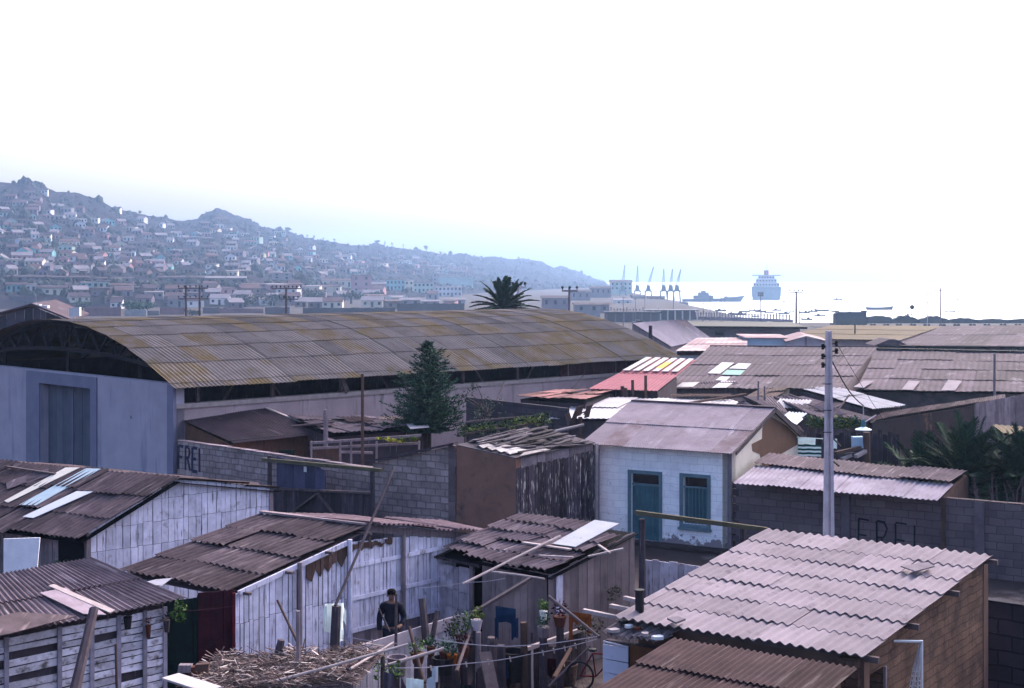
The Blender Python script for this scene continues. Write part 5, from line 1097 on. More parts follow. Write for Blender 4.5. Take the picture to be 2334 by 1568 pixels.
m = M(); a, b = at(1586, 744, 150.), at(1822, 746, 146.); m.prism([flat(a, -1.5), flat(b, -1.5), b-UP*.15, a-UP*.15], V((0, 6, 0))); m.build('wall', mat('grey lilac render', (.20, .175, .20), (.15, .13, .155), .5), DE)
m = M(); m.prism([a+V((-.6, -.9, -.14)), b+V((.6, -.9, -.14)), b+V((.6, 7, .1)), a+V((-.6, 7, .1))], UP*.22); m.build('roof', m_metal, DE)
for x0, x1 in ((1629, 1672), (1679, 1706)):
    m = M(); t = (x0-1586)/236; p = at(x0, 754, 149.2-.03*(x0-1629)/43); q = at(x1, 754, 149.1); m.prism([p-V((0, .15, .45)), q-V((0, .15, .45)), q-V((0, .15, 0)), p-V((0, .15, 0))], V((0, -.1, 0))); m.build('window', m_shade_black, DE)
# tin roof jumble right of the white house
T1_, cs = shack('tilted_tin_shack', 'shack with tilted pale tin roof and dark board side behind the lamp pole', 'shack', ((1823, 886, 66.), (1880, 876, 68.5), (2054, 923, 58.8), (1976, 931, 57.)), m_tin, m_darkp, rows=2, sw=.9, jit=.03, rag=.08, wl=.2, amp=.015)
T2_, cs = shack('sagging_sheet_shack', 'low shack with sagging lilac and white sheets behind the white house gable', 'shack', ((1762, 906, 57.), (1830, 905, 58.), (1985, 954, 52.2), (1868, 962, 50.5)), m_rust2, m_darkp, rows=2, sw=.8, jit=.08, rag=.2, lift=.05, miss=.04)
patch(T2_, cs, ((1800, 945), (1830, 955), (1815, 968), (1790, 955)), m_whitem, 'white_sheet', .14)
T3_, cs = shack('grey_lean_roof', 'short grey lilac roof between the big lilac roof and the white house ridge', 'shack', ((1690, 905, 58.), (1765, 905, 57.), (1830, 985, 47.5), (1762, 940, 49.8)), m_rust2, m_greyp, rows=2, sw=.8, jit=.04, rag=.1)
T4_, cs = shack('brown_patch_roof', 'brown patched roof piece above the white tin roof', 'shack', ((1735, 886, 64.), (1800, 884, 64.5), (1770, 905, 59.5), (1700, 908, 59.)), m_brroof, m_darkp, rows=2, sw=.7, jit=.06, rag=.15)
for i, (x, y0, y1) in enumerate(((1728, 868, 910), (1742, 880, 912), (1800, 900, 960), (1812, 905, 960))): post('roof_stick', ['tallest thin stick beside the brown patched roof', 'shorter stick beside the brown patched roof', 'left one of two crossed sticks behind the white house gable', 'right one of two crossed sticks behind the white house gable'][i], 'stick', at(x, y1, 56), at(x, y0, 56).z, .045, m_greyp, lean=((-.25) if i > 1 else 0, 0), z0=1.8)
for i, (x, y0, y1) in enumerate(((1441, 866, 910), (1471, 856, 910), (1418, 880, 905), (1425, 884, 905))): post('fence_stump', ['tall stump stake before the red roof', 'tallest stake before the red roof', 'short thick stump before the red roof', 'small stump next to the short thick one'][i], 'stake', at(x+(40 if i == 1 else 0)*0, y1, 60.), at(x, y0, 60.).z, .09 if i > 1 else .07, m_brownp, z0=1.5)
pole('bent_flue', 'bent dark flue pipe at the corner of the red roof', 'flue pipe', at(1536, 888, 66.), at(1534, 862, 66.), .14, m_metal)
DW, cs = shack('dark_wall_shed', 'long dark brown shed under a rising thin roof edge behind the palm', 'shed', ((2010, 941, 53.2), (2290, 899, 60.6), (2290, 908, 60.), (1984, 958, 52.)), m_rust, mat('dark brown wall', (.05, .037, .044), (.03, .024, .03), .9, spot=((.13, .07, .05), .5, .6, .66)), rows=1, sw=1.2, jit=.03)
A = flat(at(2222, 920, 53.)); B = flat(at(2460, 905, 57.)); wu = (B-A).normalized()
m = M(); planks(m, A, wu, (B-A).length, K(0), lambda s: 3.25+.07*s, nrm(wu), w=.3, gap=.01, back=0); tag(m.build('grey_board_fence', m_greyp), 'tall grey board fence above the palm fronds', 'fence')
m = M(); corr(m, at(2258, 968, 49), at(2430, 990, 48), at(2430, 1015, 45.5), at(2272, 985, 46.5), rows=1, jit=.03, sw=.8)
OR, cs = shack('ochre_strip_shed', 'small ochre and lilac roofed shed above the palm at the edge', 'shed', ((2258, 966, 49.5), (2440, 985, 49.), (2440, 1012, 46.), (2278, 985, 46.5)), m_och, m_darkp, rows=1, sw=.9, jit=.03)
# washing and yard things behind the lean-to
m = M(); d = 45.; m.bar(at(1815, 996, d), at(1875, 1000, d), .02); cloth(m, at(1818, 996, d), at(1858, 998, d), .22, amp=.03); tag(m.build('white_sheet', m_cloth, smooth=True), 'bright white washing above the striped towel', 'washing')
m = M(); d = 44.6
for k in range(6): cloth(m, at(1818, 1013+k*4.4, d), at(1871, 1014+k*4.4, d), .0605, nz=1, amp=.03, k=2.4, mi=k % 2)
tag(m.build('striped_towel', [mat('green stripe', (.02, .10, .085), bump=0), m_cloth], smooth=True), 'green and white striped towel hanging by the gable', 'towel')
m = M(); cloth(m, at(1897, 1000, 43.6), at(1907, 1000, 43.6), .3, nx=4, amp=.02); tag(m.build('white_cloth', m_cloth, smooth=True), 'narrow white cloth just right of the lamp pole', 'cloth')
m = M(); p = at(1945, 1022, 43.8); m.box(p, (.34, .05, 0), (0, .3, 0), (0, .05, .34)); m.box(p+V((.2, -.012, 0)), (.012, .0, 0), (0, .01, 0), (0, .05, .34)); tag(m.build('pale_box', m_ltblue), 'pale blue box standing on the rails below the lamp', 'box')
for i, z in enumerate(((1903, 1033, 1960, 1020), (1918, 1046, 1944, 1034), (1950, 1040, 1972, 1028), (1898, 1040, 1950, 1034))): pole('timber_rail', ['brown timber rail under the pale blue box', 'pale short board low behind the lean-to', 'pale board end right of the short board', 'dark long rail behind the lamp pole'][i], 'rail', at(z[0], z[1], 43.5), at(z[2], z[3], 43.8), .05, (m_brownp, m_pale, m_pale, m_darkp)[i], flatw=.13)
post('brown_post', 'dark brown post beneath the enamel lamp', 'post', at(1974, 1060, 43.9), at(1973, 985, 43.9).z, .13, m_brownp)
dwl = thing('dark_back_fence', 'dark board fence under the green vine behind the washing', 'fence', at(1890, 1050, 46.5))
A = flat(at(1800, 970, 47.)); B = flat(at(2050, 985, 46.)); wu = (B-A).normalized(); m = M(); planks(m, A, wu, (B-A).length, K(0), lambda s: 2.9+.1*sin(s*3), nrm(wu), w=.2, gap=.02, back=0, jz=.1); m.build('fence_boards', m_darkp, dwl)
rl = random.Random(41); m = M()
for i in range(60):
    x = rl.choice((rl.uniform(1838, 1886), rl.uniform(1905, 1962))); leafball(m, at(x, rl.uniform(954, 972), 46.5), .22, .12, 24, .06, rl, rl.random() < .4)
tag(m.build('green_vine', [m_leafy, m_leafd]), 'bright green vine over the dark fence behind the lamp pole', 'vine')
# ---- concrete lamp pole ----
lp = thing('concrete_pole', 'tall tapering concrete pole with groove, insulators and cables', 'utility pole', flat(at(1888, 1300, 34.)))
m = M(); b0 = lp.location.copy(); z1 = at(1888, 754, 34.).z
for s0, s1 in ((-.5, -.12), (.12, .5)):
    w0, w1 = .27, .13
    m.raw([b0+V((s0*w0, -.12, 0)), b0+V((s1*w0, -.12, 0)), b0+V((s1*w0, .12, 0)), b0+V((s0*w0, .12, 0)), b0+V((s0*w1, -.06, z1)), b0+V((s1*w1, -.06, z1)), b0+V((s1*w1, .06, z1)), b0+V((s0*w1, .06, z1))], [(3, 2, 1, 0), (4, 5, 6, 7), (0, 1, 5, 4), (1, 2, 6, 5), (2, 3, 7, 6), (3, 0, 4, 7)])
m.raw([b0+V((-.0324, -.07, 0)), b0+V((.0324, -.07, 0)), b0+V((.0324, .12, 0)), b0+V((-.0324, .12, 0)), b0+V((-.0156, -.035, z1-.02)), b0+V((.0156, -.035, z1-.02)), b0+V((.0156, .06, z1-.02)), b0+V((-.0156, .06, z1-.02))], [(3, 2, 1, 0), (4, 5, 6, 7), (0, 1, 5, 4), (1, 2, 6, 5), (2, 3, 7, 6), (3, 0, 4, 7)])
m.build('shaft', m_conc, lp)
for x, y in ((1875, 790), (1875, 812), (1875, 832), (1906, 782), (1906, 800)):
    m = M(); p = at(x, y, 34.); m.tube([p, p+V(((1888-x)*.0105, 0, 0))], .02, 5); m.lathe(p-UP*.07, [(.02, 0), (.05, .02), (.03, .06), (.05, .09), (.03, .14)], 8); m.build('insulator', m_metal, lp)
for i, z in enumerate((875, 935, 985)):
    m = M(); p = at(1884, z, 33.85); m.bar(p-V((.11, 0, 0)), p+V((.11, 0, 0)), .02); m.build('step_bolt', m_metal, lp)
m = M(); P = [lerp(at(1897, 825, 34.), at(1967, 924, 40.), t/8)-UP*.15*sin(pi*t/8) for t in range(9)]; m.tube(P, .017, 6); m.build('cable', m_metal, lp)
m = M(); P = [lerp(at(1906, 782, 34.), at(2140, 1120, 41.), t/10)-UP*.25*sin(pi*t/10) for t in range(11)]; m.tube(P, .006, 5); m.build('service_wire', m_metal, lp)
m = M(); m.bar(at(1899, 1000, 34.), at(1915, 1016, 35.5), .03); m.bar(at(1899, 1052, 34.), at(1912, 1062, 35.3), .03); m.build('stay_rod', m_metal, lp)
lmp = thing('enamel_lamp', 'white enamel street lamp shade with green neck hanging by the concrete pole', 'lamp', at(1967, 980, 40.))
p = at(1967, 980, 40.); m = M(); m.lathe(p, [(.02, .03), (.2, .01), (.225, 0), (.23, .02), (.1, .07), (.06, .09)], 16); m.build('shade', m_cloth, lmp)
m = M(); m.lathe(p+UP*.09, [(.06, 0), (.075, .05), (.06, .14), (.03, .2)], 12); m.build('neck', m_teal, lmp)
m = M(); m.tube([p+UP*.28, at(1967, 922, 40.)], .014, 6); m.tube([p+UP*.2, at(1996, 946, 40.2)], .018, 6); m.build('hanger', m_conc, lmp)
# ---- palms behind the dark wall ----
def frond(m, b, d, L, droop, rng, up=.7, lw=.05, ll=.42, mi=0, n=26):
    d = V((d[0], d[1], 0)).normalized(); P = []
    for k in range(n+1):
        t = k/n; P.append(b+d*(L*t*cos(up)*(1+.1*t))+UP*(L*(sin(up)*t-droop*t*t)))
    m.tube(P[::3]+[P[-1]], [.03*(1-.8*i/max(1, len(P[::3]))) for i in range(len(P[::3])+1)], 5, mi)
    for k in range(2, n+1):
        t = k/n; T = (P[k]-P[k-1]).normalized(); s = T.cross(UP).normalized(); l = ll*sin(pi*(.12+.82*t))**.7*rng.uniform(.8, 1.1)
        for sg in (-1, 1):
            e = (T*.75+s*sg*.75+UP*rng.uniform(.1, .45)).normalized(); w = T*lw*.5; q = P[k]+e*l-UP*(.18*l)
            m.raw([P[k]-w, P[k]+w, P[k]+e*l*.6+w*.6, q, P[k]+e*l*.6-w*.6], [(0, 1, 2, 3, 4)], mi)
def palm(root, b, h, L, nf, rng, ups=(.2, 1.45), ll=.42, droop=(.2, .5), trunk=.2, n=26, lw=.05):
    m = M(); m.tube([b, b+UP*h*.5, b+UP*h], [trunk*1.2, trunk, trunk*.9], 9); m.build('trunk', m_trunk, root)
    m = M()
    for i in range(nf):
        a = i*2.4+rng.uniform(-.3, .3); t = i/nf; frond(m, b+UP*h, (cos(a), sin(a)), L*rng.uniform(.8, 1.1), lerp(droop[1], droop[0], t), rng, lerp(ups[0], ups[1], t), lw, ll, n=n)
    m.build('crown', m_leafp, root)
for i, (x, d, h, L, nf, lab) in enumerate(((2205, 41.6, 1.75, 2.6, 64, 'dark feathery palm with upright fronds behind the dark block wall'), (2330, 41., 1.7, 2.5, 60, 'second dark palm crowding the edge behind the dark block wall'), (2105, 43.2, 1.2, 2.5, 30, 'smaller palm with spreading fronds between lean-to and big palm'))):
    p = flat(at(x, 1100, d)); t = thing('palm', lab, 'palm', p, 'palms behind the dark block wall'); palm(t, p, h, L, nf, random.Random(60+i), ll=.55, lw=.06, n=34, ups=(.1, 1.5))
rl = random.Random(4); m = M()
for i in range(14):
    a = at(rl.uniform(2215, 2333), 1150, 39.5); b = a+V((rl.uniform(-.4, .4), 0, rl.uniform(.3, .9))); m.tube([a-UP*.6, lerp(a, b, .5)+V((rl.uniform(-.1, .1), 0, 0)), b], [.03, .022, .01], 5)
tag(m.build('bare_shrub', m_pole), 'bare grey twigs rising over the dark block wall end', 'shrub')
# ================= far town, hillside houses, harbour =================
FC = {'white': (.62, .61, .63), 'cream': (.58, .52, .43), 'turquoise': (.20, .42, .44), 'pink': (.44, .24, .25), 'grey': (.26, .24, .26), 'lilac': (.20, .155, .19), 'mauve': (.13, .095, .115), 'yellow': (.55, .50, .30), 'pale green': (.36, .47, .43), 'brown': (.17, .12, .11)}
FM = {k: mat('far '+k, tuple(min(.92, x*1.15) for x in v), tuple(x*.92 for x in v), .25, bump=0) for k, v in FC.items()}
FR = [mat('far dark roof', (.065, .047, .06), (.045, .033, .042), .2, bump=0, isl=.2), mat('far rust roof', (.10, .06, .063), (.07, .045, .05), .2, bump=0, isl=.2), mat('far pale roof', (.2, .18, .2), (.14, .125, .145), .2, bump=0, isl=.2)]
m_fwin = mat('far window', (.02, .02, .026), bump=0)
def frame_at(p, rz):      # facade direction: to the right as seen, and away from the viewer
    f = V((-p.x, -p.y, 0)).normalized(); u = V((-f.y, f.x, 0)); c, s = cos(rz), sin(rz); u = u*c+f*s; return u, V((-u.y, u.x, 0))
def house_mesh(m, p, w, dp, h, form, rz, nwin, rng, storeys=1):
    u, b = frame_at(p, rz); o = p-u*w/2; n = -b
    z0 = -2.5; q = lambda s, t, z: o+u*s+b*t+UP*z
    if form == 'gabled':       # ridge along the facade
        rh = h+min(dp*.28, 1.6); m.prism([q(0, 0, z0), q(0, dp, z0), q(0, dp, h), q(0, dp/2, rh), q(0, 0, h)], u*w, 0)
        for a, c in ((-.4, dp/2), (dp+.4, dp/2)):
            zz_ = h-.2; m.prism([q(-.3, a, zz_+.03), q(w+.3, a, zz_+.03), q(w+.3, c, rh+.06), q(-.3, c, rh+.06)], UP*.14, 1)
    elif form == 'gable-fronted':
        rh = h+min(w*.3, 1.8); m.prism([q(0, 0, z0), q(w, 0, z0), q(w, 0, h), q(w/2, 0, rh), q(0, 0, h)], b*dp, 0)
        for a, c in ((-.3, w/2), (w+.3, w/2)): m.prism([q(a, -.3, h-.14), q(a, dp+.3, h-.14), q(c, dp+.3, rh+.06), q(c, -.3, rh+.06)], UP*.14, 1)
    else:                      # low lean roof
        m.prism([q(0, 0, z0), q(0, dp, z0), q(0, dp, h+.5), q(0, 0, h)], u*w, 0)
        m.prism([q(-.3, -.4, h+.02), q(w+.3, -.4, h+.02), q(w+.3, dp+.3, h+.58), q(-.3, dp+.3, h+.58)], UP*.16, 1)
    for s in range(storeys):
        zb = h*s/storeys; hh = h/storeys
        for i in range(nwin):
            c = w*(i+.5)/nwin; ww = min(.55, w/nwin*.26); low = i == nwin//2 and s == 0
            m.prism([q(c-ww, -.03, zb+(.0 if low else hh*.36)), q(c+ww, -.03, zb+(.0 if low else hh*.36)), q(c+ww, -.03, zb+hh*.76), q(c-ww, -.03, zb+hh*.76)], -n*.02, 2)
def hillpt(x, y):
    d = pw(DF, x)+2; b = pw(DR, x)
    while d < b:
        z = hill(x, d)
        if HY+F*(H-z)/d <= y: return V(((x-CX)*d/F, d, z))
        d += 2.5
    return None
rh = random.Random(2024); spec = []
def band(x): return 'under the tall rocky peak' if x < 225 else 'under the saddle between the peaks' if x < 425 else 'under the round knoll' if x < 610 else 'past the knoll' if x < 850 else 'on the slope towards the harbour'
MAN = [(98, 441, 20, 'white', 'gabled'), (106, 487, 18, 'white', 'flat-roofed'), (150, 485, 26, 'grey', 'flat-roofed'), (265, 484, 16, 'white', 'gabled'), (320, 506, 17, 'white', 'gabled'), (67, 532, 30, 'white', 'flat-roofed'), (57, 556, 30, 'white', 'flat-roofed'), (103, 547, 24, 'cream', 'gabled'), (106, 557, 22, 'turquoise', 'flat-roofed'), (135, 548, 20, 'pink', 'gabled'), (160, 552, 26, 'white', 'flat-roofed'), (152, 563, 26, 'cream', 'gabled'), (188, 508, 22, 'white', 'flat-roofed'), (212, 508, 22, 'white', 'flat-roofed'), (170, 508, 20, 'grey', 'flat-roofed'), (232, 527, 22, 'white', 'gabled'), (242, 588, 38, 'turquoise', 'flat-roofed'), (266, 594, 14, 'white', 'gabled'), (229, 592, 12, 'pink', 'gabled'), (303, 585, 9, 'white', 'gable-fronted'), (175, 597, 36, 'white', 'gabled'), (148, 587, 30, 'cream', 'gabled'), (283, 607, 24, 'cream', 'gabled'), (76, 607, 40, 'cream', 'gabled'), (99, 606, 12, 'white', 'gable-fronted'), (116, 602, 12, 'grey', 'gabled'), (50, 596, 44, 'pink', 'gabled'), (387, 554, 14, 'white', 'gabled'), (436, 560, 24, 'grey', 'gabled'), (515, 528, 20, 'white', 'flat-roofed'), (367, 517, 8, 'white', 'gable-fronted'), (390, 520, 16, 'grey', 'gabled'), (561, 582, 10, 'white', 'gable-fronted'), (580, 590, 11, 'white', 'gable-fronted'), (597, 588, 8, 'yellow', 'gable-fronted'), (600, 600, 10, 'white', 'gable-fronted'), (619, 610, 11, 'white', 'gable-fronted'), (607, 584, 8, 'pink', 'gabled'), (641, 616, 17, 'white', 'gabled'), (585, 612, 9, 'white', 'gabled'), (620, 545, 10, 'white', 'gabled'), (575, 549, 34, 'pale green', 'flat-roofed'), (638, 534, 26, 'pale green', 'flat-roofed'), (405, 605, 16, 'white', 'gabled'), (480, 612, 24, 'white', 'flat-roofed'), (293, 551, 24, 'white', 'flat-roofed'), (205, 568, 24, 'grey', 'gabled'), (1003, 588, 9, 'white', 'gabled'), (930, 600, 16, 'white', 'flat-roofed'), (917, 588, 14, 'grey', 'flat-roofed'), (806, 586, 12, 'white', 'gabled')]
for a in MAN: spec.append(a)
tries = 0
while len(spec) < 292 and tries < 6000:
    tries += 1; x = rh.choice((rh.uniform(-8, 700), rh.uniform(-8, 480), rh.uniform(500, 1080))); yr = pw(ridge, x)
    lo = yr+ (32 if x < 440 else 22); hi = 634 if x < 760 else 628
    if lo > hi: continue
    y = lerp(lo, hi, rh.random()**.75); w = rh.uniform(13, 34)*(1 if x < 600 else .65)
    if any(abs(x-s[0]) < (w+s[2])*.5 and abs(y-s[1]) < 7 for s in spec): continue
    spec.append((x, y, w, rh.choice(('white', 'white', 'cream', 'turquoise', 'pink', 'grey', 'lilac', 'lilac', 'lilac', 'mauve', 'mauve', 'mauve', 'mauve', 'brown', 'brown', 'pale green')), rh.choice(('gabled', 'gabled', 'flat-roofed', 'gable-fronted'))))
groups = {}
for i, (x, y, w, cl, form) in enumerate(spec):
    p = hillpt(x, y)
    if p is None: continue
    W = w*p.y/F; hgt = rh.uniform(2.3, 3.2)
    m = M(); house_mesh(m, p, W, rh.uniform(5, 8), hgt, form, rh.uniform(-.5, .5), max(1, round(W/2.6)), rh)
    o = m.build('hillside_house', [FM[cl], FR[2] if (form == 'flat-roofed' and rh.random() < .5) else rh.choice(FR), m_fwin], origin=p)
    t = (630-y)/(630-pw(ridge, x)); lev = 'high on hillside' if t > .58 else 'halfway up' if t > .27 else 'low down'
    groups.setdefault((cl, form, lev, band(x)), []).append((x, o))
ORD = ['first', 'second', 'third', 'fourth', 'fifth', 'sixth', 'seventh', 'eighth', 'ninth', 'tenth', 'eleventh', 'twelfth']
for (cl, form, lev, bd), L in groups.items():
    L.sort(key=lambda a: a[0])
    for k, (x, o) in enumerate(L):
        lb = f'{cl} {form} house {lev} {bd}'
        if len(L) > 1: lb += f', {ORD[k]} from left'
        tag(o, lb, 'house', 'houses on the hillside')
# town buildings along the foot of the hill: x0, x1, top, bottom, colour, form, windows, storeys, roof, label
TOWN = [(16, 58, 646, 667, 'turquoise', 'gabled', 4, 1, 0, 'turquoise house with dark doors at the frame edge end of the terrace row'), (59, 82, 649, 666, 'white', 'flat-roofed', 2, 1, 2, 'small white flat house between turquoise and broad white house'), (84, 150, 651, 667, 'white', 'gabled', 4, 1, 0, 'broad white house under a dark hipped looking roof in the terrace row'), (100, 150, 660, 676, 'cream', 'flat-roofed', 3, 1, 1, 'cream low house in front of the broad white house'), (152, 184, 650, 664, 'white', 'gabled', 3, 1, 0, 'white house with three openings left of the tall turquoise house'), (184, 211, 644, 664, 'turquoise', 'flat-roofed', 2, 2, 2, 'tall turquoise flat fronted house in the terrace row'), (212, 250, 644, 662, 'pale green', 'flat-roofed', 3, 1, 0, 'pale green plain house right of the tall turquoise house'), (250, 304, 650, 666, 'white', 'gabled', 5, 1, 1, 'white house with reddish window tops above the bluff'), (304, 336, 642, 649, 'white', 'flat-roofed', 0, 1, 2, 'long white low shed behind the terrace row'), (306, 352, 655, 665, 'brown', 'gabled', 4, 1, 0, 'brown low house beside the white arcade house'), (354, 388, 653, 664, 'white', 'gabled', 5, 1, 0, 'white arcade house above the bluff'), (20, 110, 628, 640, 'lilac', 'gabled', 5, 1, 0, 'long lilac house row under dark roofs behind the turquoise house'), (112, 200, 630, 641, 'mauve', 'gabled', 4, 1, 0, 'mauve long house behind the broad white house'), (205, 300, 632, 643, 'grey', 'gabled', 4, 1, 0, 'grey long house behind the pale green house'), (362, 468, 629, 645, 'mauve', 'gabled', 7, 1, 0, 'long mauve warehouse with small windows below the saddle'), (470, 560, 630, 647, 'mauve', 'gabled', 5, 1, 2, 'mauve building with pale roof line below the round knoll'), (540, 688, 648, 656, 'lilac', 'gabled', 6, 1, 1, 'very broad lilac roofed building behind the double pole'), (620, 664, 622, 636, 'grey', 'flat-roofed', 2, 2, 2, 'grey two storey block with tower like corner'), (690, 758, 651, 662, 'cream', 'gabled', 2, 1, 1, 'cream wide roofed hall with dark gable'), (734, 802, 636, 654, 'cream', 'gabled', 5, 1, 1, 'cream long two storey house with dark windows'), (800, 846, 625, 668, 'pink', 'flat-roofed', 2, 3, 0, 'tall pinkish mauve tower house with flat roof'), (845, 879, 643, 663, 'pink', 'gabled', 3, 1, 2, 'rosy pink house with white gallery roof'), (880, 922, 637, 662, 'turquoise', 'flat-roofed', 5, 2, 0, 'turquoise two storey school like block'), (922, 942, 638, 664, 'cream', 'flat-roofed', 2, 2, 2, 'narrow cream two storey house beside the turquoise block'), (942, 988, 643, 668, 'pale green', 'flat-roofed', 5, 2, 0, 'pale green block with two rows of windows'), (986, 996, 622, 650, 'grey', 'flat-roofed', 1, 3, 0, 'slim grey tower beside the large pale hall'), (997, 1078, 631, 652, 'pale green', 'flat-roofed', 0, 1, 2, 'large blank pale green hall in the middle of town'), (990, 1052, 652, 676, 'white', 'flat-roofed', 7, 2, 2, 'white two storey building before the large pale hall'), (771, 826, 664, 674, 'white', 'flat-roofed', 5, 1, 0, 'long low white house under the cream long house'), (880, 928, 674, 682, 'white', 'flat-roofed', 0, 1, 2, 'white long shed roof below the turquoise block'), (912, 958, 680, 696, 'lilac', 'gabled', 2, 1, 2, 'pale roofed gable shed, left one by the long lilac wall'), (960, 1000, 684, 698, 'lilac', 'gabled', 2, 1, 2, 'pale roofed gable shed, right one by the long lilac wall'), (1010, 1060, 680, 694, 'grey', 'gabled', 2, 1, 2, 'grey pale roofed shed near the big palm')]
m_stripe = mat('window surround', (.3, .26, .28), bump=0)
for (x0, x1, yt, yb, cl, form, nw, st, ri, lb) in TOWN:
    xm = (x0+x1)/2; p = surf(xm, yb)
    if p is None: p = V(((xm-CX)*900/F, 900, -4))
    d = p.y; W = (x1-x0)*d/F; h = (yb-yt)*d/F*(.78 if form.startswith('gab') else .93)
    t = thing('town_building', lb, 'building', p, 'buildings at the foot of the hill'); u, b = frame_at(p, 0); o = p-u*W/2; q = lambda s, tt, z: o+u*s+b*tt+UP*z; dp = min(10, max(6, W*.5))
    m = M(); m2 = M(); z0 = -3.
    if form == 'gabled':
        rr = h/.78
        m.prism([q(0, 0, z0), q(0, dp, z0), q(0, dp, h), q(0, dp/2, rr-.1), q(0, 0, h)], u*W)
        for a in (-.5, dp+.5): m2.prism([q(-.5, a, h-.15), q(W+.5, a, h-.15), q(W+.5, dp/2, rr), q(-.5, dp/2, rr)], UP*.15)
    else:
        m.prism([q(0, 0, z0), q(W, 0, z0), q(W, 0, h), q(0, 0, h)], b*dp); m2.prism([q(-.35, -.35, h+.01), q(W+.35, -.35, h+.01), q(W+.35, dp+.35, h+.2), q(-.35, dp+.35, h+.2)], UP*.25)
    m.build('wall', FM[cl], t); m2.build('roof', FR[ri], t)
    for s in range(st):
        hh = h/st
        for i in range(nw):
            c = W*(i+.5)/nw; ww = min(.65, W/nw*.24); zb = hh*s; lo = zb+(.05 if (s == 0 and i % 3 == 1) else hh*.32)
            m = M(); m.prism([q(c-ww, -.02, lo), q(c+ww, -.02, lo), q(c+ww, -.02, zb+hh*.76), q(c-ww, -.02, zb+hh*.76)], -b*.05); m.build('window', m_fwin, t)
            if W > 12: 
                m = M(); m.prism([q(c-ww-.12, -.08, zb+hh*.76), q(c+ww+.12, -.08, zb+hh*.76), q(c+ww+.12, -.08, zb+hh*.76+.14), q(c-ww-.12, -.08, zb+hh*.76+.14)], b*.075); m.build('lintel', m_stripe, t)
# yard walls and low sheds on the flat behind the warehouse
WALLS = [(130, 190, 702, 721, 'lilac', 'plain lilac yard wall right of the dark barn'), (192, 276, 700, 720, 'pink', 'pinkish yard wall with a gap, behind the warehouse ridge'), (284, 334, 706, 720, 'white', 'patchy whitish yard wall between the pinkish walls'), (336, 362, 708, 719, 'grey', 'short greyish yard wall left of the double pole'), (364, 420, 701, 717, 'pink', 'pinkish yard wall behind the double pole'), (462, 500, 701, 715, 'lilac', 'lilac yard wall with pale roof edge right of the double pole'), (500, 600, 703, 714, 'pink', 'long low pinkish wall between double pole and cross arm pole'), (604, 660, 700, 717, 'lilac', 'lilac shed wall behind the cross arm pole'), (20, 82, 676, 688, 'lilac', 'pale lilac wall above the dark barn roof'), (905, 1058, 692, 712, 'mauve', 'long lilac wall left of the big palm'), (690, 900, 702, 716, 'mauve', 'very long dusky wall in the middle distance behind the warehouse')]
for x0, x1, yt, yb, cl, lb in WALLS:
    p = surf((x0+x1)/2, min(yb, 722)); d = p.y; a, b = V(((x0-CX)*d/F, d, p.z)), V(((x1-CX)*d/F, d, p.z)); h = (yb-yt)*d/F
    m = M(); k = max(2, int((x1-x0)/9))
    for i in range(k):
        q0, q1 = lerp(a, b, i/k), lerp(a, b, (i+1)/k); hh = h*rh.uniform(.94, 1.04); m.prism([q0-UP*2, q1-UP*2, q1+UP*hh, q0+UP*hh], V((0, .4, 0)))
    tag(m.build('yard_wall', mat('far wall '+lb[:12], tuple(c*.62 for c in FC[cl]), tuple(c*.42 for c in FC[cl]), .3, bump=.3)), lb, 'wall', 'walls behind the warehouse')
# low houses on the flat between the yard walls and the terrace
rt2 = random.Random(91); flat_h = []; g2 = {}
tries = 0
while len(flat_h) < 46 and tries < 3000:
    tries += 1; x = rt2.choice((rt2.uniform(150, 1055), rt2.uniform(380, 900))); y = rt2.uniform(661, 706) if x > 660 else rt2.uniform(664, 704); w = rt2.uniform(24, 52)
    if any(abs(x-a[0]) < (w+a[2])*.5 and abs(y-a[1]) < 8 for a in flat_h) or any(a[0]-6 < x < a[1]+6 and a[2] < y < a[3]+5 for a in TOWN): continue
    flat_h.append((x, y, w))
for x, y, w in flat_h:
    p = surf(x, y); cl = rt2.choice(('lilac', 'lilac', 'pink', 'mauve', 'brown', 'grey', 'white', 'cream')); form = rt2.choice(('gabled', 'gabled', 'flat-roofed')); W = w*p.y/F
    m = M(); house_mesh(m, p, W, 7, rt2.uniform(2.4, 3.3)*min(1.3, max(.8, p.y/600)), form, rt2.uniform(-.35, .35), max(2, round(W/3.2)), rt2); o = m.build('town_house', [FM[cl], rt2.choice(FR), m_fwin], origin=p)
    where = 'left of the double pole' if x < 424 else 'between the two cross-armed poles' if x < 652 else 'between cross-armed pole and pale hall' if x < 930 else 'near the big palm'
    g2.setdefault((cl, form, where), []).append((x, o))
for (cl, form, where), L in g2.items():
    L.sort(key=lambda a: a[0])
    for k, (x, o) in enumerate(L): tag(o, f'{cl} {form} house on the flat {where}'+(f', {ORD[k]} from left' if len(L) > 1 else ''), 'house', 'low houses on the flat')
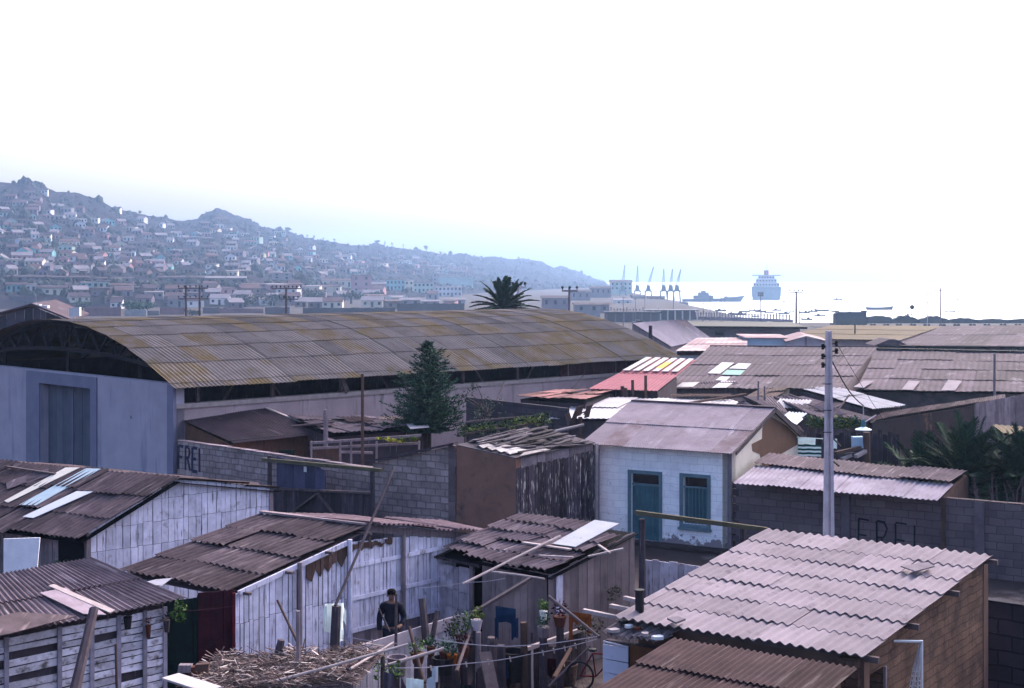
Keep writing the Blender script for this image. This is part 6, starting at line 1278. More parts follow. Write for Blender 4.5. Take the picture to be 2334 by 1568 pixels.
# dark gabled barn
bp_ = at(74, 724, 92.); bn_ = thing('dark_barn', 'dark vertical board barn gable at the frame edge behind the warehouse', 'barn', flat(bp_))
a, k, b = at(-20, 722, 92.), at(75, 695, 92.), at(152, 726, 92.)
m = M(); planks(m, flat(a), V((1, 0, 0)), (b-a).x, K(0), lambda s: pw([(0, a.z-.1), ((k-a).x, k.z-.1), ((b-a).x, b.z-.1)], s), V((0, -1, 0)), w=.5, gap=.02, back=0); m.build('gable_wall', mat('blackish boards', (.07, .062, .085), (.045, .04, .058), 1, isl=.5), bn_)
m = M(); dd = V((-3, 14, 0)); nrm_ = UP*.12
for p, q in ((a, k), (k, b)): e = (q-p).normalized()*.3; m.prism([p-e*(p == a)-V((0, .3, 0)), q+e*(q == b)-V((0, .3, 0)), q+e*(q == b)+dd, p-e*(p == a)+dd], nrm_)
m.build('roof', m_lilac, bn_)
for x, y in ((74, 693), (92, 696)):
    m = M(); p = at(x, y+3, 92.3); m.box(p-V((.35, 0, .1)), (.8, 0, 0), (0, .5, 0), (0, 0, .18)); m.build('roof_patch', m_whitem, bn_)
m = M(); p = at(168, 722, 88.); m.box(p-V((.3, 0, 0)), (.65, 0, .05), (0, .4, 0), (0, 0, .55)); m.tube([flat(p), p], .1, 6); tag(m.build('white_tank', m_whitem), 'small white tank on a stand beside the dark barn', 'tank')
# trees and bushes of the town
def bushy(x, yb, w, h, lb, mt, cat='tree', d=None, k=420, trunk=True, rng=rl):
    p = surf(x, yb) if d is None else flat(at(x, yb, d), gz((x-CX)*d/F, d)); dd = p.y; W, Hh = w*dd/F, h*dd/F; t = thing('tree' if cat == 'tree' else 'bush', lb, cat, p, 'trees of the town')
    m = M(); m.tube([p-UP*.5, p+UP*Hh*.6], [W*.05, W*.03], 6); m.build('trunk', m_trunk, t)
    m = M()
    for i in range(7): leafball(m, p+V((rng.uniform(-.32, .32)*W, rng.uniform(-.2, .2)*W, Hh*rng.uniform(.3, .8))), W*.24, Hh*.26, k//7, W*.05, rng)
    m.build('crown', mt, t)
m_ft = mat('far foliage', (.03, .045, .035), (.045, .06, .045), .4, isl=.4, bump=0); m_fg = mat('far green foliage', (.04, .085, .05), (.05, .10, .055), .4, isl=.4, bump=0)
for a in ((318, 712, 90, 26, 'broad green tree clump behind the pinkish yard walls', m_fg), (190, 700, 44, 16, 'low green bush patch right of the dark barn', m_fg), (236, 694, 38, 34, 'dark rounded tree below the terrace row', m_ft), (272, 690, 30, 26, 'small dark tree at the bluff edge beside the rounded tree', m_ft), (286, 644, 22, 14, 'dark tree crown between the terrace roofs', m_ft), (452, 620, 13, 30, 'tall dark cypress left of the round knoll foot', m_ft), (525, 626, 14, 34, 'second tall dark tree under the knoll', m_ft), (560, 700, 70, 30, 'dark scrubby tree mass under the broad lilac building', m_ft), (625, 698, 60, 30, 'dusky tree right of the scrubby tree mass', m_ft), (715, 690, 70, 28, 'dark tree before the cream hall', m_ft), (800, 692, 60, 28, 'dusky tree under the tall mauve tower house', m_ft), (862, 688, 50, 24, 'small dusky tree below the pink house', m_ft), (540, 712, 16, 8, 'tiny bright green bush by the long pinkish wall', m_fg), (438, 720, 50, 18, 'dark hedge clump between the legs of the double pole', m_ft), (80, 706, 60, 10, 'low dark bush behind the barn roof', m_ft)): bushy(*a)
for i, (x, h, w) in enumerate(((655, 11, 16), (700, 9, 5), (715, 12, 6), (737, 9, 5), (762, 10, 6), (860, 9, 12), (877, 12, 5), (893, 13, 6), (919, 12, 4), (971, 18, 11), (1181, 9, 6), (1004, 8, 7), (318, 9, 9), (156, 8, 7), (470, 6, 5), (829, 6, 7))):
    dd = pw(DR, x)*.995; p = V(((x-CX)*dd/F, dd, hill(x, dd)-1)); W, Hh = w*dd/F, h*dd/F; m = M(); m.tube([p, p+UP*Hh*.6], W*.08, 5)
    for j in range(5): leafball(m, p+V((rh.uniform(-.3, .3)*W, 0, Hh*rh.uniform(.5, .95))), W*.3, Hh*.2, 40, W*.12, rh)
    tag(m.build('ridge_tree', m_ft), ['flat topped tree by the spiky rock on the skyline', 'first tiny tree past the spiky rock on the skyline', 'second tiny tree past the spiky rock on the skyline', 'third tiny tree past the spiky rock on the skyline', 'fourth tiny tree past the spiky rock on the skyline', 'wide low tree on the skyline above the turquoise block', 'thin tree next to the wide low skyline tree', 'taller thin tree following the thin skyline tree', 'slim lone tree on the skyline above the narrow cream house', 'largest dark tree on the skyline above the slim grey tower', 'lone small tree on the skyline above the big palm', 'small round tree just after the largest skyline tree', 'dark tree at the saddle skyline', 'small tree on the skyline right of the tall rocky peak', 'tiny tree on the round knoll edge', 'tiny tree between spiky rock and wide low tree'][i], 'tree', 'trees along the skyline')
# big palm behind the warehouse
pp = at(1148, 800, 98.); pp.z = -.2; bt = thing('big_palm', 'big palm crown rising behind the warehouse ridge', 'palm', pp, 'palms of the town')
m = M(); zt_ = at(1148, 702, 98.).z; m.tube([pp, pp+UP*zt_*.5, pp+UP*(zt_+.2)], [.5, .42, .45], 10); m.build('trunk', m_trunk, bt)
m = M(); rp = random.Random(15)
for i in range(34):
    a = i*2.4+rp.uniform(-.2, .2); t = i/34; frond(m, V((pp.x, pp.y, zt_-.1)), (cos(a), sin(a)*.9), rp.uniform(2.5, 3.0), lerp(.42, .16, t), rp, lerp(.05, 1.42, t), .17, .55, n=40)
m.build('crown', m_leafp, bt)
# utility poles
def upole(x, yb, yt, d, arms, lb, r=.13, legs=(0,), mt=None, ins=True):
    p = at(x, yb, d); z0 = gz(p.x, d); t = thing('utility_pole', lb, 'utility pole', V((p.x, d, z0)), 'utility poles')
    for lx in legs:
        m = M(); q = at(x+lx, yt, d); m.tube([V((q.x, d, z0)), q], [r*1.2, r*.8], 7); m.build('shaft', mt or m_pole, t)
    for xa, xb, y, n in arms:
        a, b = at(x+xa, y, d-.15), at(x+xb, y, d-.15); m = M(); m.bar(a, b, .12, .14); m.build('cross_arm', mt or m_pole, t)
        for i in range(n):
            c = lerp(a, b, (i+.08)/(n-.84) if n > 1 else .5); m = M(); m.lathe(c+UP*.07, [(.03, 0), (.035, .12), (.1, .14), (.11, .28), (.05, .34)], 7); m.build('insulator', m_metal, t)
upole(424, 722, 650, 190., ((-18, 50, 657, 6), (-18, 50, 681, 6)), 'double legged pole with two long cross arms behind the warehouse', legs=(0, 31), r=.15)
upole(652, 722, 655, 180., ((-32, 34, 658, 8), (-16, 28, 682, 5)), 'single pole with crowded insulators on two cross arms', r=.16)
upole(1181, 716, 648, 105., ((-13, 16, 655, 4),), 'grey pole with one cross arm in front of the big palm', mt=m_conc, r=.13)
upole(1297, 716, 656, 120., ((-17, 19, 663, 3),), 'grey pole with one cross arm right of the big palm', mt=m_greyp, r=.11)
upole(1814, 742, 664, 210., ((-15, 15, 666, 4),), 'dark pole with forked top in front of the ship', r=.16, mt=m_greyp)
upole(2143, 740, 656, 260., ((-17, 3, 662, 2),), 'slim dark pole above the coal wagons', r=.13, mt=m_greyp)
upole(2113, 740, 668, 300., ((-10, 8, 690, 2), (-10, 8, 672, 2)), 'pale thin pole with two short arms near the signal disc', r=.09, mt=m_conc)
upole(1733, 735, 668, 330., ((-6, 6, 671, 2),), 'thin pale pole in front of the big ship hull', r=.1, mt=m_greyp)
for i, (x, yt, d) in enumerate(((1602, 690, 380.), (1618, 660, 420.), (1643, 668, 430.), (1674, 700, 400.), (1650, 664, 500.), (1420, 676, 350.), (1469, 664, 460.), (1448, 680, 400.), (1822, 690, 300.), (1534, 676, 450.))):
    q = at(x, yt, d); m = M(); z0 = gz(q.x, d); m.tube([V((q.x, d, z0)), q], [.12, .07], 6); m.bar(q-V((.5, .08, .25)), q+V((.5, -.08, -.25)), .08)
    tag(m.build('mast_pole', m_greyp), ['short thin mast left of the low grey warship', 'tallest thin mast before the low grey warship', 'thin mast at the warship superstructure', 'short mast under the warship bow', 'slender mast just right of the warship superstructure mast', 'thin mast before the pale harbour block', 'thin dark mast under the first crane pair', 'short mast left of the crane pair', 'short thin mast beside the forked dark pole', 'thin mast below the right hand cranes'][i], 'mast', 'thin masts along the shore')
# ---------- harbour ----------
m_ship = mat('ship hull', (.34, .42, .45), (.29, .37, .40), .2, bump=0); m_shipw = mat('ship white', (.55, .58, .6), bump=0); m_grey = mat('warship grey', (.2, .25, .29), bump=0); m_funnel = mat('funnel red', (.3, .06, .06), bump=0); m_crane = mat('crane steel', (.2, .26, .3), bump=0)  # ship tones paled, part of the haze is put into the colour
SD = 1039.; sp = at(1746, 683, SD); sp.z = -9; st = thing('ship', 'big ship seen end on at anchor in the hazy bay', 'ship', sp)
SK = sp.x/sp.y
def sect(m, prof, y0, y1, sc1=1., mi=0):
    a = [sp+V((x+y0*SK, y0, z)) for x, z in prof]; b = [sp+V((x*sc1+y1*SK, y1, z)) for x, z in prof]; n = len(prof); m.raw(a+b, [tuple(range(n))[::-1], tuple(range(n, 2*n))]+[(i, (i+1) % n, n+(i+1) % n, n+i) for i in range(n)], mi)
m = M(); sect(m, [(-9.5, -1), (9.5, -1), (10.6, 3), (10.9, 8.2), (-10.9, 8.2), (-10.6, 3)], 0, 95, 1); sect(m, [(-9.5, -1), (9.5, -1), (10.6, 3), (10.9, 8.2), (-10.9, 8.2), (-10.6, 3)], 95.01, 130, .1); m.build('hull', m_ship, st)
m = M(); sect(m, [(-11.1, 8.3), (11.1, 8.3), (11.1, 9.3), (-11.1, 9.3)], 1, 94); m.build('bulwark', m_ship, st)
m = M(); sect(m, [(-9.6, 9.4), (9.6, 9.4), (9.6, 12.4), (-9.6, 12.4)], 6, 60); sect(m, [(-7.6, 12.5), (7.6, 12.5), (7.6, 15.2), (-7.6, 15.2)], 9, 50); sect(m, [(-6, 15.3), (6, 15.3), (6, 17.2), (-6, 17.2)], 12, 30); m.build('superstructure', m_shipw, st)
m = M(); sect(m, [(-10.6, 17.3), (10.6, 17.3), (10.6, 18.2), (-10.6, 18.2)], 11, 17); m.build('bridge_wing', m_shipw, st)
for lv_, w_, n_, y_ in ((10.4, 8.6, 9, 5.95), (13.4, 6.6, 7, 8.95), (15.9, 5, 6, 11.95)):
    m = M()
    for i in range(n_): x = lerp(-w_, w_, i/(n_-1)); m.cbox(sp.x+x+y_*SK-.45, sp.x+x+y_*SK+.45, sp.y+y_-.08, sp.y+y_, sp.z+lv_, sp.z+lv_+.9)
    m.build('window_row', m_fwin, st)
m = M(); m.lathe(sp+V((26*SK, 26, 17.2)), [(2., 0), (1.7, 4.), (1.6, 4.4)], 10); m.build('funnel', m_funnel, st)
m = M(); m.tube([sp+V((20*SK, 20, 17)), sp+V((20*SK, 20, 25.2))], [.45, .12], 6); m.bar(sp+V((20*SK-2.2, 20, 21.5)), sp+V((20*SK+2.2, 20, 21.5)), .2); m.build('mast', m_grey, st)
m = M(); m.box(sp+V((-6.3, -.12, 2.4)), (4.2, 0, 0), (0, .1, 0), (0, 0, 3.2)); m.build('stern_door', m_fwin, st)
wp_ = at(1640, 688, 960.); wp_.z = -9; ws_ = thing('warship', 'low grey warship lying lengthwise left of the big ship', 'ship', wp_)
m = M(); L0, L1 = at(1556, 688, 960.).x, at(1697, 688, 960.).x; Y = wp_.y
vs = [V((L0, Y-3, -9.5)), V((L1-3, Y-.2, -9.5)), V((L1-3, Y+.2, -9.5)), V((L0, Y+3, -9.5)), V((L0-.3, Y-3.6, -7.2)), V((L1, Y-.2, -4.9)), V((L1, Y+.2, -4.9)), V((L0-.3, Y+3.6, -7.2)), V((lerp(L0, L1, .6), Y-3.8, -9.5)), V((lerp(L0, L1, .6), Y-4, -6.8)), V((lerp(L0, L1, .6), Y+3.8, -9.5)), V((lerp(L0, L1, .6), Y+4, -6.8))]
m.raw(vs, [(0, 8, 9, 4), (8, 1, 5, 9), (3, 7, 11, 10), (10, 11, 6, 2), (4, 9, 11, 7), (9, 5, 6, 11), (0, 4, 7, 3), (1, 2, 6, 5), (0, 3, 10, 8), (8, 10, 2, 1)]); m.build('hull', m_grey, ws_)
cx_ = at(1604, 680, 960.).x; m = M(); m.cbox(cx_-7, cx_+6, Y-2.6, Y+2.6, -6.95, -4.8); m.cbox(cx_-4, cx_+3, Y-2, Y+2, -4.79, -2.9); m.cbox(cx_-2, cx_+1, Y-1.4, Y+1.4, -2.89, -1.7); m.build('superstructure', m_grey, ws_)
m = M()
for ox, hh in ((-3, 3.4), (0, 5.2), (2.2, 3.6)): m.tube([V((cx_+ox, Y, -4.8)), V((cx_+ox, Y, -4.8+hh))], .22, 5)
m.build('masts', m_grey, ws_)
gx = at(1655, 685, 960.).x; m = M(); m.lathe(V((gx, Y, -6.8)), [(1.5, 0), (1.4, 1.2), (.6, 1.5)], 8); m.bar(V((gx, Y, -6)), V((gx+4, Y, -5.5)), .25); m.build('gun_turret', m_grey, ws_)
# quay cranes
for i, (x, yt, d, ln) in enumerate(((1419, 604, 930., .06), (1452, 606, 900., .0), (1477, 608, 900., .2), (1512, 613, 850., -.02), (1528, 613, 850., .06), (1542, 614, 850., .16))):
    p = at(x, 690 if i > 2 else 686, d); z0 = gz(p.x, d)+.5 if gz(p.x, d) > -8 else -7.5; p.z = z0; zt = at(x, 663, d).z; zj = at(x, yt, d).z
    t = thing('quay_crane', ['pale crane standing apart behind the harbour block', 'left crane of the middle crane pair', 'right crane of the middle crane pair', 'left crane of the three portal cranes', 'middle crane of the three portal cranes', 'right crane of the three portal cranes'][i], 'crane', p, 'cranes on the quay')
    sx = 2.1
    for a in (-1, 1):
        for b in (-1, 1): m = M(); m.bar(p+V((a*sx, b*1.8, 0)), V((p.x+a*sx*.8, p.y+b*1.5, zt)), .42); m.build('portal_leg', m_crane, t)
    m = M(); m.cbox(p.x-2.3, p.x+2.3, p.y-1.9, p.y+1.9, zt-.4, zt+.3); m.build('portal_beam', m_crane, t)
    m = M(); m.prism([V((p.x-1.4, p.y-1.4, zt+.31)), V((p.x+1.4, p.y-1.4, zt+.31)), V((p.x+1.0, p.y-1.4, zt+3.2)), V((p.x-.8, p.y-1.4, zt+3.8))], V((0, 2.8, 0))); m.build('cab', m_crane, t)
    m = M(); tip = V((p.x+ln*(zj-zt), p.y-3, zj)); 
    for a in (-.7, .7): m.bar(V((p.x+a, p.y, zt+3)), tip+V((a*.2, 0, 0)), .22)
    for k in range(9):
        f = lambda q, a: lerp(V((p.x+a, p.y, zt+3)), tip+V((a*.2, 0, 0)), q); m.bar(f(k/9, -.7), f((k+1)/9, .7), .12); m.bar(f(k/9, .7), f((k+1)/9, -.7), .12)
    m.bar(V((p.x-1, p.y, zt+4)), V((p.x-1.2, p.y, zt+5.6)), .2); m.bar(V((p.x-1.2, p.y, zt+5.6)), lerp(V((p.x, p.y, zt+3)), tip, .75), .08); m.build('jib', m_crane, t)
# quay and harbour sheds
m = M(); a = at(1380, 694, 905.); m.cbox(a.x, at(1565, 694, 840.).x, 832, 960, -14, -7.2); kind(m.build('quay', mat('quay stone', (.14, .12, .13), (.1, .09, .1), .1)), 'structure')
for i, (x0, x1, yt, yb, d, cl, lb, st_) in enumerate(((1391, 1440, 638, 662, 1000., 'pale green', 'pale hazy block standing over the harbour end of the hill', 2), (1440, 1470, 672, 690, 870., 'grey', 'grey harbour shed under the crane pair', 1), (1478, 1515, 674, 690, 860., 'grey', 'grey harbour shed left of the portal cranes', 1), (1345, 1392, 652, 672, 900., 'lilac', 'lilac harbour store at the end of the hill', 1), (1400, 1440, 680, 698, 720., 'white', 'white roofed harbour store before the pale hazy block', 1), (1300, 1345, 660, 682, 800., 'lilac', 'lilac warehouse at the harbour entrance', 1), (1345, 1388, 690, 712, 520., 'lilac', 'broken lilac wall house near the shore sheds', 1), (1500, 1560, 694, 702, 700., 'white', 'long white roofed quay shed before the portal cranes', 0), (1235, 1296, 674, 700, 560., 'lilac', 'lilac long house right of the big palm', 1), (1310, 1368, 690, 712, 470., 'grey', 'grey house between one arm pole and shore', 1))):
    p = at((x0+x1)/2, yb, d); W = (x1-x0)*d/F; h = (yb-yt)*d/F; t = thing('harbour_building', lb, 'building', p, 'harbour buildings'); m = M(); m.prism([V((p.x-W/2, d, p.z-3)), V((p.x+W/2, d, p.z-3)), V((p.x+W/2, d, p.z+h*.8)), V((p.x-W/2, d, p.z+h*.8))], V((0, 12, 0))); m.build('wall', FM[cl], t)
    m = M(); m.prism([V((p.x-W/2-.4, d-.5, p.z+h*.8+.02)), V((p.x-W/2-.4, d+12.5, p.z+h*.8+.02)), V((p.x-W/2-.4, d+6, p.z+h))], V((W+.8, 0, 0))); m.build('roof', FR[2] if cl == 'white' else FR[0], t)
    for s in range(st_):
        for k in range(max(2, int(W/3))):
            c = p.x-W/2+W*(k+.5)/max(2, int(W/3)); zb = p.z+h*.8*s/st_; m = M(); m.cbox(c-.5, c+.5, d-.08, d-.01, zb+h*.8/st_*.3, zb+h*.8/st_*.75); m.build('window', m_fwin, t)
# shore promenade: balustrade, kiosk, parked cars, walkers
bl = thing('promenade_balustrade', 'long pale balustrade of many posts along the shore', 'balustrade', at(1690, 735, 420.))
pts = [(1392, 712, 500.), (1480, 714, 490.), (1566, 722, 450.), (1640, 728, 440.), (1720, 733, 430.), (1806, 739, 415.)]
P = [V((at(x, y, d).x, d, gz(at(x, y, d).x, d))) for x, y, d in pts]
m = M()
for a, b in zip(P, P[1:]): m.bar(a+UP*.45, b+UP*.45, .3, .9); m.bar(a+UP*1.9, b+UP*1.9, .12, .1)
m.build('low_wall', FM['lilac'], bl)
for i in range(60):
    t = i/60*5; k = min(4, int(t)); p = lerp(P[k], P[k+1], t-k); m = M(); m.cbox(p.x-.16, p.x+.16, p.y-.16, p.y+.16, p.z+.9, p.z+2.3+(.5 if i % 5 == 0 else 0)); m.build('post', FM['lilac'], bl)
kp = at(1530, 722, 440.); kp.z = gz(kp.x, 440); t = thing('shore_pavilion', 'pale shore pavilion with pillars beside the parked dark car', 'pavilion', kp)
W = 16.; m = M(); m.cbox(kp.x-W/2-.5, kp.x+W/2+.5, 439.5, 447, kp.z+2.9, kp.z+3.2); m.build('roof', FM['grey'], t)
for i in range(8): m = M(); x = lerp(kp.x-W/2, kp.x+W/2, i/7); m.cbox(x-.2, x+.2, 440, 440.4, kp.z-.2, kp.z+2.89); m.build('pillar', FM['white'], t)
m = M(); m.cbox(kp.x-W/2, kp.x+W/2, 446, 446.3, kp.z-.2, kp.z+2.89); m.build('rear_wall', FM['lilac'], t)
dk = thing('dark_shed_row', 'dark pillared shed row at the shore right of the warehouse ridge', 'shed', at(1435, 722, 420.)); kp = V((at(1435, 718, 420.).x, 420, gz(30, 420)))
m = M(); m.cbox(kp.x-7, kp.x+9, 422, 428, kp.z-.3, kp.z+2.6); m.build('wall', FM['mauve'], dk); m = M(); m.cbox(kp.x-7.4, kp.x+9.4, 420, 428.5, kp.z+2.61, kp.z+3.); m.build('roof', FR[0], dk)
for i in range(7): m = M(); x = kp.x-6.8+i*2.6; m.cbox(x-.16, x+.16, 420.2, 420.5, kp.z-.3, kp.z+2.6); m.build('pillar', FM['lilac'], dk)
m_car = [mat('car paint '+n, c, bump=0, rough=.35) for n, c in (('dark', (.02, .02, .025)), ('blue', (.03, .04, .06)), ('maroon', (.05, .02, .025)), ('black', (.012, .012, .015)))]
def car(x, d, lb, mt, rz=0):
    p = at(x, 730, d); p.z = gz(p.x, d); t = thing('parked_car', lb, 'car', p, 'cars parked by the shore'); q = lambda a, b, z: p+V((a, b, z))
    m = M(); m.prism([q(-2.2, -.8, .35), q(2.2, -.8, .35), q(2.25, -.8, .75), q(1.2, -.8, .92), q(.9, -.8, .95), q(-1.3, -.8, .95), q(-2.1, -.8, .85)], V((0, 1.6, 0))); m.prism([q(-1.2, -.7, .96), q(.85, -.7, .96), q(.35, -.7, 1.42), q(-.9, -.7, 1.42)], V((0, 1.4, 0))); m.build('body', mt, t)
    m = M(); m.prism([q(-1., -.71, 1.), q(.65, -.71, 1.), q(.3, -.71, 1.35), q(-.8, -.71, 1.35)], V((0, -.01, 0))); m.build('window', m_glass, t)
    for a in (-1.35, 1.35):
        for b in (-.82, .62): m = M(); m.tube([q(a, b, .32), q(a, b+.2, .32)], .32, 12); m.build('wheel', m_metal, t)
car(1457, 395., 'dark car with sloping tail parked before the pavilion', m_car[0]); car(1578, 380., 'low dark car left of the two walkers', m_car[3]); car(1613, 372., 'maroon dark car right of the two walkers', m_car[2]); car(1662, 370., 'blue dark car, left of the parked pair', m_car[1]); car(1681, 372., 'black car, right of the parked pair', m_car[3])
def walker(x, d, h, lb):
    p = at(x, 735, d); p.z = gz(p.x, d); t = thing('person', lb, 'person', p, 'people walking by the shore'); s = h/1.7
    vs = [(0, 0, .95), (0, 0, 1.25), (0, 0, 1.42), (0, 0, 1.62), (-.2, 0, 1.35), (-.26, 0, .9), (.2, 0, 1.35), (.26, .05, .9), (-.1, .1, .5), (-.11, .15, .05), (.1, -.1, .5), (.11, -.15, .05)]
    skinned('body', [V(v)*s for v in vs], [(0, 1), (1, 2), (2, 3), (2, 4), (4, 5), (2, 6), (6, 7), (0, 8), (8, 9), (0, 10), (10, 11)], [k*s for k in (.16, .18, .09, .11, .07, .045, .07, .045, .09, .06, .09, .06)], m_dark, t, 1)
walker(1600, 376., 1.75, 'taller dark clad walker between two parked cars'); walker(1593, 377., 1.3, 'small child sized walker beside the taller one'); walker(1741, 366., 1.78, 'lone dark clad walker in front of the big ship')
walker(1783, 360., 1.72, 'dark clad walker near the forked dark pole')
# coal train at the shore
m_coal = mat('coal', (.018, .018, .022), (.03, .03, .034), .6, bump=.8, bsc=3); m_iron = mat('black iron', (.02, .022, .026), (.03, .032, .036), .5, bump=0)
def wagon(x0, x1, d, h, lb, heap):
    a, b = at(x0, 738, d), at(x1, 738, d); z = gz(a.x, d); t = thing('coal_wagon', lb, 'wagon', V(((a.x+b.x)/2, d, z)), 'wagons of the coal train')
    m = M(); m.cbox(a.x+.15, b.x-.15, d-1.4, d+1.4, z+1., z+h); m.build('body', m_iron, t)
    m = M(); n = 10; pr_ = [V((lerp(a.x+.3, b.x-.3, i/n), d-1.2, z+h+(heap*.55*sin(pi*i/n)*(1+.3*sin(i*2.3+x0)) if 0 < i < n else .01))) for i in range(n+1)]; m.prism([V((a.x+.3, d-1.2, z+h-.1))]+pr_+[V((b.x-.3, d-1.2, z+h-.1))], V((0, 2.4, 0))); m.build('coal_load', m_coal, t)
    for k in (.18, .3, .7, .82): m = M(); m.tube([V((lerp(a.x, b.x, k), d-1.45, z+.45)), V((lerp(a.x, b.x, k), d-1.2, z+.45))], .45, 12); m.build('wheel', m_iron, t)
td = 380.; a, b = at(1899, 738, td), at(1972, 738, td); z = gz(a.x, td); t = thing('locomotive_tender', 'tall boxy black tender at the head of the coal train', 'tender', V(((a.x+b.x)/2, td, z)), 'wagons of the coal train')
hb = at(1900, 711, td).z-z
m = M(); m.prism([V((a.x+.2, td-1.5, z+1.)), V((b.x-.1, td-1.5, z+1.)), V((b.x-.1, td-1.5, z+hb)), V((a.x+1., td-1.5, z+hb)), V((a.x+.2, td-1.5, z+hb-.6))], V((0, 3, 0))); m.build('body', m_iron, t)
m = M(); m.cbox(a.x-.3, a.x+1.2, td-1.7, td+1.7, z+hb+.01, z+hb+.3); m.cbox(b.x-1., b.x+.1, td-1.2, td+1.2, z+hb+.01, z+hb+.35); m.build('hatch', m_iron, t)
m = M(); m.cbox(a.x-.7, b.x+.1, td-1.4, td+1.4, z+.6, z+.99); m.build('underframe', m_iron, t)
for k in (.1, .25, .4, .6, .75, .9): m = M(); m.tube([V((lerp(a.x, b.x, k), td-1.45, z+.45)), V((lerp(a.x, b.x, k), td-1.2, z+.45))], .45, 12); m.build('wheel', m_iron, t)
for i, (x0, x1, h, hp) in enumerate(((1972, 2030, 2.6, .7), (2030, 2092, 2.0, 1.9), (2092, 2160, 2.0, 1.6), (2160, 2228, 1.9, .9), (2228, 2298, 1.9, .5), (2298, 2370, 1.9, .5), (2370, 2440, 1.9, .4))):
    wagon(x0, x1, td, h, ['first wagon behind the boxy tender, nearly level load', 'wagon with the tallest coal heap', 'wagon with a broad coal heap under the pole', 'flat loaded wagon past the coal heaps', 'fifth wagon of the coal train, low load', 'sixth wagon of the coal train at the frame edge', 'last wagon of the coal train beyond the frame edge'][i], hp)
m = M(); m.cbox(at(1850, 738, td).x, at(2500, 738, td).x, td-3, td+3, gz(120, td)-1, gz(120, td)+.06); kind(m.build('railway_bed', m_coal), 'structure')
sg = thing('signal_disc', 'round black disc signal above the coal wagons', 'signal', at(2078, 738, 375.)); p = at(2078, 700, 375.); sg.location.z = gz(p.x, 375)
m = M(); m.tube([V((p.x, 375, gz(p.x, 375))), p], .09, 6); m.build('post', m_iron, sg); m = M(); m.tube([p-V((0, .1, 0)), p+V((0, .05, 0))], .6, 18); m.build('disc', m_iron, sg); m = M(); q = at(2074, 716, 375.); m.bar(q-V((.9, 0, 0)), q+V((.6, 0, 0)), .16, .25); m.build('arm', m_iron, sg)
# moored boats
BO = [(1642, 709, 26, 'dark rowing boat farthest left of the moored boats'), (1681, 718, 40, 'long low dark barge close to the balustrade'), (1697, 711, 24, 'small dark boat left of the crowded boats'), (1716, 709, 20, 'short dark boat with cabin among the crowded boats'), (1733, 711, 26, 'dark boat just left of the forked pole group'), (1752, 713, 22, 'dark boat under the ship stern'), (1770, 708, 22, 'slim boat under the ship right corner'), (1786, 716, 26, 'dark boat left beside the forked pole'), (1800, 712, 20, 'cabin boat right at the forked pole'), (1832, 714, 26, 'dark boat just right of the forked pole'), (1852, 711, 22, 'slim boat between forked pole and tender'), (1872, 709, 34, 'long dark barge left of the tender'), (1868, 721, 26, 'pale low boat left of the tender'), (1838, 729, 26, 'nearest dark boat under the forked pole'), (2004, 706, 62, 'long flat barge above the coal wagons'), (1785, 688, 8, 'tiny launch beside the big ship'), (1909, 684, 22, 'lone far boat in the empty bay'), (1722, 722, 18, 'small boat near the balustrade end'), (1655, 722, 24, 'dark boat close behind the balustrade posts'), (2180, 684, 14, 'very faint far boat at the bay edge'), (2165, 712, 24, 'small boat above the flat loaded wagon'), (1560, 700, 30, 'dark tug by the quay shed'), (1940, 716, 30, 'boat with low cabin half hidden by the tender')]
m_boat = mat('dark boat hull', (.05, .052, .065), (.035, .036, .048), 1, bump=0, isl=.2); m_boat2 = mat('pale boat hull', (.3, .3, .33), bump=0)
for i, (x, y, w, lb) in enumerate(BO):
    d = 17*F/(y-HY); p = at(x, y, d); W = w*d/F; Bm = min(3., W*.3); h = min(1.6, max(.5, W*.13)); t = thing('moored_boat', lb, 'boat', p, 'boats moored in the bay'); s = (-1)**i
    q = lambda a, b, z: p+V((a*W/2*s, b*Bm/2, z)); m = M(); sec = [(-1, .55, .9), (-.5, .95, .8), (.2, 1, .8), (.7, .6, .95), (1, .06, 1.25)]
    vs = []; [vs.extend([q(a*.94, -b*.6, -.3), q(a, -b, h*z), q(a, b, h*z), q(a*.94, b*.6, -.3)]) for a, b, z in sec]
    m.raw(vs, [(0, 1, 2, 3), (16, 19, 18, 17)]+[(4*k+j, 4*k+4+j, 4*k+4+(j+1) % 4, 4*k+(j+1) % 4) for k in range(4) for j in range(4)]); m.build('hull', m_boat2 if 'pale' in lb else m_boat, t)
    if i % 3 != 2: m = M(); m.prism([q(-.5, -.55, h*.8), q(-.05, -.55, h*.8), q(-.1, -.5, h*.8+h*.9), q(-.45, -.5, h*.8+h*.9)], V((0, Bm*.5, 0))); m.build('cabin', m_boat, t)
    if i % 2 == 0: m = M(); m.tube([q(.1, 0, h*.5), q(.12, 0, h*.8+W*.28)], .05, 5); m.build('mast', m_boat, t)
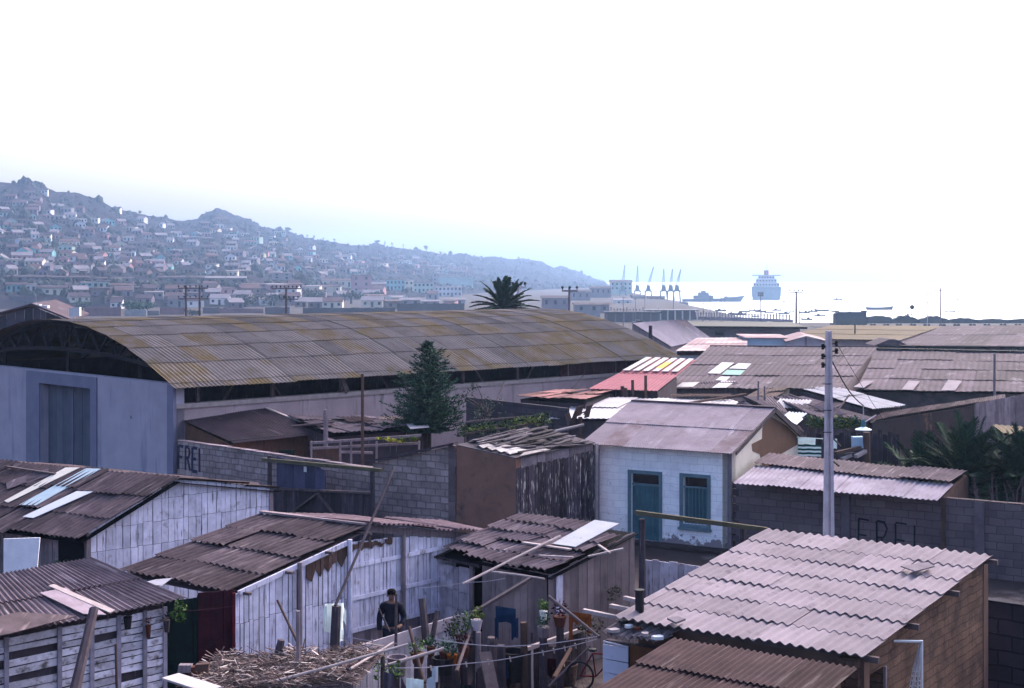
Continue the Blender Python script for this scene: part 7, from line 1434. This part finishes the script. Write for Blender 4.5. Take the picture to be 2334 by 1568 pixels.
# ================= loose things lying about =================
def sheet(name, label, c, w, l, tilt, rz, mt, cat='sheet', corrug=True, group='loose sheets on the roofs'):
    c = V(c); a = V((cos(rz), sin(rz), 0))*w; b = V((-sin(rz)*cos(tilt), cos(rz)*cos(tilt), sin(tilt)))*l; m = M()
    if corrug: corr(m, c+b-a/2, c+b+a/2, c+a/2, c-a/2, rows=1, cols=1, wl=.13, amp=.02, jit=.03, seg=5)
    else: m.prism([c-a/2, c+a/2, c+a/2+b, c-a/2+b], a.cross(b).normalized()*.015)
    return tag(m.build(name, mt), label, cat, group)
for x, y, d, w, l, ti, rz, mt, lb in (
    (1800, 930, 54.6, 1.3, .9, .28, -.5, m_tin, 'pale crumpled sheet on the sagging roof behind the white house gable'),
    (1850, 942, 52.8, 1.0, 1.3, .25, -.9, m_rust, 'dark rusty sheet on the sagging roof near the lamp pole'),
    (1905, 945, 52., .8, 1.2, .2, .3, m_rust2, 'lilac sheet hanging askew just right of the lamp pole'),
    (1720, 915, 57., 1.6, .8, .1, .2, m_rust, 'rusty sheet over the white tin roof edge'),
    (1600, 905, 60., 2.6, .6, .12, .05, m_brownp, 'long brown plank sheet along the back of the white tin roof'),
    (1790, 965, 50., .7, 1.0, .3, -.7, m_whitem, 'small bright white sheet beside the house gable edge'),
    (820, 962, 51.5, 1.0, .7, .15, .4, m_brroof, 'brown sheet loose in the middle of the patched shack roof'),
    (895, 958, 52.3, 1.1, .6, .1, -.3, m_rust, 'dark sheet near the conifer on the patched shack roof'),
    (1640, 878, 67., 1.8, .5, .25, .1, m_rust2, 'lilac lap sheet raised on the big roof front edge')):
    sheet('loose_sheet', lb, at(x, y, d), w, l, ti, rz, mt)
for a, b, r, mt, lb in (
    ((1560, 920, 58.), (1700, 898, 61.), .05, m_brownp, 'long brown timber lying over the white tin roof'),
    ((1765, 905, 56.5), (1880, 965, 50.5), .05, m_darkp, 'dark timber running down the sagging sheet roof'),
    ((1800, 900, 57.5), (1935, 950, 52.), .04, m_pole, 'brown batten across the sagging sheet roof'),
    ((1880, 972, 47.), (1935, 900, 49.), .03, m_pole, 'slanting prop just right of the lamp pole'),
    ((1120, 940, 56.5), (1150, 870, 58.), .03, m_pole, 'first of two leaning sticks against the warehouse wall'),
    ((1290, 900, 61.), (1330, 855, 62.), .03, m_pole, 'long leaning stick near the red lath roof'),
    ((1190, 1000, 45.), (1330, 968, 45.6), .05, m_pale, 'pale board lying on the adobe shed roof edge'),
    ((665, 972, 50.), (760, 962, 50.2), .04, m_pole, 'grey batten across the patched shack roof'),
    ((870, 1520, 24.9), (1010, 1478, 25.3), .03, m_pale, 'short pale pole propped over the clay pots'),
    ((1040, 1530, 25.2), (1075, 1430, 26.8), .03, m_pole, 'slim stick leaning on the creeper'),
    ((1262, 1545, 25.6), (1300, 1478, 26.6), .04, m_brownp, 'brown stick leaning on the dark fence near the bicycle')):
    pole('loose_timber', lb, 'timber', at(*a), at(*b), r, mt, 'loose timbers and sticks')
# yard heaps and tubs
def tub(x, y, d, r, h, mt, lb):
    m = M(); c = at(x, y, d); m.lathe(c, [(r*.8, 0), (r, h*.9), (r*1.05, h), (r*.9, h), (r*.75, h*.3)], 14); tag(m.build('tub', mt), lb, 'tub', 'tubs and drums in the yard')
    m = M()
tub(1010, 1535, 26.0, .2, .3, m_metal, 'dark zinc tub at the bottom of the yard')
tub(1170, 1550, 26.6, .26, .55, m_metal, 'rusty dark drum below the jeans')
tub(1290, 1560, 27.4, .22, .4, m_brownp, 'brown drum behind the bicycle wheel')
tub(905, 1540, 26.0, .18, .35, m_greyp, 'grey bucket beside the lilac grey bundle')
rj = random.Random(55)
for i, (x, y, d, mt, lb) in enumerate(((1080, 1470, 27., m_brownp, 'dark brown rag hung on the fence left of the jeans'), (1200, 1440, 27.6, m_darkp, 'blackish sack hung on the grey planks right of the jeans'), (1150, 1500, 26.4, m_jean, 'dark blue cloth hung low below the jeans'), (1255, 1500, 26.8, m_red, 'dark red rag on the dark fence'), (1060, 1560, 24.9, m_green, 'dark green tarpaulin at the bottom of the yard'))):
    m = M(); cloth(m, at(x-12, y, d), at(x+14, y+2, d), .34, nx=8, amp=.03, k=2, seedv=i); tag(m.build('hanging_rag', mt, smooth=True), lb, 'rag', 'rags hung about the yard')

for x, y, r, mt, lb in ((283, 1418, .075, m_metal, 'dark tin hung on the slatted wall, the largest of three'), (330, 1437, .05, m_terra, 'small reddish tin hung on the slatted wall'), (372, 1425, .06, m_darkp, 'dark pot hung at the slatted wall end')):
    m = M(); s_, z_ = on(wA_slat, eu_slat, x, y); p = wA_slat+eu_slat*s_+nrm(eu_slat)*.12+UP*(z_-.1); m.lathe(p, [(r*.7, 0), (r, .2), (r*1.08, .22), (r*.8, .22)], 9); leafball(m, p+UP*.27, r*1.3, .1, 30, .035, rl, 0); tag(m.build('hanging_tin', [mt]), lb, 'tin', 'tins hung on the slatted wall')
